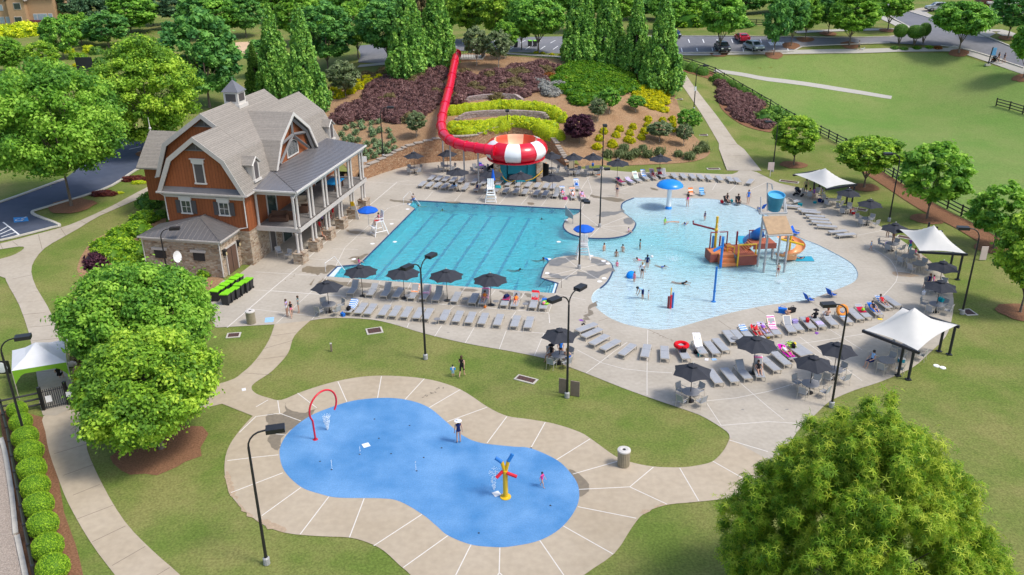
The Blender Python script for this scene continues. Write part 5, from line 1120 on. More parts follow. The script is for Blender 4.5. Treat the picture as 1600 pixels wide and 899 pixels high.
for x,y,w,m,lb in((210,281,44,RUST,'red leaved flower bed plant by the car park, right one'),(162,304,44,RUST,'red leaved flower bed plant by the car park, left one'),(217,286,26,YELG,'yellow edging plant in front of the right red bed'),(186,302,16,YELG,'yellow edging plant beside the left red bed')):sh(x,y,w,.3,BEDR if m is RUST else m,'bedding_plant',lb,ry=.6)
for x,y,w,lb in((1196,190,44,'round dark green shrub at the lower end of the plum bed'),(1212,182,42,'round shrub behind the one at the end of the plum bed'),(1228,194,40,'round shrub right of the plum bed beside the small tree')):sh(x,y,w,.85,OAKY if 0 else BOXD,'round_shrub',lb)
for i,(x,y,w,lb)in enumerate([(1404,70,24,'clipped umbrella shaped shrub on thin stems, left of the three on the road island'),(1428,72,30,'clipped umbrella shaped shrub, middle of the three on the road island'),(1442,68,20,'clipped umbrella shaped shrub, right of the three on the road island')]):
 p=GT(x,y);k=Pj(p)[2];r_=w/2*k/F;t=thing('topiary_tree',lb,'topiary',p,0);f=link('foliage',BALL,t,(0,0,2.4));f.scale=(r_,r_,1.3);set_mat(f,BOXD);c=link('inner_foliage',core_mesh(True),t,(0,0,2.4));c.scale=(r_,r_,1.3);set_mat(c,BOXD)
 mb=MB()
 for a in(0,2.1,4.2):mb.tube([(0,0,0),(math.cos(a)*.5,math.sin(a)*.5,1.8)],.08,6)
 part('stem',mb,BARK,t)
for x,y,m in((1398,76,BOXD),(1412,77,BOXD),(1432,76,JUNI),(1452,75,BOX),(1465,76,RUST)):sh(x,y,14,.6,m,'low_shrub','low shrub at the foot of the umbrella shaped ones on the road island')['group']='low shrubs on the road island'
for x,y in((838,83),(848,84),(862,86),(876,87),(760,74)):sh(x,y,9,.7,YEL,'golden_shrub','small golden shrub at the kerb of the far car park')['group']='golden shrubs at the far car park'
# ================================================================== POOLSIDE FURNITURE AND EQUIPMENT
m_sling=mk('grey sling fabric',(.34,.355,.38),.8,.05,6,spec=.2)
m_slingd=mk('dark grey sling fabric',(.19,.20,.215),.8,.05,6,spec=.2)
m_alu=mk('champagne aluminium',(.56,.51,.43),.4,.04,4,metal=.3)
m_umb=mk('charcoal umbrella cloth',(.042,.045,.055),.85,.08,2.5,spec=.15)
m_blue=mk('royal blue cloth',(.012,.11,.55),.75,.06,3,spec=.2)
m_pole=mk('bronze pole',(.045,.04,.038),.4,.05,4,metal=.3)
m_ttop=mk('grey table top',(.22,.22,.23),.5,.10,12)
m_canv=mk('white canopy cloth',(.66,.65,.62),.8,.03,1.5,trans=.18)
m_dsteel=mk('dark steel',(.022,.024,.032),.4,.05,4)
m_red=mk('red gelcoat',(.62,.006,.030),.22,.04,2,spec=.6)
m_redt=mk('red slide tube',(.68,.008,.045),.2,.04,2,spec=.6)
m_wht=mk('white gelcoat',(.78,.80,.80),.25,.03,2,spec=.6)
m_or=mk('orange red gelcoat',(.72,.10,.04),.4,.04,2)
m_beige=mk('beige gelcoat',(.86,.56,.35),.4,.04,2)
m_teal=mk('teal panel',(.01,.26,.34),.5,.1,2)
m_yel=mk('yellow pipe',(.75,.46,.01),.35,.05,3,spec=.5)
m_bpipe=mk('blue pipe',(.01,.17,.55),.35,.05,3,spec=.5)
m_rpipe=mk('maroon pipe',(.24,.018,.03),.35,.05,3,spec=.5)
m_rpip2=mk('bright red pipe',(.62,.012,.03),.3,.05,3,spec=.5)
m_galv=mk('grey galvanised post',(.36,.36,.36),.45,.06,3)
m_brick=linemat('play deck boards',(.48,.145,.080),.18,0,.7,.7,.15)
m_orst=mk('orange play step',(.62,.22,.08),.6,.06,3)
m_brown=mk('maroon play panel',(.28,.075,.055),.6,.06,3)
m_tan=mk('tan play roof',(.40,.27,.155),.65,.12,3)
m_slide=mk('orange slide',(.80,.34,.14),.3,.05,2,spec=.5)
m_bin=mk('black bin plastic',(.025,.026,.028),.5,.08,3);m_lid=mk('lime green lid',(.22,.62,.015),.45,.05,3)
m_mush=mk('blue mushroom paint',(.01,.24,.72),.3,.03,3,spec=.5)
m_spray=mk('water spray',(.90,.94,.96),.3,0,trans=.4)
def rail(mb,pts,r=.02,n=6):mb.tube(pts,r,n)
# ---- lounger: three poses of the backrest
def make_lounger(ang,name='sun_lounger',dark=False):
 t=thing(name,'grey sling sun lounger','sun lounger');y0,y1=-.98,.98;h=.32;piv=.22;w=.30
 fr=MB()
 for s in(-1,1):fr.box((s*w,(y0+y1)/2 if ang<.02 else(y0+y1)/2,h),(.045,y1-y0,.05))
 fr.box((0,y0,h),(.6,.045,.05));fr.box((0,y1,h),(.6,.045,.05));part('frame',fr,m_alu,t)
 for x,y in((-w,y0+.02),(w,y0+.02),(-w,y1-.12),(w,y1-.12)):part('leg',MB().box((x,y,h/2-.012),(.045,.055,h-.025)),m_alu,t)
 sl_=MB();m_=m_slingd if dark else m_sling
 sl_.box((0,(y0+piv)/2+.02,h+.028),(.56,piv-y0-.04,.018));part('sling_seat',sl_,m_,t)
 bk=MB();ca,sa=math.cos(ang),math.sin(ang);Lb=.76;c=Vector((0,piv+ca*Lb/2,h+.03+sa*Lb/2));bk.box(c,(.56,Lb-.03,.018),rx=ang);b=part('backrest',bk,m_,t)
 if ang>.05:
  bf=MB()
  for s in(-1,1):bf.box(c+Vector((s*.28,0,0)),(.035,Lb,.035),rx=ang)
  bf.box(Vector((0,piv+ca*Lb,h+.03+sa*Lb)),(.58,.035,.035),rx=ang);bf.tube([(0.2,piv+ca*Lb*.6,h+sa*Lb*.6),(.2,piv+.62,h)],.012,4);part('back_frame',bf,m_alu,t)
 return Proto(t)
LG={'flat':make_lounger(.02),'low':make_lounger(.35),'up':make_lounger(.78)}
LNG={}
def lounger(foot,head,pose,label,group,key=None,rot=None):
 f=G(foot[0],foot[1],.33 if rot is None else 0)
 if rot is None:hd=G(head[0],head[1],.33);d=(hd-f);d.z=0;d.normalize()
 else:d=Vector((math.sin(rot),math.cos(rot),0))
 c=Vector((f.x,f.y,0))+d*.98;rz=heading(d)
 o=LG[pose].put(c,rz,label,group)
 if key:LNG[key]=(c,rz,d)
 return o
DG=R(9)
# second row, all flat, along the lawn
row2=[543,559,574,596,613,631,650,664,691,712,732,752,776,803,824]
for i,x in enumerate(row2):lounger((x,496+(x-566)*.0868),None,'flat' if i else 'low','flat grey sun lounger, %s from the left in the row along the lawn'%ORD[i]if i else 'sun lounger with a blue patterned towel, leftmost of the row along the lawn','sun loungers along the lawn','b%d'%i,rot=DG)
row1=[(547,'up'),(577,'low'),(599,'up'),(618,'flat'),(642,'up'),(660,'up'),(680,'up'),(709,'flat'),(737,'flat'),(753,'up'),(787,'flat'),(803,'up'),(832,'up'),(848,'flat')]
for i,(x,po)in enumerate(row1):lounger((x,464.5+(x-547)*.0785),None,po,'sun lounger %s from the left under the umbrellas at the near pool edge'%ORD[i],'sun loungers under the near umbrellas','a%d'%i,rot=DG)
fr_=[(662-6,295),(674-6,296),(686-6,297),(692,298),(705,299),(724,300.5),(743,302),(760,303),(773,304),(788,305),(804,306),(818,307.5),(836,309),(850,310),(867,311.5)]
for i,(x,y)in enumerate(fr_):lounger((x,y),None,'low' if i in(5,6)else('up' if i==14 else 'flat'),'sun lounger %s from the left in the front row beyond the swimming pool'%ORD[i],'front row beyond the pool','c%d'%i,rot=R(13))
bk_=[(671,285),(682,286),(693,287),(705,288),(718,289),(739,290.5),(754,291.5),(766,292),(777,293),(792,294),(808,295),(823,296),(837,297),(851,298),(862,299)]
for i,(x,y)in enumerate(bk_):lounger((x,y),None,'flat','flat sun lounger %s from the left in the back row beyond the swimming pool'%ORD[i],'back row beyond the pool','d%d'%i,rot=R(13))
for i,(x,y,po)in enumerate([(881,312,'up'),(897,314,'up'),(912,315,'low'),(903,300,'up')]):lounger((x,y),None,po,'occupied sun lounger %s from the left at the end of the rows beyond the pool'%ORD[i],'occupied loungers beyond the pool','e%d'%i,rot=R(-4))
tr=[((976,287),(955,276),'low'),((990,286),(968,274),'low'),((1000,283),(980,269),'up'),((1012,280),(994,266),'up'),((1025,279),(1008,265),'up'),((1037,277),(1020,264),'up'),((1040,276),(1030,263),'up')]
for i,(f,h,po)in enumerate(tr):lounger(f,h,po,'towel covered sun lounger, %s from the left beside the grass behind the mushroom'%ORD[i],'towel covered loungers by the grass','f%d'%i)
tr2=[(1060,278),(1074,278.5),(1088,279),(1101,280),(1114,281),(1130,282),(1147,283.5),(1158,285),(1172,287)]
for i,(x,y)in enumerate(tr2):lounger((x-3,y),(x-12 if i<8 else x+6,y-10),'flat','flat sun lounger %s from the left between the mushroom and the path end'%ORD[i],'flat loungers by the grass','g%d'%i)
rc=[(1262,328,0),(1268,331.5,0),(1275,337.5,0),(1281,342.5,0),(1285,347.5,0),(1293.5,353.5,0),(1309,361.5,-3.5),(1322,366.5,-3.5)]
for i,(x,y,t_)in enumerate(rc):lounger((x+14.5,y+1+t_*.6),(x-14.5,y-1-t_*.6),'flat','flat sun lounger %s from the back in the staggered group right of the play tower'%ORD[i],'loungers right of the play tower','h%d'%i)
lounger((1250,323),(1228,321),'flat','flat sun lounger with a child at its end behind the staggered group','loungers behind the staggered group');lounger((1249,313),(1230,318),'up','sun lounger with raised back beside the stroller','loungers behind the staggered group')
fa=[((902,517),(939,503)),((911,526),(950,509)),((924,538),(961,517)),((941,546),(979,525)),((970,554.5),(999,531.5)),((1007,558),(1013,534)),((1039,561),(1038,536))]
for i,(f,h)in enumerate(fa):lounger(f,h,'flat','flat sun lounger %s from the left in the fan along the shallow beach'%ORD[i],'fan of loungers by the beach','i%d'%i)
fb=[((1073,561),(1060,537),'low','sun lounger carrying a red swim ring'),((1100,553),(1085,532),'up','sun lounger draped with a white towel right of the red ring'),((1120,553),(1101,530),'flat','flat sun lounger right of the white towel one'),((1135,548),(1114,526),'flat','second flat lounger right of the white towel one'),((1148,535),(1129,511),'flat','flat sun lounger left of the dark umbrella, nearer the red ring'),((1163,534),(1141,511),'flat','flat lounger tucked behind the nearest black umbrella'),((1174,529),(1153,507),'low','lounger with bottles and a cap beside the first sunbather'),((1190,529),(1170,504),'low','lounger of the first sunbather on a red towel'),((1203,525),(1180,501),'low','lounger of the second sunbather'),((1216,523),(1196,499),'up','lounger covered with pink and blue towels'),((1239,519),(1222,496),'up','empty lounger with raised back in the curved row'),((1251,516),(1231,493),'flat','flat lounger holding sandals in the curved row'),((1270,513),(1249,490),'flat','flat lounger with a red bag in the curved row'),((1286,511),(1263,488),'flat','flat lounger with a lilac towel in the curved row'),((1305,508),(1283,486),'low','lounger of the woman turned to the pool'),((1328,504),(1304,483),'low','lounger draped with a pale blue towel'),((1345,499),(1322,478),'flat','flat lounger left of the red towel'),((1357,496),(1335,476),'low','lounger with a red towel and green ball'),((1375,492),(1352,471),'low','lounger with a blue towel'),((1390,481),(1366,463),'low','lounger of the sunbathing group'),((1404,478),(1382,463),'flat','last flat lounger at the right end of the curved row')]
for i,(f,h,po,lb)in enumerate(fb):lounger(f,h,po,lb,'curved row of loungers on the right deck','j%d'%i)
fc=[((1124,599),(1106,575),'flat','flat sun lounger behind the near left table umbrella'),((1149,597),(1127,571),'flat','flat sun lounger left of the raised pair under the nearest umbrella'),((1170,592),(1149,568),'up','left lounger of the raised pair under the nearest umbrella'),((1189,590),(1182,566),'up','right lounger of the raised pair, with a pink towel'),((1215,579),(1190,558),'flat','flat lounger right of the nearest umbrella'),((1232,570),(1209,550),'flat','flat lounger between the nearest umbrella and the pink towel'),((1240,561),(1219,543),'low','lounger with a magenta towel and a sunbather'),((1257,556),(1234,540),'low','lounger with a bag beside the magenta one'),((1266,554),(1246,540),'flat','flat lounger right of the magenta towel')]
for i,(f,h,po,lb)in enumerate(fc):lounger(f,h,po,lb,'loungers around the nearest umbrella','k%d'%i)
# ---- umbrellas
def make_umb(n,D,H,name):
 t=thing(name,'black umbrella','umbrella');r=D/2;zt=H-.05;ze=H-.62
 cb=MB();tip=[Vector((math.cos(2*PI*k/n)*r,math.sin(2*PI*k/n)*r,ze))for k in range(n)];vs=[Vector((0,0,zt))];m1=[];
 for k in range(n):
  a=2*PI*k/n;vs.append(Vector((math.cos(a)*r*.5,math.sin(a)*r*.5,ze+(zt-ze)*.56)));vs.append(tip[k])
  a2=a+PI/n;q_=math.cos(PI/n);vs.append(Vector((math.cos(a2)*r*.5*q_,math.sin(a2)*r*.5*q_,ze+(zt-ze)*.50)));vs.append(Vector((math.cos(a2)*r*.93*q_,math.sin(a2)*r*.93*q_,ze+.03)))
 for k in range(n):
  o=1+4*k;p_=1+4*((k+1)%n)
  cb.add([vs[0],vs[o],vs[o+2]],[(0,1,2)]);cb.add([vs[0],vs[o+2],vs[p_]],[(0,1,2)]);cb.add([vs[o],vs[o+1],vs[o+3],vs[o+2]],[(0,1,2,3)]);cb.add([vs[o+2],vs[o+3],vs[p_+1],vs[p_]],[(0,1,2,3)])
 can=part('canopy',cb,m_umb,t)
 vb=MB();vb.lathe([(.001,zt+.10),(.34,zt-.03),(.36,zt-.07)],n);part('vent',vb,m_umb,can)
 part('pole',MB().tube([(0,0,.05),(0,0,H)],.025,7),m_pole,t);part('finial',MB().ball((0,0,H+.09),.05,7,5),m_wtrim,t);part('base',MB().lathe([(.28,0),(.28,.05),(.06,.09),(.04,.35)],14),m_pole,t)
 rb=MB()
 for k in range(n):
  a=2*PI*k/n;part('rib',MB().tube([(0,0,zt-.03),(math.cos(a)*r*.5,math.sin(a)*r*.5,ze+(zt-ze)*.55-.03),(math.cos(a)*r*.98,math.sin(a)*r*.98,ze-.01)],.009,3),m_alu,t)
 return Proto(t)
UB=make_umb(8,2.95,2.8,'pool_umbrella');US=make_umb(6,2.7,2.75,'table_umbrella')
for i,(x,y,lb)in enumerate([(567,463,'charcoal umbrella over the near pool edge loungers, left of four'),(632,466,'charcoal umbrella over the near pool edge, second of four, behind the double lamp'),(699,470,'charcoal umbrella over the near pool edge, third of four'),(767,477,'charcoal umbrella over the near pool edge, right of four'),(716,299,'charcoal umbrella beyond the pool, left of four in the lounger rows'),(768,302,'charcoal umbrella beyond the pool behind the blue folded one'),(814,306,'charcoal umbrella beyond the pool, third in the lounger rows'),(863,309,'charcoal umbrella beyond the pool, right in the lounger rows'),(1176,583,'largest looking charcoal umbrella, over the raised pair of loungers'),(964,284,'charcoal umbrella over towel covered loungers by the grass'),(1030,277,'charcoal umbrella at the grass edge above the mushroom')]):UB.put(G(x,y),R(22.5)+rnd.uniform(-.1,.1),lb,'charcoal umbrellas over loungers')
# ---- round table with chairs
def make_table():
 t=thing('round_table','round table','table');part('table_top',MB().lathe([(.001,.70),(.56,.70),(.58,.715),(.56,.735),(.001,.735)],22),m_ttop,t)
 for k in range(4):a=PI/4+k*PI/2;part('leg',MB().tube([(math.cos(a)*.12,math.sin(a)*.12,.69),(math.cos(a)*.38,math.sin(a)*.38,.02)],.018,5),m_alu,t)
 return Proto(t)
def make_chair():
 t=thing('patio_chair','chair','chair');w=.27
 part('seat',MB().box((0,0,.44),(.5,.48,.02)),m_sling,t);part('backrest',MB().box((0,.27,.70),(.48,.02,.46),rx=-.2),m_sling,t)
 for sx in(-1,1):
  part('leg',MB().tube([(sx*w,-.25,0),(sx*w,-.22,.62)],.016,4),m_alu,t);part('leg',MB().tube([(sx*w,.30,0),(sx*w,.22,.45),(sx*w,.32,.93)],.016,4),m_alu,t)
  part('armrest',MB().box((sx*w,0,.635),(.04,.5,.025)),m_alu,t)
 part('frame',MB().box((0,-.24,.43),(.52,.03,.03)).box((0,.31,.93),(.54,.025,.03)),m_alu,t);return Proto(t)
TB=make_table();CH=make_chair()
def tset(x,y,where,umb=True,phis=(40,130,220,310),rad=.85,tg='round tables',skip=()):
 p=G(x,y);nm={0:'far',1:'left',2:'near',3:'right'}
 TB.put(p,rnd.uniform(0,1),'round grey table '+where,'round grey tables');
 if umb:US.put(p+Vector((0,0,.01)),rnd.uniform(0,.5),'charcoal umbrella standing through the table '+where,'charcoal umbrellas over tables')
 for k,ph in enumerate(phis):
  a=R(ph+rnd.uniform(-12,12));q_=p+Vector((math.cos(a)*rad*rnd.uniform(.95,1.2),math.sin(a)*rad*rnd.uniform(.95,1.2),0));d=q_-p
  side=('far' if d.y>0 else 'near')+(' left' if d.x<0 else ' right')
  CH.put(q_,heading(d)+rnd.uniform(-.2,.2),'patio chair %s of the table %s'%(side,where),'patio chairs at the round tables')
tset(515,488,'left of the near pool edge loungers');tset(874,568,'beside the double lamp on the deck edge');tset(1078,627,'nearest the camera, left of the others');tset(1264,614,'nearest the right lamp post, in front');tset(1301,592,'behind the one nearest the right lamp post')
tset(1461,488,'beside the largest white canopy');tset(1465,456,'with the teal towel chair, right deck edge');tset(1392,392,'left of the middle white canopy');tset(1354,352,'between the lamp post and the play tower');tset(1321,334,'in front of the first white canopy')
tset(648,271,'before the retaining wall, left one');tset(700,268,'before the retaining wall, second');tset(749,270,'left of the bowl slide, with bags',False);tset(862,272,'right of the bowl slide, nearest it');tset(896,274,'right of the bowl slide, middle');tset(926,274,'right of the bowl slide, farthest from it')
tset(1383,577,'under the largest white canopy, in front',False);tset(1418,556,'under the largest white canopy, behind',False);tset(1417,412,'under the middle white canopy, with towels',False);tset(1434,424,'under the middle white canopy, empty',False);tset(1300,322,'under the first white canopy, empty',False);tset(1270,309,'under the first white canopy, crowded',False)
for x,y,a,lb in((437,401,.6,'white patio chair alone by the stone wall of the porch, left'),(451,405,-.4,'white patio chair by the stone wall of the porch, right')):CH.put(G(x,y),a,lb)
m_side_t=TB
def side_table(x,y,lb):
 t=thing('side_table',lb,'side table',G(x,y),0,'small round side tables');part('table_top',MB().lathe([(.001,.40),(.25,.40),(.25,.425),(.001,.425)],14),m_ttop,t)
 for k in range(3):a=k*2.1;part('leg',MB().tube([(math.cos(a)*.1,math.sin(a)*.1,.4),(math.cos(a)*.2,math.sin(a)*.2,0)],.012,4),m_alu,t)
for x,y,lb in((572,463,'side table beside the first near umbrella'),(637,469,'side table beside the second near umbrella'),(727,474,'side table between flat loungers in the near row'),(775,478,'side table beside the fourth near umbrella'),(821,482,'side table with bottles before the red towel lounger'),(683,506,'side table in the row along the lawn'),(830,304,'side table in the back rows beyond the pool'),(1147,536,'pale side table under the edge of the nearest umbrella')):side_table(x,y,lb)
# ---- lamp posts
def lamp(x,y,H,dirs,lb,arm=.75,head=(.85,.5,.22),grp='black curved lamp posts',straight=False):
 p=GT(x,y);t=thing('lamp_post',lb,'lamp post',p,0,grp)
 part('pole',MB().tube([(0,0,0),(0,0,H-.8)],.085,8,r2=.06),m_blk,t);part('base',MB().lathe([(.17,0),(.17,.35),(.10,.42)],10),m_galv,t)
 for ax,ay in dirs:
  d=Vector((ax,ay,0)).normalized();pts=[Vector((0,0,H-.8))]+[d*(arm*(1-math.cos(a)))+Vector((0,0,H-.8+.75*math.sin(a)))for a in np.linspace(.25,PI/2,5)]+[d*(arm+.15)+Vector((0,0,H-.04))]
  if straight:pts=[Vector((0,0,H-.85)),Vector((0,0,H-.1)),d*.3+Vector((0,0,H-.08))]
  part('arm',MB().tube(pts,.045,6),m_blk,t)
  e=pts[-1]+d*head[0]*.45;hd=part('lamp_head',MB().box(e,head,rz=math.atan2(d.y,d.x)),m_blk,t);part('lens',MB().box(e-Vector((0,0,head[2]/2+.006)),(head[0]*.8,head[1]*.8,.012),rz=math.atan2(d.y,d.x)),m_glass,hd)
 return t
lamp(417,881,7.6,[(1,.25)],'black curved lamp post in the grass at the bottom left of the splash pad');lamp(1299,636,7.35,[(-1,-.1)],'black curved lamp post at the deck edge before the big canopy');lamp(1503,491,7.2,[(-1,.15)],'black curved lamp post on the right lawn beside the big canopy')
lamp(665,561,7.6,[(.6,1),(-.75,-1)],'double headed lamp post in the lawn above the splash pad');lamp(886,621,7.5,[(.7,.9),(-.8,-.7)],'double headed lamp post before the two brown boards')
lamp(905,420,6.4,[(.3,.3),(1,-.2)],'lamp post on the near pool peninsula',arm=.1,head=(.55,.4,.2),straight=True);lamp(937,355,6.2,[(-.3,-.1),(1,.1)],'lamp post on the far pool peninsula',arm=.1,head=(.55,.4,.2),straight=True)
lamp(599,246,6.3,[(1,.1)],'lamp post among the rose bushes behind the porch');lamp(1207,268,6.3,[(-1,-.1)],'lamp post by the end of the concrete path');lamp(1389,346,7.2,[(-1,0)],'lamp post between the first and middle canopies');lamp(1084,172,6.6,[(1,.1)],'lamp post with a speaker box beside the concrete path')
lamp(793,212,6.0,[(0,-1)],'slender lamp post behind the bowl slide');lamp(941,266,6.0,[(0,-1)],'slender lamp post at the edge of the bark bed');lamp(42,692,7.0,[(1,.35)],'lamp post at the left edge beside the box balls');lamp(263,434,4.6,[(1,.15)],'lamp post before the annex roof');lamp(698,62,6.0,[(1,0)],'distant lamp post above the slide entrance')
part('speaker_box',MB().box((0,0,3.2),(.3,.3,.6)),m_wht,[o for o in COL.objects if o.get('label','').startswith('lamp post with a speaker')][0])
# ---- shade canopies on cantilevered steel
def canopy(c,zb,pk,posts,lb):
 """c: four corner pixels (beam 1 outer, beam 2 outer, beam 2 inner, beam 1 inner) read at height zb"""
 P_=[G(a,b,zb)for a,b in c];o=sum(P_,Vector())/4;o.z=0;t=thing('shade_canopy',lb,'shade canopy',o);Q_=[p-o for p in P_];n=14;fb=MB();vs=[]
 cen=sum(Q_,Vector())/4
 for i in range(n+1):
  for j in range(n+1):
   u,v=i/n,j/n;p=Q_[0]*(1-u)*(1-v)+Q_[1]*(1-u)*v+Q_[2]*u*v+Q_[3]*u*(1-v)
   eu=1-abs(2*u-1);ev=1-abs(2*v-1);m_=min(eu,ev)
   pull=(.11*math.sin(PI*v)*(1-eu)**1.2+.11*math.sin(PI*u)*(1-ev)**1.2);p=p.lerp(Vector((cen.x,cen.y,p.z)),pull)
   p.z+=(pk-zb)*(m_**1.4)*(.75+.25*max(eu,ev))+.05;vs.append(p)
 fs=[(i*(n+1)+j,i*(n+1)+j+1,(i+1)*(n+1)+j+1,(i+1)*(n+1)+j)for i in range(n)for j in range(n)]
 fb.add(vs,fs);part('canopy_cloth',fb,m_canv,t,True)
 for a,b in((0,3),(1,2)):
  d=(Q_[b]-Q_[a]);part('beam',MB().box((Q_[a]+Q_[b])/2-Vector((0,0,.06)),(d.length+.3,.18,.2),rz=math.atan2(d.y,d.x)),m_dsteel,t)
 for x,y in posts:
  b=G(x,y)-o;part('post',MB().tube([b,b+Vector((0,0,zb-.1))],.10,8),m_dsteel,t);part('foot_plate',MB().box(b+Vector((0,0,.02)),(.35,.35,.04)),m_dsteel,t)
canopy([(1351,517),(1410,482),(1496,509),(1434,549)],2.45,4.0,[(1403,587),(1419,593),(1467,549),(1483,554)],'largest white cantilevered shade canopy, nearest the camera on the right deck')
canopy([(1405,359),(1466,361),(1509,397),(1437,393)][0:1]+[(1437,393)]+[(1509,397)]+[(1466,361)],2.45,4.0,[(1484,421),(1496,437),(1447,392),(1459,398)],'middle white shade canopy over the crowded table at the right deck edge')if 0 else canopy([(1437,393),(1405,359),(1470,361),(1509,397)],2.45,3.9,[(1484,421),(1496,437),(1445,384),(1457,391)],'middle white shade canopy over the crowded table at the right deck edge')
canopy([(1292,295),(1241,273),(1281,266),(1337,288)],2.5,3.7,[(1322,318),(1330,324),(1271,298),(1279,299)],'farthest white shade canopy near the stroller')
# ---- event tent with green valance by the gate
P_=[G(18,580,2.15),G(104,566,2.15),G(100,531,2.15),G(19,548,2.15)];o_=sum(P_,Vector())/4;o_.z=0;Q_=[p-o_ for p in P_]
tn=thing('event_tent','white event tent with lime green valance over the path at the gate','tent',o_);m_tent=mk('tent white cloth',(.78,.78,.80),.8,.03,2,trans=.15);m_lime=mk('lime valance',(.24,.50,.03),.75,.05,3,trans=.2)
pk=Vector((0,0,3.15));rm=MB()
for i in range(4):
 a,b=Q_[i],Q_[(i+1)%4];n=6
 for k in range(n):rm.add([a.lerp(b,k/n),a.lerp(b,(k+1)/n),pk.lerp(a.lerp(b,(k+1)/n),.45)-Vector((0,0,.10)),pk.lerp(a.lerp(b,k/n),.45)-Vector((0,0,.10))],[(0,1,2,3)]);rm.add([pk.lerp(a.lerp(b,k/n),.45)-Vector((0,0,.10)),pk.lerp(a.lerp(b,(k+1)/n),.45)-Vector((0,0,.10)),pk],[(0,1,2)])
part('roof_cloth',rm,m_tent,tn)
for i in range(4):
 a,b=Q_[i],Q_[(i+1)%4];vb=MB();n=14;nr=Vector((b.y-a.y,a.x-b.x,0)).normalized()*.015
 for k in range(n):
  f0,f1=k/n,(k+1)/n;h0,h1=[.32+1.15*max(0,abs(2*f-1)-.62)**1.3*2.2 for f in(f0,f1)]
  p0,p1=a.lerp(b,f0),a.lerp(b,f1);vb.add([p0+nr,p1+nr,p1+nr-Vector((0,0,h1)),p0+nr-Vector((0,0,h0))],[(0,1,2,3)])
 part('valance',vb,m_lime,tn)
 part('tent_leg',MB().tube([Vector((a.x,a.y,0)),a],.03,6),m_alu,tn)
 # ---- slide
SP=[((713,85),9.35),((709,104),8.45),((704,130),7.25),((697.5,155),6.35),((691.5,180),5.6),((689.5,197),5.1),((694,211),4.75),((706,221),4.62),((722,227),4.5),((740,230.5),4.42),((757,233),4.38),((772,235),4.3)]
sp=spline([G(a,b,z)for(a,b),z in SP],False,8);so_=GT(700,180)
sg=thing('tube_slide','long red tube slide running down the bank from the top platform into the bowl','water slide',so_)
seg_n=13;tot=len(sp);
for i in range(seg_n):
 a=int(i*(tot-1)/seg_n);b=int((i+1)*(tot-1)/seg_n);part('tube_section',MB().tube([p-so_ for p in sp[a:b+1]],.60,16,caps=False),m_redt,sg,True)
 t=(sp[min(b+1,tot-1)]-sp[b-1]).normalized();part('flange',MB().tube([sp[b]-so_-t*.05,sp[b]-so_+t*.05],.68,16),m_red,sg)
t0=(sp[1]-sp[0]).normalized();part('flange',MB().tube([sp[0]-so_-t0*.25,sp[0]-so_+t0*.05],.82,16),m_red,sg)
for f in(.12,.25,.38,.5,.62,.74,.86):
 p=sp[int(f*(tot-1))];g_z=T(p.x,p.y);part('support_post',MB().tube([Vector((p.x,p.y,g_z-.2))-so_,p-so_-Vector((0,0,.5))],.09,8),m_galv,sg)
 # start platform
pl=GT(728,97);pf=thing('slide_platform','fenced start platform behind the top of the red slide','platform',pl,-.1)
part('platform_deck',MB().box((0,2.5,.25),(5.5,4.5,.5)),m_pathw,pf);part('stone_base',MB().box((0,.4,-.2),(5.3,.5,1.0)),m_rwall,pf)
for k in range(13):part('picket',MB().box((-2.6+k*.43,.35,1.1),(.04,.04,1.3)),m_blk,pf)
part('fence_rail',MB().box((0,.35,1.72),(5.3,.05,.05)),m_blk,pf);part('fence_rail',MB().box((0,.35,.62),(5.3,.05,.05)),m_blk,pf)
for s in(-1,1):part('side_panel',MB().box((s*2.6,2.5,1.1),(.05,4.3,1.3)),m_blk,pf)
# ---- bowl
bo=G(806,238,3.3);bo.z=0;bw=thing('bowl_slide','big red and white striped bowl slide on stone pillars over a teal enclosure','water slide',bo,R(8))
outer=[(3.05,2.75),(3.45,2.88),(3.8,3.35),(3.88,3.7),(3.74,4.15),(3.4,4.55),(3.0,4.82),(2.62,4.92)];inner=[(2.62,4.92),(2.58,4.85),(2.56,4.5),(2.4,4.0),(2.0,3.6),(1.2,3.35),(.001,3.3)]
NS=12
for k in range(NS):
 a0_,a1_=2*PI*k/NS+.02,2*PI*(k+1)/NS+.02
 part('bowl_panel',MB().lathe(outer,5,a0=a0_,a1=a1_),m_red if k%2 else m_wht,bw,True)
 part('seam_rib',MB().tube([Vector((math.cos(a0_)*r*1.004,math.sin(a0_)*r*1.004,z))for r,z in outer],.025,5),m_or if 0 else m_red,bw)
for k in range(8):part('dome_panel',MB().lathe(inner,6,a0=2*PI*k/8-.53,a1=2*PI*(k+1)/8-.53),m_or if k%2==1 else m_beige,bw,True)
part('flange_ring',MB().lathe([(3.0,2.58),(3.5,2.58),(3.55,2.73),(3.0,2.78)],40),m_red,bw)
part('bowl_floor',MB().lathe([(3.1,2.76),(1.0,2.4),(.001,2.35)],30),m_wht,bw)
for x in(-2.6,2.55):part('stone_pillar',MB().box((x,-1.9,1.3),(.75,.75,2.6)),m_stone,bw)
for x,w in((-1.75,.75),(1.7,1.0)):part('teal_panel',MB().box((x,-1.6,1.3),(w,.12,2.6)),m_teal,bw)
part('teal_panel',MB().box((0,.8,1.3),(5.2,.12,2.6)),m_teal,bw);part('teal_panel',MB().box((0,-.2,1.6),(2.4,2.4,1.2)),m_teal,bw)
for s in(-1,1):part('side_fence',MB().box((s*3.2,-.9,1.05),(.05,2.2,2.1),rz=s*.5),m_blk,bw)
part('exit_chute',MB().box((.2,-2.0,.55),(1.1,1.6,.12),rx=.22),m_teal,bw)
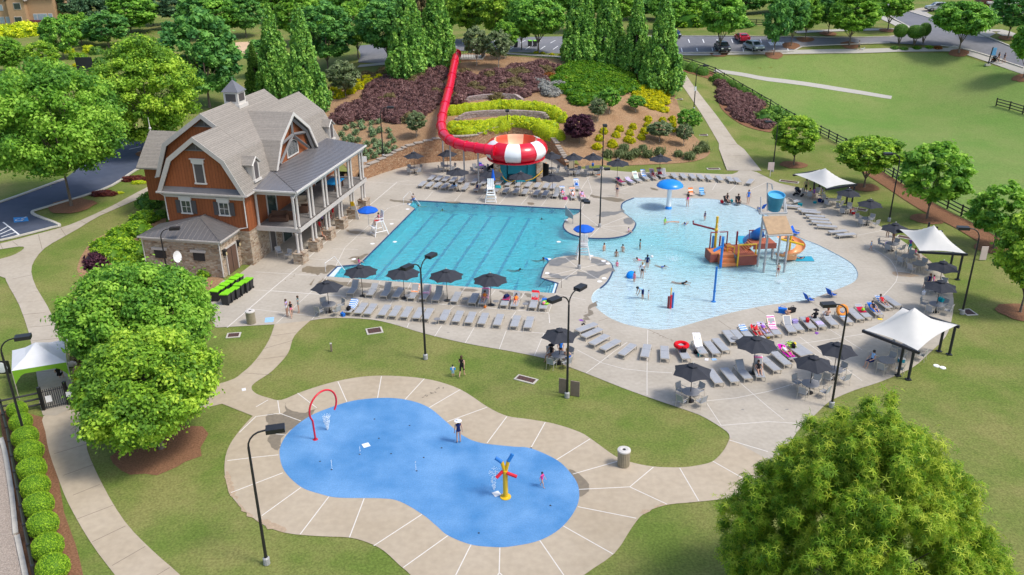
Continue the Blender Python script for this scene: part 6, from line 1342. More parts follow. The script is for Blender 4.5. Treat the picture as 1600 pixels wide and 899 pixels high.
part('hose',MB().tube(spline([(-2.3,-2.4,1.9),(-1.8,-2.5,.8),(-1.0,-2.5,.35),(-.4,-2.5,.6)],False,5),.05,6),m_yel,bw,True);part('hose',MB().tube(spline([(.8,-2.5,.4),(1.6,-2.6,.6),(2.4,-2.5,1.1),(2.9,-2.3,1.5)],False,5),.05,6),m_yel,bw,True)
part('notice',MB().box((-.5,-2.75,1.05),(.6,.04,.45)).tube([(-.5,-2.72,0),(-.5,-2.72,.9)],.03,5),m_wht,bw)
# ---- hoop, spray post and flush plates of the splash pad
A_,B_=G(493,687),G(536,662);hp=thing('spray_hoop','red arched spray hoop on the blue splash pad','spray hoop',A_);D_=B_-A_;e=D_.normalized();hw=D_.length/2
hc=e*.84+Vector((0,0,1.92));hpts=[Vector((0,0,0)),Vector((0,0,.55))-e*.02]+[hc+e*(1.05*math.cos(R(a_)))+Vector((0,0,1.05*math.sin(R(a_))))for a_ in range(212,-46,-10)]
part('hoop',MB().tube(hpts,.06,10),m_rpip2,hp,True)
part('foot',MB().lathe([(.16,0),(.16,.03),(.1,.06)],12),m_rpip2,hp)
b0=G(790,777);sv=thing('spray_post','yellow spray post with red and blue water cannons on the splash pad','spray post',b0)
part('post',MB().lathe([(.28,0),(.24,.04),(.14,.08),(.14,1.75),(.001,1.78)],18),m_yel,sv,True);part('foot_ring',MB().lathe([(.3,.0),(.3,.05),(.2,.055)],18),m_yel,sv)
for sx,zt in((-1,2.28),(1,2.34)):q_=Vector((sx*.17,0,zt));part('branch',MB().tube([Vector((0,0,1.6)),q_],.10,10),m_yel,sv);part('cannon',MB().tube([q_,Vector((sx*(.52 if sx<0 else.40),.1,zt+(.22 if sx<0 else.38)))],.105,12),m_bpipe,sv)
for p0,p1 in(((-.12,0,1.72),(-.48,-.2,1.42)),((.08,-.1,1.66),(.62,-.2,1.48))):part('cannon',MB().tube([Vector(p0),Vector(p1)],.095,12),m_rpip2,sv)
for x,y,s,lb in((572,696,.42,'white square drain plate left on the splash pad'),(776,772,.4,'small white square drain plate by the spray post'),(545,744,0,'')):
 if s:t=thing('drain_plate',lb,'drain plate',G(x,y,.006),.5);part('plate',MB().box((0,0,.01),(s,s,.014)),m_white,t)
nz=thing('spray_nozzles','small black ground nozzles dotted over the blue splash pad','nozzles',G(600,720,.006))
for x,y in((592,685),(500,721),(518,734),(562,710),(611,709),(651,736),(662,715),(748,833),(690,700),(640,665),(585,655),(830,700),(860,790)):q_=G(x,y,.008)-G(600,720,.006);part('nozzle',MB().lathe([(.001,.006),(.05,.004),(.06,0)],8,c=q_),m_blk,nz)
# ---- water sprays: loose drops in the air
def spray(p,H,r,n,lb,seed,vel=(0,0)):
 g=np.random.default_rng(seed);mb=MB()
 for i in range(n):
  f=g.random();a=g.random()*6.28;rr=r*(.15+.85*f)*g.random()**.5;q_=Vector((math.cos(a)*rr+vel[0]*f,math.sin(a)*rr+vel[1]*f,H*(4*f*(1-f)if vel!=(0,0)else f)));s=g.uniform(.008,.022)
  mb.add([q_+Vector((s,0,0)),q_+Vector((-s,s,0)),q_+Vector((-s,-s,0)),q_+Vector((0,0,s*2.2))],[(0,1,2),(0,1,3),(1,2,3),(2,0,3)])
 t=thing('water_spray',lb,'water spray',p,me=None);part('drops',mb,m_spray,t,kind='stuff');return t
spray(G(512,672),1.1,.3,500,'misty water spray inside the red hoop',1);spray(G(772,765),1.35,.35,220,'thin water fall left of the yellow spray post',2);spray(G(1118,420)+Vector((0,0,2.9)),1.4,.22,260,'water jet above the tall blue pole',3)
for i,(x,y)in enumerate(((563,710),(519,733),(650,735))):spray(G(x,y),.6,.04,26,'thin ground jet on the splash pad, %s from the left'%ORD[i],5+i)
spray(G(1218,442),.35,.7,260,'splash foam before the boy under the play tower',12);spray(G(1053,406),.25,1.2,260,'white splash foam in the middle of the shallow pool',13)
# ---- mushroom, blue pole, red and blue tubes
mu=thing('spray_mushroom','blue mushroom fountain on a white stem in the shallow water','fountain',G(1044.5,325)-Vector((0,0,.1)));part('cap',MB().lathe([(.001,3.25),(.6,3.2),(1.15,3.0),(1.42,2.72),(1.45,2.6),(1.3,2.55),(.3,2.6)],28),m_mush,mu,True);part('stem',MB().lathe([(.26,.25),(.24,2.65)],16),m_wht,mu,True);part('base',MB().lathe([(.36,0),(.36,.12),(.28,.3)],16),m_mush,mu)
t=thing('spray_pole','tall thin blue spray pole standing in the shallow water','spray pole',G(1115,470)-Vector((0,0,.1)));part('pole',MB().tube([(0,0,0),(0,0,3.1)],.09,10),m_bpipe,t,True);part('collar',MB().lathe([(.2,0),(.2,.05),(.1,.1)],12).lathe([(.12,.9),(.12,1.0)],12),m_bpipe,t)
t=thing('spray_tubes','cluster of red, blue and yellow upright spray tubes in the shallow pool','spray tubes',G(1047,480)-Vector((0,0,.1)))
for x,y,h,m_ in((-.16,0,1.05,m_rpipe),(.0,-.1,1.2,m_rpip2),(.2,.05,1.35,m_bpipe),(.02,.12,1.75,m_yel)):part('tube',MB().tube([(x,y,0),(x,y,h)],.085 if m_ is not m_yel else.05,10),m_,t,True)
# ---- play structure: local frame, origin at the lower stair foot, x along the deck front, y away
po=G(1140,417);po.z=-.1;ps=thing('play_structure','water play structure with orange steps, grey tower, tipping bucket and spiral slide','play structure',po)
def pp(x,y,z=0):return G(x,y,z)-po
def pbox(name,corners,z0,z1,mat):q_=[pp(a,b,zz)for a,b,zz in corners];return part(name,MB().prism([Vector((p.x,p.y,z0))for p in q_],(0,0,z1-z0)),mat,ps)
ex_=(G(1183,413)-G(1128,416)).normalized();ey_=Vector((-ex_.y,ex_.x,0));S0=G(1128,416)-po;S0.z=0
def lb_(name,x0,x1,y0,y1,z0,z1,mat):q_=[S0+ex_*a+ey_*b+Vector((0,0,z0))for a,b in((x0,y0),(x1,y0),(x1,y1),(x0,y1))];return part(name,MB().prism(q_,(0,0,z1-z0)),mat,ps)
for k in range(3):lb_('step',0,1.35,.34*k,1.1,.3*k,.3*(k+1)-.003,m_orst)
lb_('landing',-.75,1.35,1.1,2.6,.82,.93,m_orst);lb_('play_deck',1.42,3.25,.06,3.0,.86,.96,m_brick);lb_('side_panel',1.42,3.25,0,.07,.05,1.0,m_brown);lb_('side_panel',-.75,-.68,1.1,2.6,.05,.95,m_brown);lb_('side_panel',-.68,0,1.1,1.17,.05,.82,m_brown);lb_('side_panel',3.25,3.32,.06,3.0,.05,.9,m_brown)
lb_('deck_edge',1.4,3.3,-.03,.04,.96,1.03,m_orst);lb_('step',.75,1.35,1.5,2.6,.935,1.12,m_orst);lb_('step',1.0,1.6,1.7,2.6,1.12,1.3,m_orst)
for k in range(9):lb_('deck_board',1.5+k*.19,1.65+k*.19,.1,1.7,.962,.985,m_brick)
for k in range(4):lb_('ramp_step',2.6+k*.16,2.85+k*.16,1.3,2.4,.96+k*.13,1.07+k*.13,m_orst)
lb_('upper_deck',3.3,5.5,1.2,2.8,1.42,1.55,m_brick);lb_('side_panel',3.3,5.5,1.12,1.2,1.1,1.62,m_brown)
for k in range(9):lb_('rail_picket',3.45+k*.23,3.5+k*.23,2.75,2.8,1.55,2.35,m_rpipe)
def gpt(x,y,z):return S0+ex_*x+ey_*y+Vector((0,0,z))
def lpipe(pts,m_,r=.08,nm='hand_rail'):part(nm,MB().tube([gpt(*q_)for q_ in pts],r,8),m_,ps,True)
lpipe([(3.4,2.78,2.38),(5.5,2.78,2.38)],m_rpipe,.05);lpipe([(1.42,-.05,0),(1.42,-.05,1.5),(1.5,.3,1.95),(3.2,.3,1.95),(3.2,.3,.96)],m_yel,.075);lpipe([(.9,1.3,.95),(.9,1.3,1.6),(1.4,.9,1.5),(1.4,.9,.9)],m_yel,.045)
lpipe([(-.4,2.4,.93),(-.4,2.4,2.5),(1.2,2.4,2.5),(1.2,2.4,.93)],m_rpipe,.075,'hoop_frame');lpipe([(.45,2.2,.93),(.45,2.2,2.2)],m_rpipe,.08,'post');lpipe([(-.1,2.5,.93),(-.1,2.5,2.1)],m_bpipe,.1,'post');lpipe([(.85,2.5,.93),(.85,2.5,2.0)],m_bpipe,.12,'post');lpipe([(2.35,2.9,.96),(2.35,2.9,2.3)],m_rpipe,.09,'post')
lpipe([(-.15,-.05,0),(-.15,-.05,2.85)],m_bpipe,.12,'spray_post');lpipe([(-.05,-.0,2.1),(-1.0,-.2,1.7)],m_bpipe,.13,'cannon')
HP=4.2
for x,y,h in((1183.5,415,5.0),(1193,424,3.95),(1214,412,4.6),(1225,424,3.7),(1206,402,1.5)):
 b=pp(x,y);b.z=0;part('tower_post',MB().tube([b,b+Vector((0,0,h))],.10,10),m_galv,ps);part('post_collar',MB().lathe([(.15,.7),(.15,.85)],10,c=b),m_galv,ps)
pc_=[pp(1191,340,4.75),pp(1228,339,4.75),pp(1238.5,366,3.7),pp(1200,367.5,3.7)];part('roof_panel',MB().prism(pc_,(0,0,.1)),m_tan,ps);
for a,b in((0,1),(2,3),(0,3),(1,2)):part('roof_beam',MB().tube([pc_[a]-Vector((0,0,.06)),pc_[b]-Vector((0,0,.06))],.09,6),m_galv,ps)
fr_pts=[pp(1187,334,4.9),pp(1229,333,4.9),pp(1226,311,5.2),pp(1184,325,5.0)]
for a,b in((0,1),(1,2),(0,3)):part('bucket_frame',MB().tube([fr_pts[a],fr_pts[b]],.09,8),m_galv,ps)
part('bucket_frame',MB().tube([pp(1189,334,4.9),pp(1189,308,6.1)],.07,8),m_galv,ps);part('bucket_frame',MB().tube([pp(1226,333,4.9),pp(1224,308,6.1)],.07,8),m_galv,ps);part('water_pipe',MB().tube([pp(1199,330,5),pp(1199,286,7.2),pp(1206,288,7.2),pp(1207,296,6.7)],.06,8),m_galv,ps)
bc=pp(1209,327,4.95);bkt=MB();bkt.lathe([(.001,0),(.58,0),(.76,1.5),(.71,1.5),(.69,1.3),(.001,1.2)],24);m_bkt=mk('teal bucket',(.02,.20,.30),.3,.05,3,spec=.5);m_bktin=mk('light blue bucket rim',(.10,.42,.66),.3,.05,3)
me_=bkt.mesh('bucket',m_bkt,True);me_.materials.append(m_bktin)
for pl_ in me_.polygons:
 if pl_.center.z>1.15:pl_.material_index=1
me_.transform(Matrix.Translation(bc)@Matrix.Rotation(.22,4,'X'));link('bucket',me_,ps)
def pipe(pts,m_,r=.08,nm='spray_pipe'):part(nm,MB().tube([pp(*q_)for q_ in pts],r,9),m_,ps,True)
yb=pp(1116,396);yb.z=0;part('cannon_post',MB().tube([yb,yb+Vector((0,0,3.75))],.12,10),m_yel,ps,True);yt=yb+Vector((0,0,2.45));ye=pp(1083,350,2.5);part('spray_arm',MB().tube([yt,ye,ye+Vector((0,0,.3))],.09,9),m_rpipe,ps,True);part('collar',MB().ball(yt,.2,10,7),m_yel,ps,True)
c1=pp(1220,374,2.1);part('water_cannon',MB().tube([c1,pp(1256,383,1.9)],.1,9),m_yel,ps,True)
# blue tube slide at the back and orange spiral slide at the right
part('tube_slide',MB().tube(spline([pp(1192,362,2.3),pp(1184,366,2.0),pp(1176,371,1.3),pp(1168,377,.55)],False,5),.5,14,caps=False),m_bpipe,ps,True)
cs_=pp(1232,402);cs_.z=0;spn=MB();vs=[];n=34
for i in range(n+1):
 f=i/n;a=2.6-f*5.6;z=1.75-1.5*f;c=cs_+Vector((math.cos(a)*.95,math.sin(a)*.95,z));rd_=Vector((math.cos(a),math.sin(a),0))
 for k in range(9):b=PI+PI*k/8;vs.append(c+rd_*math.cos(b)*.42+Vector((0,0,math.sin(b)*.42+.4)))
spn.add(vs,[(i*9+k,i*9+k+1,(i+1)*9+k+1,(i+1)*9+k)for i in range(n)for k in range(8)])
part('spiral_slide',spn,m_slide,ps,True);part('slide_exit',MB().prism([pp(1229,407,0),pp(1244,406,0),pp(1244,401,0),pp(1232,400,0)],(0,0,.38)),m_slide,ps);part('slide_post',MB().tube([cs_,cs_+Vector((0,0,2.4))],.1,8),m_yel,ps)
mt_=mk('blue pad',(.02,.32,.48),.6,.05,3);sheet('landing_mat',px([(1243,407.5),(1273,407.5),(1268,400),(1246,400)],smooth=False),mt_,flat=-.045);sheet('landing_mat',px([(1151,368),(1164,368),(1166,379),(1156,380)],smooth=False),mt_,flat=-.045)
# ---- lifeguard chairs
def guard(x,y,rz,lb,tall=1.0):
 t=thing('lifeguard_chair',lb,'lifeguard chair',G(x,y),rz);h=1.45*tall
 for sx in(-1,1):
  for sy in(-1,1):part('leg',MB().tube([(sx*.62,sy*.75,0),(sx*.33,sy*.33,h)],.05,5),m_white,t)
  part('armrest',MB().box((sx*.38,.05,h+.3),(.1,.7,.05)),m_white,t);part('side_rail',MB().tube([(sx*.55,-.6,h*.3),(sx*.55,.6,h*.3)],.035,4),m_white,t)
 part('seat',MB().box((0,0,h),(.8,.8,.07)),m_white,t)
 for k in range(4):part('back_slat',MB().box((-.29+k*.19,.42+.0,h+.52),(.16,.04,1.0),rx=-.16),m_white,t)
 for k in range(4):part('rung',MB().box((0,-.75+.105*(k+.5),h*(k+.5)/4.6),(.95-.08*k,.06,.12)),m_white,t)
 part('foot_rest',MB().box((0,-.62,h*.62),(.9,.35,.05)),m_white,t);return t
guard(593,366,R(-58),'white lifeguard chair with a seated guard at the left pool side');guard(767,314,0,'white lifeguard chair beyond the pool with a folded blue umbrella');guard(911,402,PI,'white lifeguard chair on the near peninsula seen from behind')
def blue_umb(p,zc,lb,D=2.1):
 t=thing('blue_umbrella',lb,'umbrella',p);r=D/2;cb=MB();cb.lathe([(.001,zc+.42),(r*.5,zc+.27),(r,zc),(r*.97,zc-.12)],8);part('canopy',cb,m_blue,t);part('pole',MB().tube([(0,0,.9),(0,0,zc+.45)],.025,6),m_wtrim,t)
blue_umb(G(586,366)-Vector((.55,0,0)),2.55,'blue umbrella over the lifeguard at the left pool side');blue_umb(G(911,402)+Vector((.1,1.0,0)),2.45,'blue umbrella over the lifeguard on the near peninsula',2.0)
t=thing('folded_umbrella','folded blue umbrella behind the empty lifeguard chair','umbrella',G(771,310));part('cloth',MB().lathe([(.001,3.45),(.07,3.3),(.22,2.4),(.26,2.15),(.08,2.1)],9),m_blue,t);part('pole',MB().tube([(0,0,.5),(0,0,3.5)],.025,6),m_wtrim,t)
# ---- bins
def make_bin():
 t=thing('wheeled_bin','bin','bin');b=MB();b.add([(-.25,-.3,.08),(.25,-.3,.08),(.25,.3,.08),(-.25,.3,.08),(-.3,-.38,1.0),(.3,-.38,1.0),(.3,.38,1.0),(-.3,.38,1.0)],[(0,1,2,3),(4,5,6,7),(0,1,5,4),(1,2,6,5),(2,3,7,6),(3,0,4,7)]);part('body',b,m_bin,t)
 l=MB();l.prism([(-.33,-.42,1.0),(.33,-.42,1.0),(.33,.40,1.04),(-.33,.40,1.04)],(0,0,.08));part('lid',l,m_lid,t)
 for s in(-1,1):part('wheel',MB().tube([(s*.22,.30,.1),(s*.29,.30,.1)],.1,10),m_blk,t)
 part('handle',MB().tube([(-.25,.46,1.02),(.25,.46,1.02)],.02,5),m_bin,t);return Proto(t)
BN=make_bin()
for i in range(6):BN.put(G(390-7.4*i,451+4.9*i)+BX*(.06*(i%2)),-YW-PI/2+R(5)*(i%3-1),'wheeled bin with lime green lid, %s from the door in the front row'%ORD[i],'green lidded bins, front row',scale=.86+.03*(i%3))
for i in range(6):BN.put(G(375-7.4*i,445.5+4.9*i),-YW+PI/2+R(4)*(i%3-1),'wheeled bin with lime green lid, %s from the door in the back row'%ORD[i],'green lidded bins, back row',scale=.86+.03*(i%2))
for i,(x,y)in enumerate(((806,74),(828,73),(836,73))):o=BN.put(GT(x,y),.3,'green lidded bin standing in the far car park, %s from the left'%ORD[i],'bins in the far car park')
def trash(x,y,lb,s=1):
 t=thing('litter_bin',lb,'litter bin',GT(x,y));m_l=mk('slatted bin side',(.36,.31,.22),.6,.08,8);part('drum',MB().lathe([(.30,.02),(.31,.95)],20),m_l,t)
 for k in range(20):a=2*PI*k/20;part('slat',MB().box((math.cos(a)*.325,math.sin(a)*.325,.48),(.025,.07,.9),rz=a),m_l,t)
 part('lid',MB().lathe([(.09,1.03),(.22,1.06),(.36,1.02),(.37,.95),(.32,.94)],22),m_wtrim,t);part('opening',MB().lathe([(.001,1.0),(.10,1.0),(.10,1.035)],12),m_dark,t)
 if s!=1:t.scale=(s,)*3
trash(393,505,'beige slatted litter bin near the three girls',1.05);trash(974,727,'round slatted litter bin with white lid beside the splash pad walk',1.05);trash(1413,276,'striped white litter bin behind the rail fence',1.0)
# ---- fences
def fence(pts,lb,H=1.25,bay=2.4,rails=3,mat=None,off=0,w=.13):
 P_=[GT(*p)for p in pts];L_=[0]
 for a,b in zip(P_[:-1],P_[1:]):L_.append(L_[-1]+(b-a).length)
 n=max(1,round(L_[-1]/bay));Q_=[]
 for k in range(n+1):
  s=L_[-1]*k/n;i=min(len(P_)-2,max(0,next((j for j in range(len(L_)-1)if L_[j+1]>=s-1e-6),len(P_)-2)));f=(s-L_[i])/max(L_[i+1]-L_[i],1e-6);q_=P_[i].lerp(P_[i+1],f);q_.z=T(q_.x,q_.y);Q_.append(q_)
 o=Q_[0];t=thing('rail_fence',lb,'fence',o);m_=mat or m_blk
 for k,q_ in enumerate(Q_):
  part('post',MB().box(q_-o+Vector((0,0,H/2)),(w,w,H)),m_,t)
  if k:
   a,b=Q_[k-1]-o,q_-o;d=b-a
   for r in range(rails):z=H*(.22+.33*r)if rails==3 else H*(.3+.5*r);part('rail',MB().tube([a+Vector((0,0,z)),b+Vector((0,0,z))],.072,4),m_,t)
fence([(1062,99),(1090,107),(1117,117),(1150,137),(1176,152),(1202,167),(1240,190),(1284,211),(1320,230)],'long black rail fence curving from the path past the plum bed')
fence([(1320,230),(1352,249),(1384,271),(1417,293),(1450,311),(1479,326),(1500,337),(1550,362),(1600,386),(1640,405)],'black rail fence behind the lawn trees on the right');fence([(1556,166),(1578,172),(1600,179),(1640,192)],'short black rail fence at the right edge of the field')
fence([(1100,30),(1160,40),(1200,41)],'distant black fence beyond the red car')
fence([(6,650),(17,692),(24,731),(30,767),(38,810),(47,858),(58,912)],'black rail fence in front of the clipped box balls',H=1.1,bay=1.9);fence([(6,650),(36,644),(67,637)],'black rail fence left of the gate',H=1.25,bay=1.6);fence([(110,632),(128,626),(146,621)],'black rail fence right of the gate with a notice',H=1.3,bay=1.6)
ga,gb_=G(69,641),G(108,632);gt_=thing('picket_gate','black metal picket gate under the tent front','gate',ga);d=gb_-ga
for k in range(12):q_=d*(k+.5)/12;part('picket',MB().box(q_+Vector((0,0,.75)),(.03,.03,1.4)),m_blk,gt_)
for z in(.15,1.3):part('gate_rail',MB().tube([Vector((0,0,z)),d+Vector((0,0,z))],.03,5),m_blk,gt_)
for q_ in(Vector(),d):part('gate_post',MB().box(q_+Vector((0,0,.85)),(.18,.18,1.7)),m_blk,gt_)
part('notice',MB().box(d*.3+Vector((0,-.06,.75)),(.35,.02,.45),rz=math.atan2(d.y,d.x)),m_white,gt_)
t=thing('notice_board','white notice on the fence right of the gate','sign',G(116,634));part('board',MB().box((0,-.12,.95),(.5,.03,.36),rz=.3),m_white,t)
# ---- small things
def grate(x,y,lb,sx=.9,sy=.6,rz=.2,fr=None):
 p=GT(x,y);t=thing('drain_grate',lb,'drain grate',p+Vector((0,0,-.02)),rz,'drain grates in the grass');part('rim',MB().box((0,0,.02),(sx+.25,sy+.25,.05)),fr or m_kerb,t);part('grate',MB().box((0,0,.035),(sx,sy,.04)),mk('rust grate',(.10,.05,.04),.8,.2,12),t)
 for k in range(5):part('bar',MB().box((-sx/2+sx*(k+.5)/5,0,.06),(.03,sy,.012)),m_blk,t)
for x,y,a,b,r_,lb in((365,524,.8,.6,.15,'drain grate in the lawn left of the walk'),(585,517,1.0,.8,.3,'square drain grate in the lawn below the lounger row'),(822,593,1.3,.5,-.5,'long drain grate in the lawn before the brown boards'),(1513,488,.7,.9,.1,'drain grate by the right lamp post'),(1341,327,1.6,.6,-.6,'long drain grate at the deck edge near the red bag'),(1233,284,2.0,.6,-.5,'long drain grate in the grass before the first canopy'),(1061,155,.9,.6,0,'drain grate beside the golden patch'),(1099,211,1.0,.6,-.1,'drain grate in the grass left of the path'),(1115,264,1.4,.5,0,'drain grate in the grass behind the flat loungers'),(1419,372,1.8,.6,-.6,'drain grate at the deck edge left of the middle canopy')):grate(x,y,lb,a,b,r_)
for i,(x,y)in enumerate(((1463,572),(1473,575))):t=thing('valve_cover','white round valve cover in the right lawn, %s of two'%('left' if i==0 else 'right'),'cover',G(x,y,-.03));part('disc',MB().lathe([(.001,.05),(.2,.045),(.22,0)],14),m_white,t)
t=thing('utility_board','pair of brown utility boards behind the double lamp post','utility cabinet',G(888,617));m_ub=mk('brown board',(.22,.17,.13),.7,.1,5)
for x,y,w in((-.32,.2,.06),(.42,-.15,.06)):part('board',MB().box((x,y,.55),(.62,.08,1.1),rz=-.35),m_ub,t)
t=thing('path_bollard','short wooden marker post in the middle lawn','post',G(518,549));part('post',MB().box((0,0,.3),(.12,.12,.6)),m_ub,t);part('cap',MB().box((0,0,.63),(.13,.13,.06)),m_wtrim,t)
t=thing('wall_sign','small white sign on the wall beside the porch end','sign',GT(569,262));part('board',MB().box((0,0,1.0),(.8,.05,.7)),m_white,t);part('post',MB().tube([(0,0,0),(0,0,.7)],.04,5),m_wtrim,t)
t=thing('path_sign','pink white sign beside the lamp at the path end','sign',GT(1203,276));part('board',MB().box((0,0,1.3),(.75,.05,.95)),mk('faded sign',(.62,.50,.46),.7,.06,3),t);part('post',MB().tube([(0,0,0),(0,0,.9)],.05,6),m_wtrim,t)
t=thing('lawn_sign','pink utility post on the bark ring near the right edge','sign',G(1535,407));part('board',MB().box((0,0,.7),(.6,.06,1.3)),mk('faded sign',(.62,.50,.46),.7,.06,3),t)
t=thing('trail_sign','small blue notice board on a dark post beside the far footpath','sign',GT(1543,103));part('post',MB().tube([(0,0,0),(.3,0,3.0)],.09,6),m_blk,t);part('board',MB().box((.6,0,2.3),(.7,.08,1.2)),mk('blue notice',(.12,.35,.62),.6,.1,3),t);part('footing',MB().box((0,0,.15),(.8,.6,.3)),m_kerb,t)
t=thing('sandwich_board','white board with a yellow top leaning on the porch pier','sign',G(556,343));part('board',MB().box((0,0,.9),(.5,.06,1.8),ry=-.22,rz=-.3),m_wtrim,t);part('top_panel',MB().box((-.22,-.07,1.75),(.42,.04,.5),ry=-.22,rz=-.3),m_yel,t)
t=thing('satellite_dish','white satellite dish on a pole before the annex wall','dish',L(-8.9,-5.9));part('pole',MB().tube([(0,0,0),(0,0,1.9)],.05,6),m_galv,t)
dsh=MB();dsh.lathe([(.001,0),(.3,.04),(.52,.14)],18);me_=dsh.mesh('dish',m_wht,True);me_.transform(Matrix.Translation((0,0,2.2))@Matrix.Rotation(R(78),4,'Y')@Matrix.Rotation(.3,4,'X'));link('dish',me_,t);part('feed_arm',MB().tube([(0,0,1.85),(.55,0,2.1)],.02,5),m_galv,t)
t=thing('boulder','pale boulder beside the gate tent','rock',G(113,572));part('stone',MB().ball((0,0,.15),.32,9,6,sc=(1.2,.8,.7)),mk('pale rock',(.48,.43,.36),.9,.15,5),t)
t=thing('banner_flag','white feather flag beside the gate tent','flag',G(108,556));part('pole',MB().tube([(0,0,0),(0,0,1.9)],.025,5),m_alu,t);part('cloth',MB().prism([(0.03,0,1.0),(.4,0,1.15),(.42,0,1.85),(.05,0,1.9)],(0,.02,0)),m_white,t)
t=thing('round_sign','white oval sign on a black frame left of the tent','sign',G(6,592));part('frame',MB().box((0,0,.9),(1.3,.06,1.0)),m_blk,t);part('face',MB().lathe([(.001,0),(.42,0)],20).add([],[]),m_white,t)if 0 else part('face',MB().ball((0,-.05,.9),.42,16,8,sc=(1.2,.08,1)),m_white,t)
t=thing('dark_gate_panel','black panel fence by the far garden','fence',GT(134,112));part('panel',MB().box((0,0,1.3),(3.0,.1,2.4)),m_dsteel,t)
def cooler(x,y,lb,mat=None,s=1.0,rz=0,z=0):t=thing('cool_box',lb,'cool box',G(x,y,0)+Vector((0,0,z)),rz);part('body',MB().box((0,0,.17*s),(.5*s,.35*s,.32*s)),mat or m_white,t);part('lid',MB().box((0,0,.36*s),(.53*s,.38*s,.06*s)),m_white,t)
cooler(873,561,'white cool box at the deck edge by the occupied table');cooler(1408,566,'teal cool box under the largest canopy',m_teal,.8)
# hand rails at the pool corners
for a,b,c,lb in(((509,425),(524,415),(539,424),'chrome hand rail at the near left pool steps'),((631,321),(641,311),(657,322),'chrome hand rail at the far left pool steps')):
 p=G(*a);t=thing('hand_rail',lb,'hand rail',p);q1=G(*b)-p;q2=G(*c)-p;part('rail',MB().tube([(0,0,0),(0,0,.85),q1+Vector((0,0,.9)),q2+Vector((0,0,.1))],.025,6),m_wht,t)
t=thing('hand_rail','grey mesh hand rail on the edge of the far peninsula','hand rail',G(895,350));q1=G(883,341)-G(895,350);part('rail',MB().tube([(0,0,0),(0,0,.95),q1*.6+Vector((0,0,1.2)),q1+Vector((0,0,1.4))],.035,6),m_galv,t);part('mesh_panel',MB().prism([(0,0,.5),q1+Vector((0,0,.3)),q1+Vector((0,0,1.3)),(0,0,.9)],(.02,.03,0)),m_galv,t)
t=thing('hand_rail','hand rail at the steps of the near peninsula','hand rail',G(877,450));part('rail',MB().tube([(0,0,0),(0,0,.85),(-1.3,.4,.7),(-2.0,.3,-.1)],.022,6),m_pole,t)
# ================================================================== PEOPLE
SKINS=[mk('fair skin',(.56,.33,.235),.6,.04,6),mk('tan skin',(.40,.215,.135),.6,.04,6),mk('brown skin',(.20,.10,.06),.6,.04,6)]
HAIRS={'br':mk('brown hair',(.075,.038,.02),.7,.1,20),'bk':mk('black hair',(.015,.012,.012),.6,.1,20),'bl':mk('blond hair',(.38,.25,.11),.7,.1,20),'rd':mk('auburn hair',(.20,.07,.03),.7,.1,20)}
_cc={}
def cloth(c):
 if c not in _cc:_cc[c]=mk('cloth '+'%02x%02x%02x'%tuple(int(v*255)for v in c),c,.8,.08,8,spec=.15)
 return _cc[c]
NAVY=(.012,.025,.11);BLK=(.018,.018,.022);WHT=(.72,.72,.74);PINK=(.72,.06,.28);HPK=(.80,.22,.30);BLU=(.02,.16,.60);TEAL=(.01,.30,.36);LIL=(.42,.34,.66);RED=(.60,.02,.03);GRN=(.02,.36,.12);LGR=(.32,.65,.06);ORG=(.80,.22,.03);PURPC=(.28,.10,.48);LBL=(.30,.52,.80);YLW=(.78,.58,.05);MAR=(.24,.02,.04)
def V3(*a):return Vector(a)
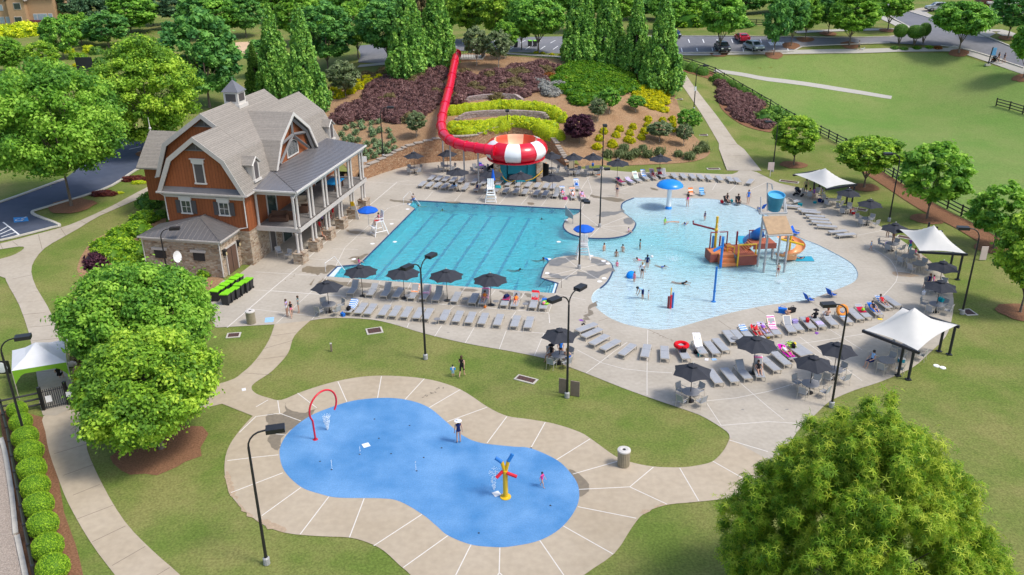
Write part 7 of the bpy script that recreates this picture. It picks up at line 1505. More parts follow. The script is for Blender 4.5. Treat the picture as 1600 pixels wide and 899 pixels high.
def pose(nm):
 """joint positions of an adult 1.7 m tall facing -Y"""
 J=dict(pel=V3(0,0,.92),waist=V3(0,.0,1.06),chest=V3(0,.0,1.26),neck=V3(0,0,1.43),head=V3(0,-.02,1.57),top=V3(0,-.01,1.665))
 for s,k in((-1,'L'),(1,'R')):
  J['sh'+k]=V3(s*.175,0,1.385);J['el'+k]=V3(s*.23,.02,1.10);J['wr'+k]=V3(s*.25,-.03,.86);J['hip'+k]=V3(s*.09,0,.88);J['kn'+k]=V3(s*.10,-.02,.48);J['an'+k]=V3(s*.10,.02,.07);J['toe'+k]=V3(s*.12,-.15,.03)
 def mv(*kv):
  for k,v in zip(kv[::2],kv[1::2]):J[k]=V3(*v)
 if nm=='walk':mv('knL',(-.10,-.16,.50),'anL',(-.10,-.20,.09),'toeL',(-.11,-.37,.05),'knR',(.10,.06,.47),'anR',(.10,.28,.13),'toeR',(.11,.15,.03),'elL',(-.24,.10,1.12),'wrL',(-.22,.12,.88),'elR',(.23,-.08,1.12),'wrR',(.20,-.25,.95))
 if nm=='point':mv('elL',(-.33,-.15,1.28),'wrL',(-.45,-.30,1.45),'elR',(.26,.0,1.12),'wrR',(.12,-.12,1.02))
 if nm in('sit','recline'):
  mv('pel',(0,0,.52),'waist',(0,.03,.66),'chest',(0,.06,.86),'neck',(0,.06,1.03),'head',(0,.03,1.17),'top',(0,.04,1.265))
  for s,k in((-1,'L'),(1,'R')):mv('sh'+k,(s*.175,.06,.985),'el'+k,(s*.24,-.04,.74),'wr'+k,(s*.18,-.25,.66),'hip'+k,(s*.10,-.02,.50),'kn'+k,(s*.12,-.43,.50),'an'+k,(s*.12,-.47,.08),'toe'+k,(s*.13,-.63,.03))
  if nm=='recline':
   for s,k in((-1,'L'),(1,'R')):mv('kn'+k,(s*.10,-.40,.50+(.12 if s>0 else 0)),'an'+k,(s*.10,-.80,.42),'toe'+k,(s*.12,-.86,.55))
   mv('waist',(0,.10,.58),'chest',(0,.26,.70),'neck',(0,.38,.80),'head',(0,.45,.92),'top',(0,.49,1.0),'pel',(0,0,.49))
   for s,k in((-1,'L'),(1,'R')):mv('sh'+k,(s*.175,.35,.77),'el'+k,(s*.27,.14,.62),'wr'+k,(s*.20,-.10,.60))
 if nm=='floor':
  mv('pel',(0,0,.14),'waist',(0,.02,.27),'chest',(0,.03,.46),'neck',(0,.0,.63),'head',(0,-.04,.77),'top',(0,-.03,.865))
  for s,k in((-1,'L'),(1,'R')):mv('sh'+k,(s*.175,.02,.585),'el'+k,(s*.25,-.10,.36),'wr'+k,(s*.15,-.30,.34),'hip'+k,(s*.10,-.02,.13),'kn'+k,(s*.16,-.38,.36),'an'+k,(s*.12,-.62,.07),'toe'+k,(s*.13,-.76,.03))
 if nm=='lie':
  mv('pel',(0,0,.11),'waist',(0,.14,.12),'chest',(0,.34,.13),'neck',(0,.51,.14),'head',(0,.65,.16),'top',(0,.745,.15))
  for s,k in((-1,'L'),(1,'R')):mv('sh'+k,(s*.175,.465,.12),'el'+k,(s*.27,.22,.09),'wr'+k,(s*.22,-.02,.10),'hip'+k,(s*.09,-.05,.11),'kn'+k,(s*.11,-.45,.12+(.16 if s>0 else 0)),'an'+k,(s*.11,-.84+(.12 if s>0 else 0),.07),'toe'+k,(s*.14,-.90+(.10 if s>0 else 0),.2))
 if nm=='swim':
  mv('pel',(0,.25,-.10),'waist',(0,.12,-.06),'chest',(0,-.08,-.0),'neck',(0,-.22,.08),'head',(0,-.34,.17),'top',(0,-.36,.27))
  for s,k in((-1,'L'),(1,'R')):mv('sh'+k,(s*.175,-.17,.03),'el'+k,(s*.38,-.36,.02),'wr'+k,(s*.30,-.60,.0),'hip'+k,(s*.09,.28,-.12),'kn'+k,(s*.12,.66,-.12),'an'+k,(s*.12,1.02,-.04),'toe'+k,(s*.12,1.16,-.06))
 if nm=='bend':
  mv('waist',(0,-.10,1.02),'chest',(0,-.30,1.10),'neck',(0,-.45,1.15),'head',(0,-.58,1.20),'top',(0,-.66,1.24))
  for s,k in((-1,'L'),(1,'R')):mv('sh'+k,(s*.175,-.41,1.12),'el'+k,(s*.2,-.46,.86),'wr'+k,(s*.15,-.55,.64))
 return J
EDG=[('pel','waist'),('waist','chest'),('chest','neck'),('neck','head'),('head','top')]
for k in 'LR':EDG+=[('chest','sh'+k),('sh'+k,'el'+k),('el'+k,'wr'+k),('pel','hip'+k),('hip'+k,'kn'+k),('kn'+k,'an'+k),('an'+k,'toe'+k)]
RAD=dict(pel=(.135,.105),waist=(.115,.09),chest=(.145,.10),neck=(.048,.048),head=(.078,.092),top=(.055,.06),sh=(.058,.058),el=(.040,.040),wr=(.027,.022),hip=(.088,.085),kn=(.056,.056),an=(.036,.036),toe=(.038,.025))
REG={('pel','waist'):2,('waist','chest'):1,('chest','neck'):1,('chest','sh'):1,('pel','hip'):2,('hip','kn'):3,('sh','el'):4}
PM={}
def body_mesh(nm):
 if nm in PM:return PM[nm]
 J=pose(nm);names=list(J);V_=[J[k]for k in names];E_=[(names.index(a),names.index(b))for a,b in EDG];rad=[RAD.get(k)or RAD[k[:-1]]for k in names];reg=[REG.get((a.rstrip('LR'),b.rstrip('LR')),0)for a,b in EDG]
 for k,s in(('L',-1),('R',1)):
  w=J['wr'+k];d=(w-J['el'+k]).normalized();side=d.cross(V3(0,1,0));side=side.normalized()if side.length>.1 else V3(1,0,0);n0=len(V_);V_.append(w+d*.06);rad.append((.034,.016));E_.append((names.index('wr'+k),n0));reg.append(0)
  for f,(o,l)in enumerate(((-.033,.075),(-.012,.088),(.010,.083),(.031,.066))):
   V_+=[w+d*.105+side*o,w+d*(.105+l*.6)+side*o*1.1+V3(0,-.012,0)];rad+=[(.009,.009),(.0075,.0075)];E_+=[(n0,len(V_)-2),(len(V_)-2,len(V_)-1)];reg+=[0,0]
  V_.append(w+d*.07+side*-.062+V3(0,-.02,0));rad.append((.010,.010));E_.append((n0,len(V_)-1));reg.append(0)
 hd=J['head'];fw=V3(0,-1,0)
 me=bpy.data.meshes.new('body');me.from_pydata([tuple(v)for v in V_],E_,[]);o=bpy.data.objects.new('tmp',me);COL.objects.link(o)
 o.modifiers.new('s','SKIN');sv=me.skin_vertices[0].data
 for i,r_ in enumerate(rad):sv[i].radius=r_;sv[i].use_root=False
 sv[0].use_root=True;sb=o.modifiers.new('u','SUBSURF');sb.levels=1;sb.render_levels=1
 dg=bpy.context.evaluated_depsgraph_get();dg.update();m2=bpy.data.meshes.new_from_object(o.evaluated_get(dg));m2.name='body';bpy.data.objects.remove(o)
 m2.materials.clear()
 for i in range(5):m2.materials.append(SKINS[0])
 cen=np.array([p.center for p in m2.polygons]);best=np.full(len(cen),9.);idx=np.zeros(len(cen),np.int32)
 for(a,b),rg in zip(E_,reg):
  A=np.array(V_[a]);B=np.array(V_[b]);ab=B-A;t=np.clip(((cen-A)@ab)/(ab@ab),0,1);d=np.linalg.norm(cen-(A+t[:,None]*ab),axis=1);m=d<best-.004;best[m]=d[m];idx[m]=rg
 m2.polygons.foreach_set('material_index',idx);m2.polygons.foreach_set('use_smooth',[True]*len(idx));m2.update()
 ax=(J['top']-J['head']).normalized();hm=MB();hm.ball(hd+ax*.035+V3(0,.018,0)if nm not in('lie',)else hd+ax*.04,.108,12,8,sc=(.92,1.0,.98));hm.ball(hd-ax*.05+V3(0,.055,0),.075,8,6,sc=(1.1,.7,1.5))
 hl=MB();hl.ball(hd-ax*.16+V3(0,.075,0),.10,8,6,sc=(1.0,.5,1.5));fc=MB();up_=V3(0,0,1)if nm=='lie' else fw
 for s in(-1,1):fc.ball(hd+up_*.083+V3(s*.032,0,0)+ax*.012,.011,6,4)
 fc.ball(hd+up_*.086-ax*.045,.012,6,4,sc=(1.8,.5,.5));hm_=hm.mesh('hair',HAIRS['br'],True);hl_=hl.mesh('hair',HAIRS['br'],True);fc_=fc.mesh('eyes',mk('eye dark',(.03,.015,.012),.4,0),True)
 ht=MB();ht.lathe([(.001,.12),(.10,.11),(.125,.03),(.24,.0),(.24,.01),(.12,.04)],16,c=hd+V3(0,0,.035));PM[nm]=(m2,hm_,hl_,fc_,ht.mesh('hat',cloth(WHT),True),J);return PM[nm]
def person(p,nm,rz,label,torso=None,hips=None,thigh=None,arm=None,hair='br',long=False,hat=None,sk=0,h=1.7,dz=0,group=None,cat='person'):
 m,hm,hl,fc,ht,J=body_mesh(nm);s=h/1.7;skin=SKINS[sk]
 p=G(*p)if not isinstance(p,Vector)else p
 t=thing('person',label,cat,p+Vector((0,0,dz)),rz,group);t.scale=(s,s,s);o=link('body',m,t)
 for i,c in enumerate((None,torso,hips,thigh,arm)):o.material_slots[i].link='OBJECT';o.material_slots[i].material=cloth(c)if c else skin
 for me_,n_ in((hm,'hair'),(fc,'face'))+(((hl,'long_hair'),)if long else()):
  c=link(n_,me_,t)
  if 'hair' in n_:c.material_slots[0].link='OBJECT';c.material_slots[0].material=HAIRS[hair]
 if hat:c=link('hat',ht,t);c.material_slots[0].link='OBJECT';c.material_slots[0].material=cloth(hat)
 return t
A_=R
person((717,692),'stand',PI+.3,'woman in navy swimsuit and white sun hat at the splash pad edge',NAVY,NAVY,hat=WHT,h=1.62)
person((847,761),'walk',A_(60),'small child in pink swimsuit walking on the splash pad',PINK,PINK,arm=PINK,hair='bk',h=1.0)
person((722,589),'walk',PI-.3,'woman in black swim dress leading a child over the lawn',BLK,BLK,BLK,long=True,h=1.66)
ch=person((708,589),'stand',PI,'small child with blue arm floats beside the woman in black',WHT,LBL,LBL,hair='bk',h=.95)
fl=MB();
for s in(-1,1):fl.tube([V3(s*.24,0,1.02),V3(s*.215,0,1.26)],.11,10)
part('arm_float',fl,cloth((.02,.30,.70)),ch)
person((449,494),'point',A_(80),'girl in lilac and white swimsuit raising one arm by the litter bin',LIL,WHT,long=True,h=1.5);person((456,496.5),'walk',A_(30),'girl in black top and pink shorts, middle of the three girls',BLK,HPK,long=True,hair='rd',h=1.42);person((467.5,489),'stand',-A_(75),'girl in green swimsuit standing right of the other two girls',TEAL,TEAL,long=True,hair='br',h=1.52)
g1=G(593,366);person(g1,'sit',R(-58)+PI*0+A_(0),'lifeguard in white top and red shorts sitting on the left chair',HPK,RED,RED,dz=1.02,h=1.65)
g3=G(911,402);person(g3+V3(0,0,0),'sit',PI,'lifeguard seen from behind on the near peninsula chair',BLK,RED,RED,hair='bk',dz=1.0,h=1.65,hat=None)
for(x,y,nm,rz,h,dz,kw,lb)in[(561,412,'floor',2.2,1.1,0,dict(torso=PINK,hips=PINK,arm=PINK),'child in bright pink rash vest sitting at the left pool edge'),(646,313,'floor',PI,1.5,0,dict(hips=BLU,thigh=BLU),'boy in blue trunks sitting at the far left pool corner'),(657,321,'swim',-1.2,1.4,-.12,dict(),'swimmer just off the far left steps'),(691,327,'swim',.2,1.3,-.12,dict(torso=YLW),'swimmer with a yellow float near the far edge'),(846,341,'swim',.1,1.2,-.12,dict(torso=HPK,hair='bk'),'child in pink in the far right of the lap pool'),(845,405,'swim',1.5,1.3,-.12,dict(),'swimmer splashing left of the near peninsula'),(856,406,'bend',-1.4,1.3,-.7,dict(torso=BLU,hips=BLU),'child in blue climbing out at the near peninsula'),(808,421,'swim',1.3,1.5,-.12,dict(torso=BLK,hair='bk',sk=1),'dark haired swimmer in the middle of the lap pool'),(964,307,'stand',-.5,1.65,0,dict(torso=None,hips=NAVY,long=True),'woman in navy bikini standing behind the far peninsula'),(1074,322,'stand',.3,1.68,-.06,dict(torso=BLK,hips=PINK,long=True),'woman in black and pink swimsuit at the shallow edge right of the mushroom'),(1168.5,319,'stand',.0,1.65,0,dict(torso=BLU,hips=BLU,long=True,hair='rd'),'woman in blue swimsuit standing left of the play tower'),(982,363,'floor',1.0,1.0,0,dict(torso=LIL,hips=HPK),'child in lilac squatting on the far peninsula'),(944,389,'stand',.8,1.45,-.85,dict(hair='br'),'boy standing chest deep, left of three near the far peninsula'),(973,391,'stand',-.5,1.4,-.8,dict(hair='bk'),'boy standing chest deep, right of the three'),(963,399,'stand',2.8,1.35,-.75,dict(hair='bk',sk=1),'boy standing chest deep, nearest of the three'),(1000,386,'stand',1.6,1.4,-.6,dict(torso=TEAL,hips=BLK,hair='bk',sk=1),'person in teal shirt wading before the far peninsula'),(964,415,'stand',-.4,1.1,-.6,dict(torso=HPK,hips=HPK,arm=HPK),'small child in pink vest wading by the near peninsula'),(1000,405,'swim',-1.6,1.5,-.08,dict(torso=HPK),'swimmer in pink stretched out in the shallow pool'),(1011,416,'stand',2.9,1.55,-.42,dict(torso=NAVY,hips=NAVY,arm=NAVY,hair='bk'),'man in navy shirt standing in the water with a ball'),(1003,433,'stand',2.6,1.68,-.25,dict(torso=WHT,hips=BLK,hair='bl'),'woman in white and black bikini wading with a girl'),(991,439,'stand',-1.0,1.2,-.32,dict(torso=HPK,hips=HPK,hair='br',long=True),'girl in pink wading beside the blue float'),(1035,416,'swim',.9,1.2,-.05,dict(torso=BLU,hair='bk'),'child in blue swimming in the middle of the shallow pool'),(1067,442,'swim',1.2,1.5,-.02,dict(torso=BLK,sk=1),'child crawling in the shallow water left of the tall blue pole'),(1004,465,'bend',-1.2,1.6,-.15,dict(torso=LBL,hips=NAVY,thigh=NAVY,hair='bk',sk=1),'person in navy shorts bending over a toddler in the shallow water'),(1013,466,'stand',1.2,.85,-.12,dict(torso=LBL,hips=WHT),'toddler in pale blue at the shallow edge'),(1039,349,'stand',.4,1.1,-.45,dict(torso=LGR,hips=LGR,arm=LGR),'child in lime vest holding a red pool noodle'),(1071,349,'swim',-.6,1.2,-.02,dict(torso=BLU),'child in blue in the water left of the play structure'),(1101,343,'stand',.5,1.1,-.2,dict(torso=NAVY,hips=NAVY),'child in navy standing near the maroon spray arm'),(1215,430,'walk',-.4,1.25,-.1,dict(hips=MAR),'boy in maroon trunks running under the play tower'),(1249,404,'lie',-1.5,1.1,0,dict(torso=NAVY,hips=NAVY),'child sliding out onto the blue mat'),(1360,391,'walk',.9,.95,0,dict(torso=LBL,hips=LBL,hair='rd'),'toddler in pale blue vest walking on the right deck'),(1258,303,'stand',-.5,1.75,0,dict(hips=BLK,thigh=BLK,torso=(.30,.32,.16)),'man in olive shirt beside the stroller'),(1265,308,'sit',.6,1.4,0,dict(torso=ORG,hips=LGR),'child in orange at the crowded canopy table'),(1271,311,'walk',-.8,1.3,0,dict(torso=PURPC,hips=PURPC),'child in purple dress before the crowded canopy table'),(1279,305,'sit',PI,1.5,0,dict(torso=BLU,hips=BLK,hair='bk'),'person in blue seated at the crowded canopy table'),(1283,311,'stand',1.0,1.3,0,dict(torso=LIL,hips=TEAL),'child in lilac and teal right of the crowded canopy table'),(1386,371,'stand',-.3,1.45,0,dict(torso=BLU,hips=RED,long=True,sk=2),'girl in blue and red standing at the table left of the middle canopy'),(1395,378,'stand',.4,1.65,0,dict(torso=MAR,hips=BLK,sk=2),'woman in maroon standing at the table left of the middle canopy'),(1420,397,'stand',-.9,1.65,0,dict(torso=PURPC,hips=TEAL,thigh=TEAL,sk=1,hair='bk'),'woman in purple and turquoise dress at the middle canopy'),(1429,404,'sit',.6,1.4,0,dict(torso=PINK,hips=TEAL),'child in pink seated at the middle canopy table'),(1450,449,'sit',-1.1,1.65,0,dict(torso=NAVY,hips=NAVY,hair='rd',long=True),'woman in a teal towel seated at the right deck edge'),(1458,445,'sit',.9,1.2,0,dict(torso=PINK,hips=PURPC),'child in pink seated at the right deck edge'),(1231,494,'floor',PI,1.4,0,dict(),'shirtless boy sitting on the deck before the curved loungers'),(861,563,'sit',-.8,1.7,0,dict(torso=BLK,hips=BLK,hat=BLK,long=True,sk=1),'woman in black with a dark cap at the occupied table'),(876,556,'sit',.1,1.65,0,dict(torso=BLU,hips=BLK,hair='bk'),'person in blue on the far side of the occupied table'),(886,569,'sit',PI-.4,1.7,0,dict(hips=BLU,thigh=BLU,hair='bl'),'person wrapped in a blue towel on the near side of the occupied table'),(506,375,'sit',1.0,1.55,0,dict(torso=ORG,hips=RED,hair='rd'),'girl in orange and red sitting between two porch piers'),(500,360,'sit',.6,1.5,0,dict(torso=RED,hips=RED),'lifeguard in red seated under the porch, first from the front'),(504,351,'sit',.2,1.5,0,dict(torso=LIL,hips=BLK,hair='bk'),'person in lilac seated under the porch'),(517,349,'sit',-.4,1.5,0,dict(torso=RED,hips=BLK,hair='rd'),'lifeguard in red seated deeper under the porch'),(521,343,'stand',.3,1.55,0,dict(torso=RED,hips=RED),'lifeguard in red standing under the porch'),(1361,573,'sit',-1.2,1.7,0,dict(torso=LBL,hips=NAVY,thigh=NAVY,hair='bk'),'man in pale blue shirt seated under the largest canopy'),(95,596,'sit',PI+.3,1.65,0,dict(torso=BLK,hips=BLK,thigh=BLK,hair='bk',long=True),'attendant in black seated under the event tent'),(1136,317,'sit',.3,1.65,-.15,dict(torso=BLK,hips=BLK,long=True),'woman in black swimsuit sitting at the water edge, left of two'),(1153,318,'sit',-.1,1.65,-.15,dict(torso=BLK,hips=BLK,hair='br'),'woman in black swimsuit sitting at the water edge, right of two')]:
 person((x,y),nm,rz,lb,h=h,dz=dz,**kw)
def on_lounger(key,nm,lb,dz=.36,off=0,flip=False,rot=0,**kw):
 c,rz,d=LNG[key];person(c+d*off,nm,rz+(PI if flip else 0)+rot,lb,dz=dz,**kw)
on_lounger('j7','lie','sunbather on a red towel, left one in the curved row',off=.05,torso=RED,hips=RED,hair='bk',h=1.6);on_lounger('j8','lie','sunbather on a purple towel, right one in the curved row',off=.05,torso=PURPC,hips=PURPC,h=1.6);on_lounger('k6','lie','sunbather in white on the magenta towel',torso=WHT,hips=WHT,h=1.6)
on_lounger('j19','recline','sunbather in the group at the end of the curved row, left',dz=-.08,torso=RED,hips=RED,h=1.6);on_lounger('j18','recline','sunbather in the group at the end of the curved row, middle',dz=-.08,torso=BLK,hips=BLK,h=1.6)
on_lounger('j13','sit','woman in black with a cap turned to the pool on the curved row',dz=-.1,off=.5,flip=True,torso=BLK,hips=BLK,arm=BLK,hat=BLK,h=1.65);on_lounger('j14','sit','woman with bare back sitting beside the orange swim ring',dz=-.1,off=.5,flip=True,hips=BLK,hair='rd',h=1.65)
on_lounger('e0','recline','person in pink reclining beyond the pool, left of three',dz=-.08,torso=HPK,hips=LBL,h=1.5);on_lounger('e1','recline','person on an orange towel reclining beyond the pool, middle of three',dz=-.08,torso=WHT,hips=LIL,h=1.5);on_lounger('e2','recline','person with a striped towel reclining beyond the pool, right of three',dz=-.08,torso=LIL,hips=HPK,hair='bk',h=1.5)
on_lounger('c6','sit','person in navy sitting on a front row lounger beyond the pool',dz=-.1,off=-.2,torso=NAVY,hips=NAVY,hair='bk',h=1.5);on_lounger('a9','recline','person on a patterned towel under the near umbrellas',dz=-.08,torso=ORG,hips=HPK,h=1.6);on_lounger('a11','recline','person in orange in the red towel chair at the near pool edge',dz=-.08,torso=ORG,hips=RED,hair='bk',h=1.55);on_lounger('f4','recline','woman in dark towel reclining by the grass behind the mushroom',dz=-.08,torso=MAR,hips=MAR,h=1.6);on_lounger('k3','recline','person lying back under the nearest umbrella',dz=-.08,torso=BLK,hips=BLK,h=1.6)
person(GT(1341,79),'walk',1.6,'walker in white top on the far footpath with a small dog',WHT,BLK,BLK,h=1.7);person(GT(1559,98),'walk',-1.2,'woman in black pushing a stroller on the far footpath',BLK,BLK,h=1.7);person(GT(1568,99),'walk',-1.2,'person in blue walking behind the far stroller',NAVY,BLK,h=1.7)
def dog(p,lb,m,s=1):
 t=thing('dog',lb,'dog',p,1.3);mb=MB();pts=[(0,.38,.42),(0,.25,.40),(0,0,.38),(0,-.25,.42),(0,-.38,.52),(0,-.45,.60)];mb.tube(pts,lambda f:(.07,.12,.11,.13,.085,.06)[min(5,int(f*5.01))],9);mb.ball((0,-.52,.62),.09,8,6,sc=(.9,1.5,.9))
 for sx in(-1,1):
  mb.tube([(sx*.07,-.25,.38),(sx*.07,-.23,.2),(sx*.07,-.26,0)],.035,6,r2=.022);mb.tube([(sx*.07,.27,.38),(sx*.07,.20,.24),(sx*.07,.32,.13),(sx*.07,.28,0)],.04,6,r2=.02);mb.ball((sx*.06,-.46,.70),.04,6,4,sc=(.5,.8,1.4))
 mb.tube([(0,.38,.45),(0,.52,.58)],.02,5);part('body',mb,m,t,True);t.scale=(s,)*3
dog(GT(1347,79),'small white dog with the walker on the far footpath',cloth(WHT),.7);dog(GT(1552,97),'brown dog before the stroller on the far footpath',HAIRS['rd'],1.1)
# ================================================================== LOOSE THINGS
def stripe(name,a,b,per=.12,ax=1):
 if name in MATS:return MATS[name]
 m=bpy.data.materials.new(name);m.use_nodes=True;nt=m.node_tree;N=nt.nodes;Lk=nt.links;bs=N['Principled BSDF'];bs.inputs['Roughness'].default_value=.85
 tc=N.new('ShaderNodeTexCoord');sp=N.new('ShaderNodeSeparateXYZ');Lk.new(tc.outputs['Object'],sp.inputs[0]);dv=N.new('ShaderNodeMath');dv.operation='DIVIDE';dv.inputs[1].default_value=per;Lk.new(sp.outputs[ax],dv.inputs[0]);fr=N.new('ShaderNodeMath');fr.operation='FRACT';Lk.new(dv.outputs[0],fr.inputs[0]);gt=N.new('ShaderNodeMath');gt.operation='GREATER_THAN';gt.inputs[1].default_value=.5;Lk.new(fr.outputs[0],gt.inputs[0])
 mx=N.new('ShaderNodeMix');mx.data_type='RGBA';Lk.new(gt.outputs[0],mx.inputs[0]);mx.inputs[6].default_value=(*a,1);mx.inputs[7].default_value=(*b,1);Lk.new(mx.outputs[2],bs.inputs['Base Color']);MATS[name]=m;return m
TWL=[0]
def towel(key,mat,lb,y0=-.2,y1=.9,w=.58,hang=.12,z=.385,ang=0,back=False):
 """towel draped on a lounger: follows seat or raised back, hangs over one side, wrinkled"""
 c,rz,d=LNG[key];g=random.Random(TWL[0]);TWL[0]+=1;t=thing('towel',lb,'towel',c,rz);vs=[];nx_,ny_=9,10
 for j in range(ny_+1):
  y=y0+(y1-y0)*j/ny_
  for i in range(nx_+1):
   x=-w/2+(w+hang)*i/nx_;zz=z
   if y>.22 and ang:zz+=(y-.22)*math.tan(ang)
   if x>.30:zz-=(x-.30)*1.6;x=.30+(x-.30)*.3
   vs.append((x+g.uniform(-.012,.012),y+g.uniform(-.015,.015),zz+g.uniform(0,.02)))
 mb=MB();mb.add(vs,[(j*(nx_+1)+i,j*(nx_+1)+i+1,(j+1)*(nx_+1)+i+1,(j+1)*(nx_+1)+i)for j in range(ny_)for i in range(nx_)]);part('cloth',mb,mat,t,True);return t
S1=stripe('blue white check',(.02,.20,.60),(.70,.74,.78),.22);S2=stripe('pink stripe',(.75,.10,.35),(.75,.70,.72),.16);S3=stripe('orange stripe',(.80,.20,.03),(.75,.68,.60),.2);S4=stripe('lilac stripe',(.36,.26,.62),(.66,.62,.74),.2);S5=stripe('red navy stripe',(.55,.02,.04),(.02,.03,.15),.3)
for k,m,lb,a,b,an in[('b0',S1,'blue and white patterned towel on the first lounger along the lawn',-.3,.95,.35),('a4',S3,'orange patterned towel on a raised lounger under the second umbrella',.1,.95,.6),('a5',S2,'pink patterned towel draped beside the double lamp post',.05,.95,.6),('a10',S5,'navy and red towel on a flat near pool lounger',-.1,.9,0),('a9',S2,'pink towel under the patterned sunbather',.1,.95,.7),('a12',cloth(RED),'plain red towel on the back of a near pool lounger',.3,.95,.72),('a13',S1,'blue patterned towel under the swim toys',-.1,.6,0),('j1',cloth(WHT),'plain white towel right of the red swim ring',.0,.95,.75),('j6',S1,'white and teal towel on the curved row',.2,.9,.3),('j7',cloth(RED),'red towel under the left sunbather',-.6,.9,.3),('j8',S4,'purple towel under the right sunbather',-.6,.9,.3),('j9',S2,'pink and blue towel covering a raised lounger',-.2,.95,.72),('j13',S4,'lilac towel beside the woman in black',-.7,-.1,0),('j15',cloth(LBL),'pale blue towel hanging from a lounger in the curved row',-.1,.6,.3),('j17',cloth((.50,.01,.06)),'dark red towel on the curved row',-.2,.6,.3),('j18',cloth(BLU),'royal blue towel at the right end of the curved row',-.5,.9,.3),('j19',S1,'blue patterned towel beyond the royal blue one',.1,.95,.3),('k6',cloth((.65,.01,.42)),'magenta towel under the sunbather in white',-.8,.9,.3),('k3',S2,'pink patterned towel over the back of a raised lounger',.45,.96,.7),('k7',stripe('lime black',(.40,.62,.03),(.03,.03,.03),.15),'lime and black towel behind the magenta one',.2,.9,.3),('e0',S1,'white towel over the left occupied lounger beyond the pool',.1,.95,.72),('e1',S3,'orange towel over the middle occupied lounger beyond the pool',.1,.95,.72),('e2',S2,'pink and white towel under the right person beyond the pool',-.5,.9,.3),('e3',S1,'blue towel behind the occupied loungers beyond the pool',.1,.95,.72),('f0',S5,'navy and red towel on the first lounger by the grass',-.6,.9,.3),('f1',S4,'lilac striped towel on the second lounger by the grass',-.5,.8,.3),('f2',cloth((.50,.66,.56)),'pale mint towel on a raised lounger by the grass',-.1,.95,.72),('f3',S1,'bright blue and white towel on a raised lounger by the grass',-.1,.95,.72),('f4',S2,'pink and purple towel on a raised lounger by the grass',0,.95,.72),('f5',cloth(MAR),'maroon towel on a raised lounger by the grass',.1,.95,.72),('c4',cloth(LBL),'pale blue towel on a front row lounger beyond the pool',-.1,.5,0),('c8',cloth(TEAL),'turquoise towel on a front row lounger beyond the pool',.3,.8,.3)]:
 towel(k,m,lb,a,b,ang=an)
def ring(p,R_,r_,mat,lb,tilt=0,rz=0,mat2=None):
 t=thing('swim_ring',lb,'swim ring',p,rz);t.rotation_euler=(tilt,0,rz)
 for k in range(8):part('ring_segment',MB().tube([V3(math.cos(a)*R_,math.sin(a)*R_,0)for a in np.linspace(2*PI*k/8,2*PI*(k+1)/8,4)],r_,9,caps=False),mat2 if(mat2 and k%2)else mat,t,True)
ring(LNG['j0'][0]+LNG['j0'][2]*.6+V3(0,0,.62),.42,.15,cloth((.70,.01,.02)),'big red swim ring on a lounger left of the white towel');ring(LNG['j15'][0]+LNG['j15'][2]*.35+V3(0,0,.75),.36,.14,cloth((.72,.28,.06)),'orange swim ring standing on a lounger in the curved row',1.2);ring(LNG['a13'][0]+V3(.1,-.1,.45),.24,.09,cloth(LGR),'lime swim ring on the last near pool lounger')
def float_(p,mat,lb,sc=(1,.6,.3)):t=thing('pool_float',lb,'pool float',p,.5);part('cushion',MB().ball((0,0,.15),.5,10,7,sc=sc),mat,t,True)
float_(G(986,432)+V3(0,0,-.05),cloth((.01,.25,.80)),'bright blue pool float beside the wading girl',(.9,.8,.8))
t=thing('pool_noodle','red pool noodle floating by the child in lime','pool noodle',G(1051,347)-V3(0,0,.02));part('noodle',MB().tube([V3(-.7,0,0),V3(0,.02,.03),V3(.7,0,0)],.04,8),cloth(ORG),t)
BG=[0]
def bag(p,c,lb,s=.35,kind='bag'):
 t=thing('beach_bag',lb,kind,p,rnd.uniform(0,3));mb=MB();mb.add([(-s/2,-s*.3,0),(s/2,-s*.3,0),(s/2,s*.3,0),(-s/2,s*.3,0),(-s*.62,-s*.34,s*.7),(s*.62,-s*.34,s*.75),(s*.6,s*.34,s*.7),(-s*.6,s*.34,s*.78)],[(3,2,1,0),(4,5,6,7),(0,1,5,4),(1,2,6,5),(2,3,7,6),(3,0,4,7)]);part('body',mb,cloth(c),t)
 part('strap',MB().tube([V3(-s*.4,0,s*.7),V3(-s*.25,0,s*1.1),V3(s*.25,0,s*1.1),V3(s*.4,0,s*.7)],.018,5),cloth(c),t)
def ball(p,c,lb,r=.14):t=thing('ball',lb,'ball',p);part('ball',MB().ball((0,0,r),r,12,8),cloth(c),t,True)
for k,o,c,lb in[('b0',-.6,BLK,'black bag on the foot of the first lounger along the lawn'),('j12',.1,RED,'red bag on a lounger of the curved row'),('j11',.2,LIL,'sandals and lilac bag on the curved row'),('j9',.9,YLW,'yellow bag at the head of the pink and blue towel'),('k7',.3,BLK,'black bag beside the magenta towel'),('j0',.0,BLK,'black bag in front of the red swim ring'),('a13',.3,BLU,'blue bag among the swim toys'),('a10',.5,NAVY,'navy bag on a near pool lounger'),('f0',.5,NAVY,'navy bag piled on the first lounger by the grass'),('c4',.3,BLK,'dark bag on a front row lounger beyond the pool'),('e3',.4,BLU,'blue bag on the back occupied lounger')]:bag(LNG[k][0]+LNG[k][2]*o+V3(0,0,.37),c,lb)
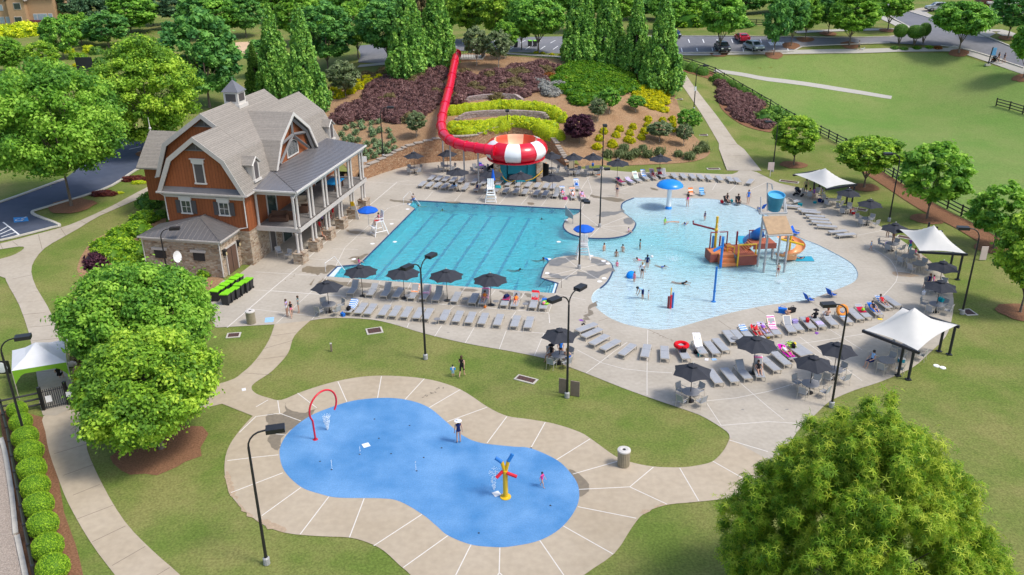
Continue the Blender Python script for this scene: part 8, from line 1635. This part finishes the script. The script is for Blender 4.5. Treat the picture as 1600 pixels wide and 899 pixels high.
for x,y,c,lb,s in[(1222,489,BLU,'pile of blue bags on the deck before the curved row',.55),(1237,488,BLK,'black carrier beside the sitting boy',.5),(1088,552,BLK,'dark bag on the deck beside the red ring lounger',.35),(1093,556,TEAL,'teal bag on the deck below the white towel',.35),(758,481,ORG,'small orange bag under a near pool lounger',.22),(536,494,BLU,'blue bag hanging at the left end of the lawn row',.35),(1250,322,TEAL,'turquoise bag at the foot of the lounger by the stroller',.4),(1332,334,RED,'red bag at the table before the first canopy',.5),(1290,316,BLK,'black bag under the first canopy',.6),(1282,316,NAVY,'navy bag under the first canopy',.5),(1273,318,TEAL,'green bag on the deck before the first canopy',.3),(1385,384,LIL,'lilac bag under the table left of the middle canopy',.4),(1402,371,NAVY,'navy bag on the table left of the middle canopy',.5),(1387,566,BLU,'blue bag under the largest canopy',.45),(1443,460,WHT,'white bag at the deck edge by the teal towel',.35),(1485,455,NAVY,'navy bag on a chair at the right deck edge',.4),(1467,484,TEAL,'blue bag on the table beside the largest canopy',.4),(751,263,PURPC,'purple bag at the table left of the bowl slide',.6),(756,264,NAVY,'navy bag at the table left of the bowl slide',.5),(750,258,BLU,'blue bag piled highest left of the bowl slide',.4),(926,268,BLU,'blue bag on the table right of the bowl slide, farthest',.4),(935,274,ORG,'orange bag beside the farthest table right of the bowl',.35),(1128,317,RED,'red bag at the shallow edge left of the seated women',.35),(1143,316,TEAL,'teal bag between the two seated women',.35),(883,312,PINK,'pink bag beside the occupied loungers beyond the pool',.4)]:bag(G(x,y)+V3(0,0,.72 if 'on the table' in lb else 0),c,lb,s)
for p,c,lb in[(G(1200,529),YLW,'yellow ball on the deck below the sunbathers'),(LNG['j17'][0]+V3(0,0,.42),LGR,'lime green ball on the dark red towel'),(G(1018,409)+V3(0,0,.35),WHT,'white ball beside the man in navy'),(LNG['a13'][0]+LNG['a13'][2]*-.3+V3(0,0,.37),HPK,'pink ball among the swim toys'),(G(1240,548)+V3(0,0,.42),YLW,'yellow hat shaped ball beside the magenta towel')]:ball(p,c,lb)
for x,y,c,lb in[(1276,521,PURPC,'purple sandals on the deck below the curved row'),(1375,499,YLW,'yellow toy on the deck left of the largest canopy'),(1104,562,WHT,'white papers on the deck below the fan of loungers'),(1116,562,LBL,'blue paper on the deck below the fan of loungers'),(908,501,PURPC,'purple sandals at the shallow beach'),(911,507,BLK,'black sandals at the shallow beach'),(421,500,LBL,'pale blue towel lying by the litter bin'),(381,609,WHT,'white paper lying on the path junction')]:
 t=thing('small_item',lb,'sandals' if 'sandal' in lb else 'small item',G(x,y),rnd.uniform(0,3));m_=MB()
 for s in(-1,1):m_.box((s*.09,s*.03,.015),(.10,.26,.03),rz=s*.2)
 if 'sandal' in lb:
  for s in(-1,1):part('sandal',MB().box((s*.09,s*.03,.015),(.10,.26,.03),rz=s*.2).box((s*.09,s*.03-.05,.04),(.11,.05,.03),rz=s*.2),cloth(c),t)
 else:w=.9 if 'towel' in lb else.35;part('sheet',MB().prism([(-w/2,-w*.4,0),(w/2,-w*.35,0),(w*.45,w*.4,.0),(-w*.5,w*.35,0)],(0,0,.02)),cloth(c),t)
def beach_chair(x,y,rz,mat,lb):
 t=thing('beach_chair',lb,'beach chair',G(x,y),rz,'folding beach chairs');part('seat',MB().box((0,-.05,.24),(.55,.5,.03),rx=.1),mat,t);part('backrest',MB().box((0,.34,.52),(.55,.03,.68),rx=-.5),mat,t)
 for s in(-1,1):part('frame',MB().tube([V3(s*.29,-.3,.0),V3(s*.29,-.28,.36),V3(s*.29,.25,.38),V3(s*.29,.1,0)],.016,5).tube([V3(s*.29,.15,.2),V3(s*.29,.52,.85)],.016,5),m_alu,t);part('armrest',MB().box((s*.29,0,.39),(.06,.5,.02)),cloth(BLK),t)
for x,y,rz,m,lb in[(1080,306,.1,S3,'orange and white striped beach chair near the shallow edge'),(1097,306,.1,stripe('blue stripe',(.03,.28,.62),(.35,.55,.70),.14),'blue striped beach chair near the shallow edge'),(1264,472,1.9,m_blue,'blue beach chair at the water edge, left of two'),(1299,464,2.0,m_blue,'blue beach chair at the water edge, right of two'),(1243,367,.9,m_blue,'blue beach chair right of the play tower'),(1189,329,-2.6,m_blue,'dark blue beach chair behind the play tower'),(1136,319,.3,cloth(BLK),'black beach chair of the left seated woman'),(1153,320,-.1,cloth(BLK),'black beach chair of the right seated woman')]:beach_chair(x,y,rz,m,lb)
def stroller(p,rz,lb,s=1):
 t=thing('stroller',lb,'stroller',p,rz);part('seat',MB().prism([(-.22,-.3,.4),(.22,-.3,.4),(.22,.25,.5),(-.22,.25,.5)],(0,0,.22)),cloth(BLK),t);part('hood',MB().lathe([(.30,0),(.28,.16),(.18,.27),(.001,.32)],12,c=(0,.12,.72)),cloth((.03,.04,.06)),t,True)
 part('frame',MB().tube([V3(-.25,-.5,.15),V3(-.25,.1,.6),V3(-.25,.6,1.05),V3(.25,.6,1.05),V3(.25,.1,.6),V3(.25,-.5,.15)],.018,5),m_galv,t);part('basket',MB().box((0,0,.25),(.4,.5,.15)),cloth(BLK),t)
 for x,y in((-.27,-.5),(.27,-.5),(-.27,.35),(.27,.35)):part('wheel',MB().tube([V3(x-.02,y,.14),V3(x+.02,y,.14)],.14,12),m_blk,t)
stroller(G(1246,306),1.0,'black stroller standing left of the first canopy');stroller(GT(1554,97),1.7,'black stroller on the far footpath')
t=thing('traffic_cone','orange traffic cone right of the bowl slide','cone',G(853,262));part('cone',MB().lathe([(.18,.03),(.03,.7),(.001,.71)],12),cloth(ORG),t);part('base',MB().box((0,0,.015),(.42,.42,.03)),cloth(ORG),t)
t=thing('cabinet','cream cabinet behind the tables right of the bowl slide','cabinet',G(893,264));part('body',MB().box((0,0,.55),(.7,.5,1.1)),mk('cream box',(.62,.52,.36),.6,.05,4),t);part('lid',MB().box((0,0,1.13),(.76,.56,.06)),m_wtrim,t)
# porch furniture
def sofa(u,v,rz,z,m,lb,w=1.5):
 t=thing('porch_sofa',lb,'armchair' if w<1.2 else 'sofa',L(u,v,z),-YW+rz);part('seat',MB().box((0,0,.25),(w,.75,.4)),m,t);part('backrest',MB().box((0,.38,.6),(w,.16,.6),rx=-.15),m,t)
 for s in(-1,1):part('armrest',MB().box((s*(w/2+.07),0,.35),(.14,.75,.6)),m,t)
m_wick=mk('brown wicker',(.10,.05,.03),.8,.15,20);m_cush=mk('beige cushion',(.50,.40,.28),.9,.1,6)
sofa(-2.6,1.6,.2,3.36,m_wick,'dark wicker sofa on the near end of the upper porch');sofa(-1.6,2.3,PI,3.36,m_wick,'wicker armchair facing the sofa on the upper porch',.8);sofa(-2.4,6.4,.4,3.36,m_cush,'beige armchair in the middle of the upper porch',.8);sofa(-1.4,4.6,-1.3,3.36,m_wick,'wicker chair by the second column pair of the upper porch',.8)
t=thing('games_table','blue topped games table at the far end of the upper porch','games table',L(-1.6,12.4,3.36),-YW);part('table_top',MB().box((0,0,.78),(1.4,2.4,.1)),cloth((.02,.28,.62)),t)
for sx in(-1,1):
 for sy in(-1,1):part('leg',MB().box((sx*.55,sy*1.0,.37),(.14,.14,.74)),m_wick,t)
 # ================================================================== CARS
def car(p,rz,paint,lb,suv=True,roof=None):
 t=thing('parked_car',lb,'car',p,rz);H_=1.7 if suv else 1.42;W_=.9;m_p=mk('car paint '+str(paint),paint,.25,.03,2,metal=.3,spec=.6);m_t=mk('tyre rubber',(.02,.02,.02),.85,.1,6)
 pr_=[(-2.3,.35),(-2.3,.75),(-2.2,1.0),(-1.3,1.08),(-.6,H_-.05),(0,H_),(1.4,H_-.03),(2.0,1.15),(2.3,1.0),(2.32,.35)]if suv else[(-2.3,.32),(-2.28,.7),(-1.3,.92),(-.7,1.3),(0,1.42),(.9,1.36),(1.6,1.0),(2.25,.92),(2.3,.32)]
 b=MB();n=len(pr_);vs=[]
 for s in(-1,1):
  for y,z in pr_:vs.append((s*W_*(1 if z<1.1 else.8),y,z))
 b.add(vs,[tuple(range(n))[::-1],tuple(range(n,2*n))]+[(i,(i+1)%n,(i+1)%n+n,i+n)for i in range(n)]);bo_=part('body',b,m_p,t)
 g=MB();zt=H_-.12
 g.add([(-.62,-1.22,1.13),(.62,-1.22,1.13),(.56,-.68,zt),(-.56,-.68,zt)],[(0,1,2,3)])if suv else g.add([(-.62,-1.28,.98),(.62,-1.28,.98),(.56,-.74,1.3),(-.56,-.74,1.3)],[(0,1,2,3)])
 for v in range(len(g.v)):g.v[v]=(g.v[v][0],g.v[v][1]-.03,g.v[v][2]+.02)
 part('windscreen',g,m_glass,t)
 for s in(-1,1):part('side_window',MB().prism([(s*.84,-.9,1.12),(s*.84,1.5 if suv else 1.0,1.12 if suv else 1.05),(s*.75,1.3 if suv else.8,zt),(s*.75,-.55,zt)],(s*.03,0,0)),m_glass,t);part('mirror',MB().box((s*1.0,-.8,1.1),(.18,.1,.14)),m_p,t)
 part('rear_window',MB().prism([(-.6,1.98 if suv else 1.45,1.18),(.6,1.98 if suv else 1.45,1.18),(.55,1.5 if suv else 1.0,zt),(-.55,1.5 if suv else 1.0,zt)],(0,.05,.02)),m_glass,t)
 for s in(-1,1):part('headlight',MB().box((s*.65,-2.3,.75),(.35,.06,.18)),m_wht,t);part('tail_light',MB().box((s*.7,2.32,.85),(.2,.05,.3)),m_red,t)
 part('bumper',MB().box((0,-2.33,.45),(1.7,.08,.22)),m_dsteel,t)
 for sx in(-1,1):
  for sy in(-1.4,1.4):w=part('wheel',MB().tube([V3(sx*.72,sy,.35),V3(sx*.93,sy,.35)],.35,16),m_t,t);part('rim',MB().tube([V3(sx*.93,sy,.35),V3(sx*.95,sy,.35)],.21,12),m_galv,w)
 return t
car(GT(1159,64),PI+.02,(.45,.01,.03),'red car seen from behind in the far row of the car park',False);car(GT(1128,80),.05,(.03,.03,.035),'black off road vehicle behind the street tree in the near row');car(GT(1177,79),.25,(.32,.36,.40),'silver grey SUV facing the lawn in the near row');car(GT(1052,58),.1,(.02,.05,.16),'dark blue car half hidden behind the rightmost conifer',False);car(GT(1464,17),-PI/2-.1,(.55,.57,.60),'silver SUV standing in a driveway at the top right');car(GT(1,350),-YW,(.02,.02,.02),'dark car cut by the left edge in the near car park')if 0 else None
# ================================================================== FAR HOUSES
def house(p,rz,w,d,h,wall_m,lb,rows,roofh=3.5,gable=None):
 t=thing('house',lb,'house',p,rz);part('wall',MB().box((0,d/2,h/2-1),(w,d,h+2)),wall_m,t)
 r=MB();r.prism([(-w/2-.5,-.5,h),(w/2+.5,-.5,h),(w/2+.5,d/2,h+roofh),(-w/2-.5,d/2,h+roofh)],(0,0,.2));r.prism([(-w/2-.5,d+.5,h),(w/2+.5,d+.5,h),(w/2+.5,d/2,h+roofh),(-w/2-.5,d/2,h+roofh)],(0,0,.2));part('roof',r,m_shing,t)
 for x,z,ww,wh in rows:f=part('window',MB().box((x,-.03,z),(ww+.2,.1,wh+.2)),m_wtrim,t);part('pane',MB().box((x,-.09,z),(ww,.04,wh)),mk('bright pane',(.28,.36,.42),.15,.1,2,spec=.8),f)
 return t
m_tanw=mk('tan stucco',(.42,.27,.15),.85,.05,3)
hp_=GT(46,46);th_=house(hp_,.12,13,9,7.0,m_tanw,'tan two storey house at the top left with a maroon balcony',[(-5.4,5.0,1.0,1.2),(-5.6,2.2,.9,1.3),(-4.2,2.2,.9,1.3),(3.6,2.6,2.0,1.6),(5.4,2.6,.8,1.6),(2.0,2.6,.7,1.6)],4.5)
part('gable_wall',MB().prism([(-3.2,-1.6,-1),(.6,-1.6,-1),(.6,-1.6,6.6),(-1.3,-1.6,8.4),(-3.2,-1.6,6.6)],(0,3,0)),m_tanw,th_);part('gable_roof',MB().prism([(-3.7,-2.1,6.4),(-1.3,-2.1,8.75),(-1.3,4,8.75),(-3.7,4,6.4)],(0,0,.15)).prism([(1.1,-2.1,6.4),(-1.3,-2.1,8.75),(-1.3,4,8.75),(1.1,4,6.4)],(0,0,.15)),m_shing,th_)
for x,z,ww in((-.9,5.4,1.4),(-1.3,2.3,1.5)):f=part('window',MB().box((x,-1.63,z),(ww+.2,.1,1.5)),m_wtrim,th_);part('pane',MB().box((x,-1.69,z),(ww,.04,1.3)),m_glass,f)
part('balcony',MB().box((3.7,-1.1,1.15),(5.0,1.8,.2)).box((3.7,-1.98,1.75),(5.0,.08,1.0)),mk('maroon paint',(.16,.035,.05),.6,.05,3),th_)
house(GT(330,8),-.3,14,9,5.5,mk('pale siding',(.55,.52,.48),.8,.05,3),'pale house glimpsed through the pines at the top left',[(-3,3,1,1.4),(1,3,1,1.4)])if 0 else house(GT(130,8),-.2,12,8,5.0,mk('pale siding',(.55,.52,.48),.8,.05,3),'pale house glimpsed through the pines at the top left',[(-3,3,1,1.4),(1,3,1,1.4)])
h2=house(GT(1590,34),-.35,14,9,6.0,mk('brown brick house',(.20,.09,.06),.85,.15,6),'brown brick house with white porch columns at the top right',[(-4,2,1.2,1.6),(2,2,1.2,1.6)])
for x in(-5.5,-2.8,0):part('porch_column',MB().box((x,-2.2,1.6),(.4,.4,3.4)),m_wtrim,h2)
part('porch_roof',MB().box((-2.6,-1.3,3.5),(7.0,2.6,.3)),m_wtrim,h2)
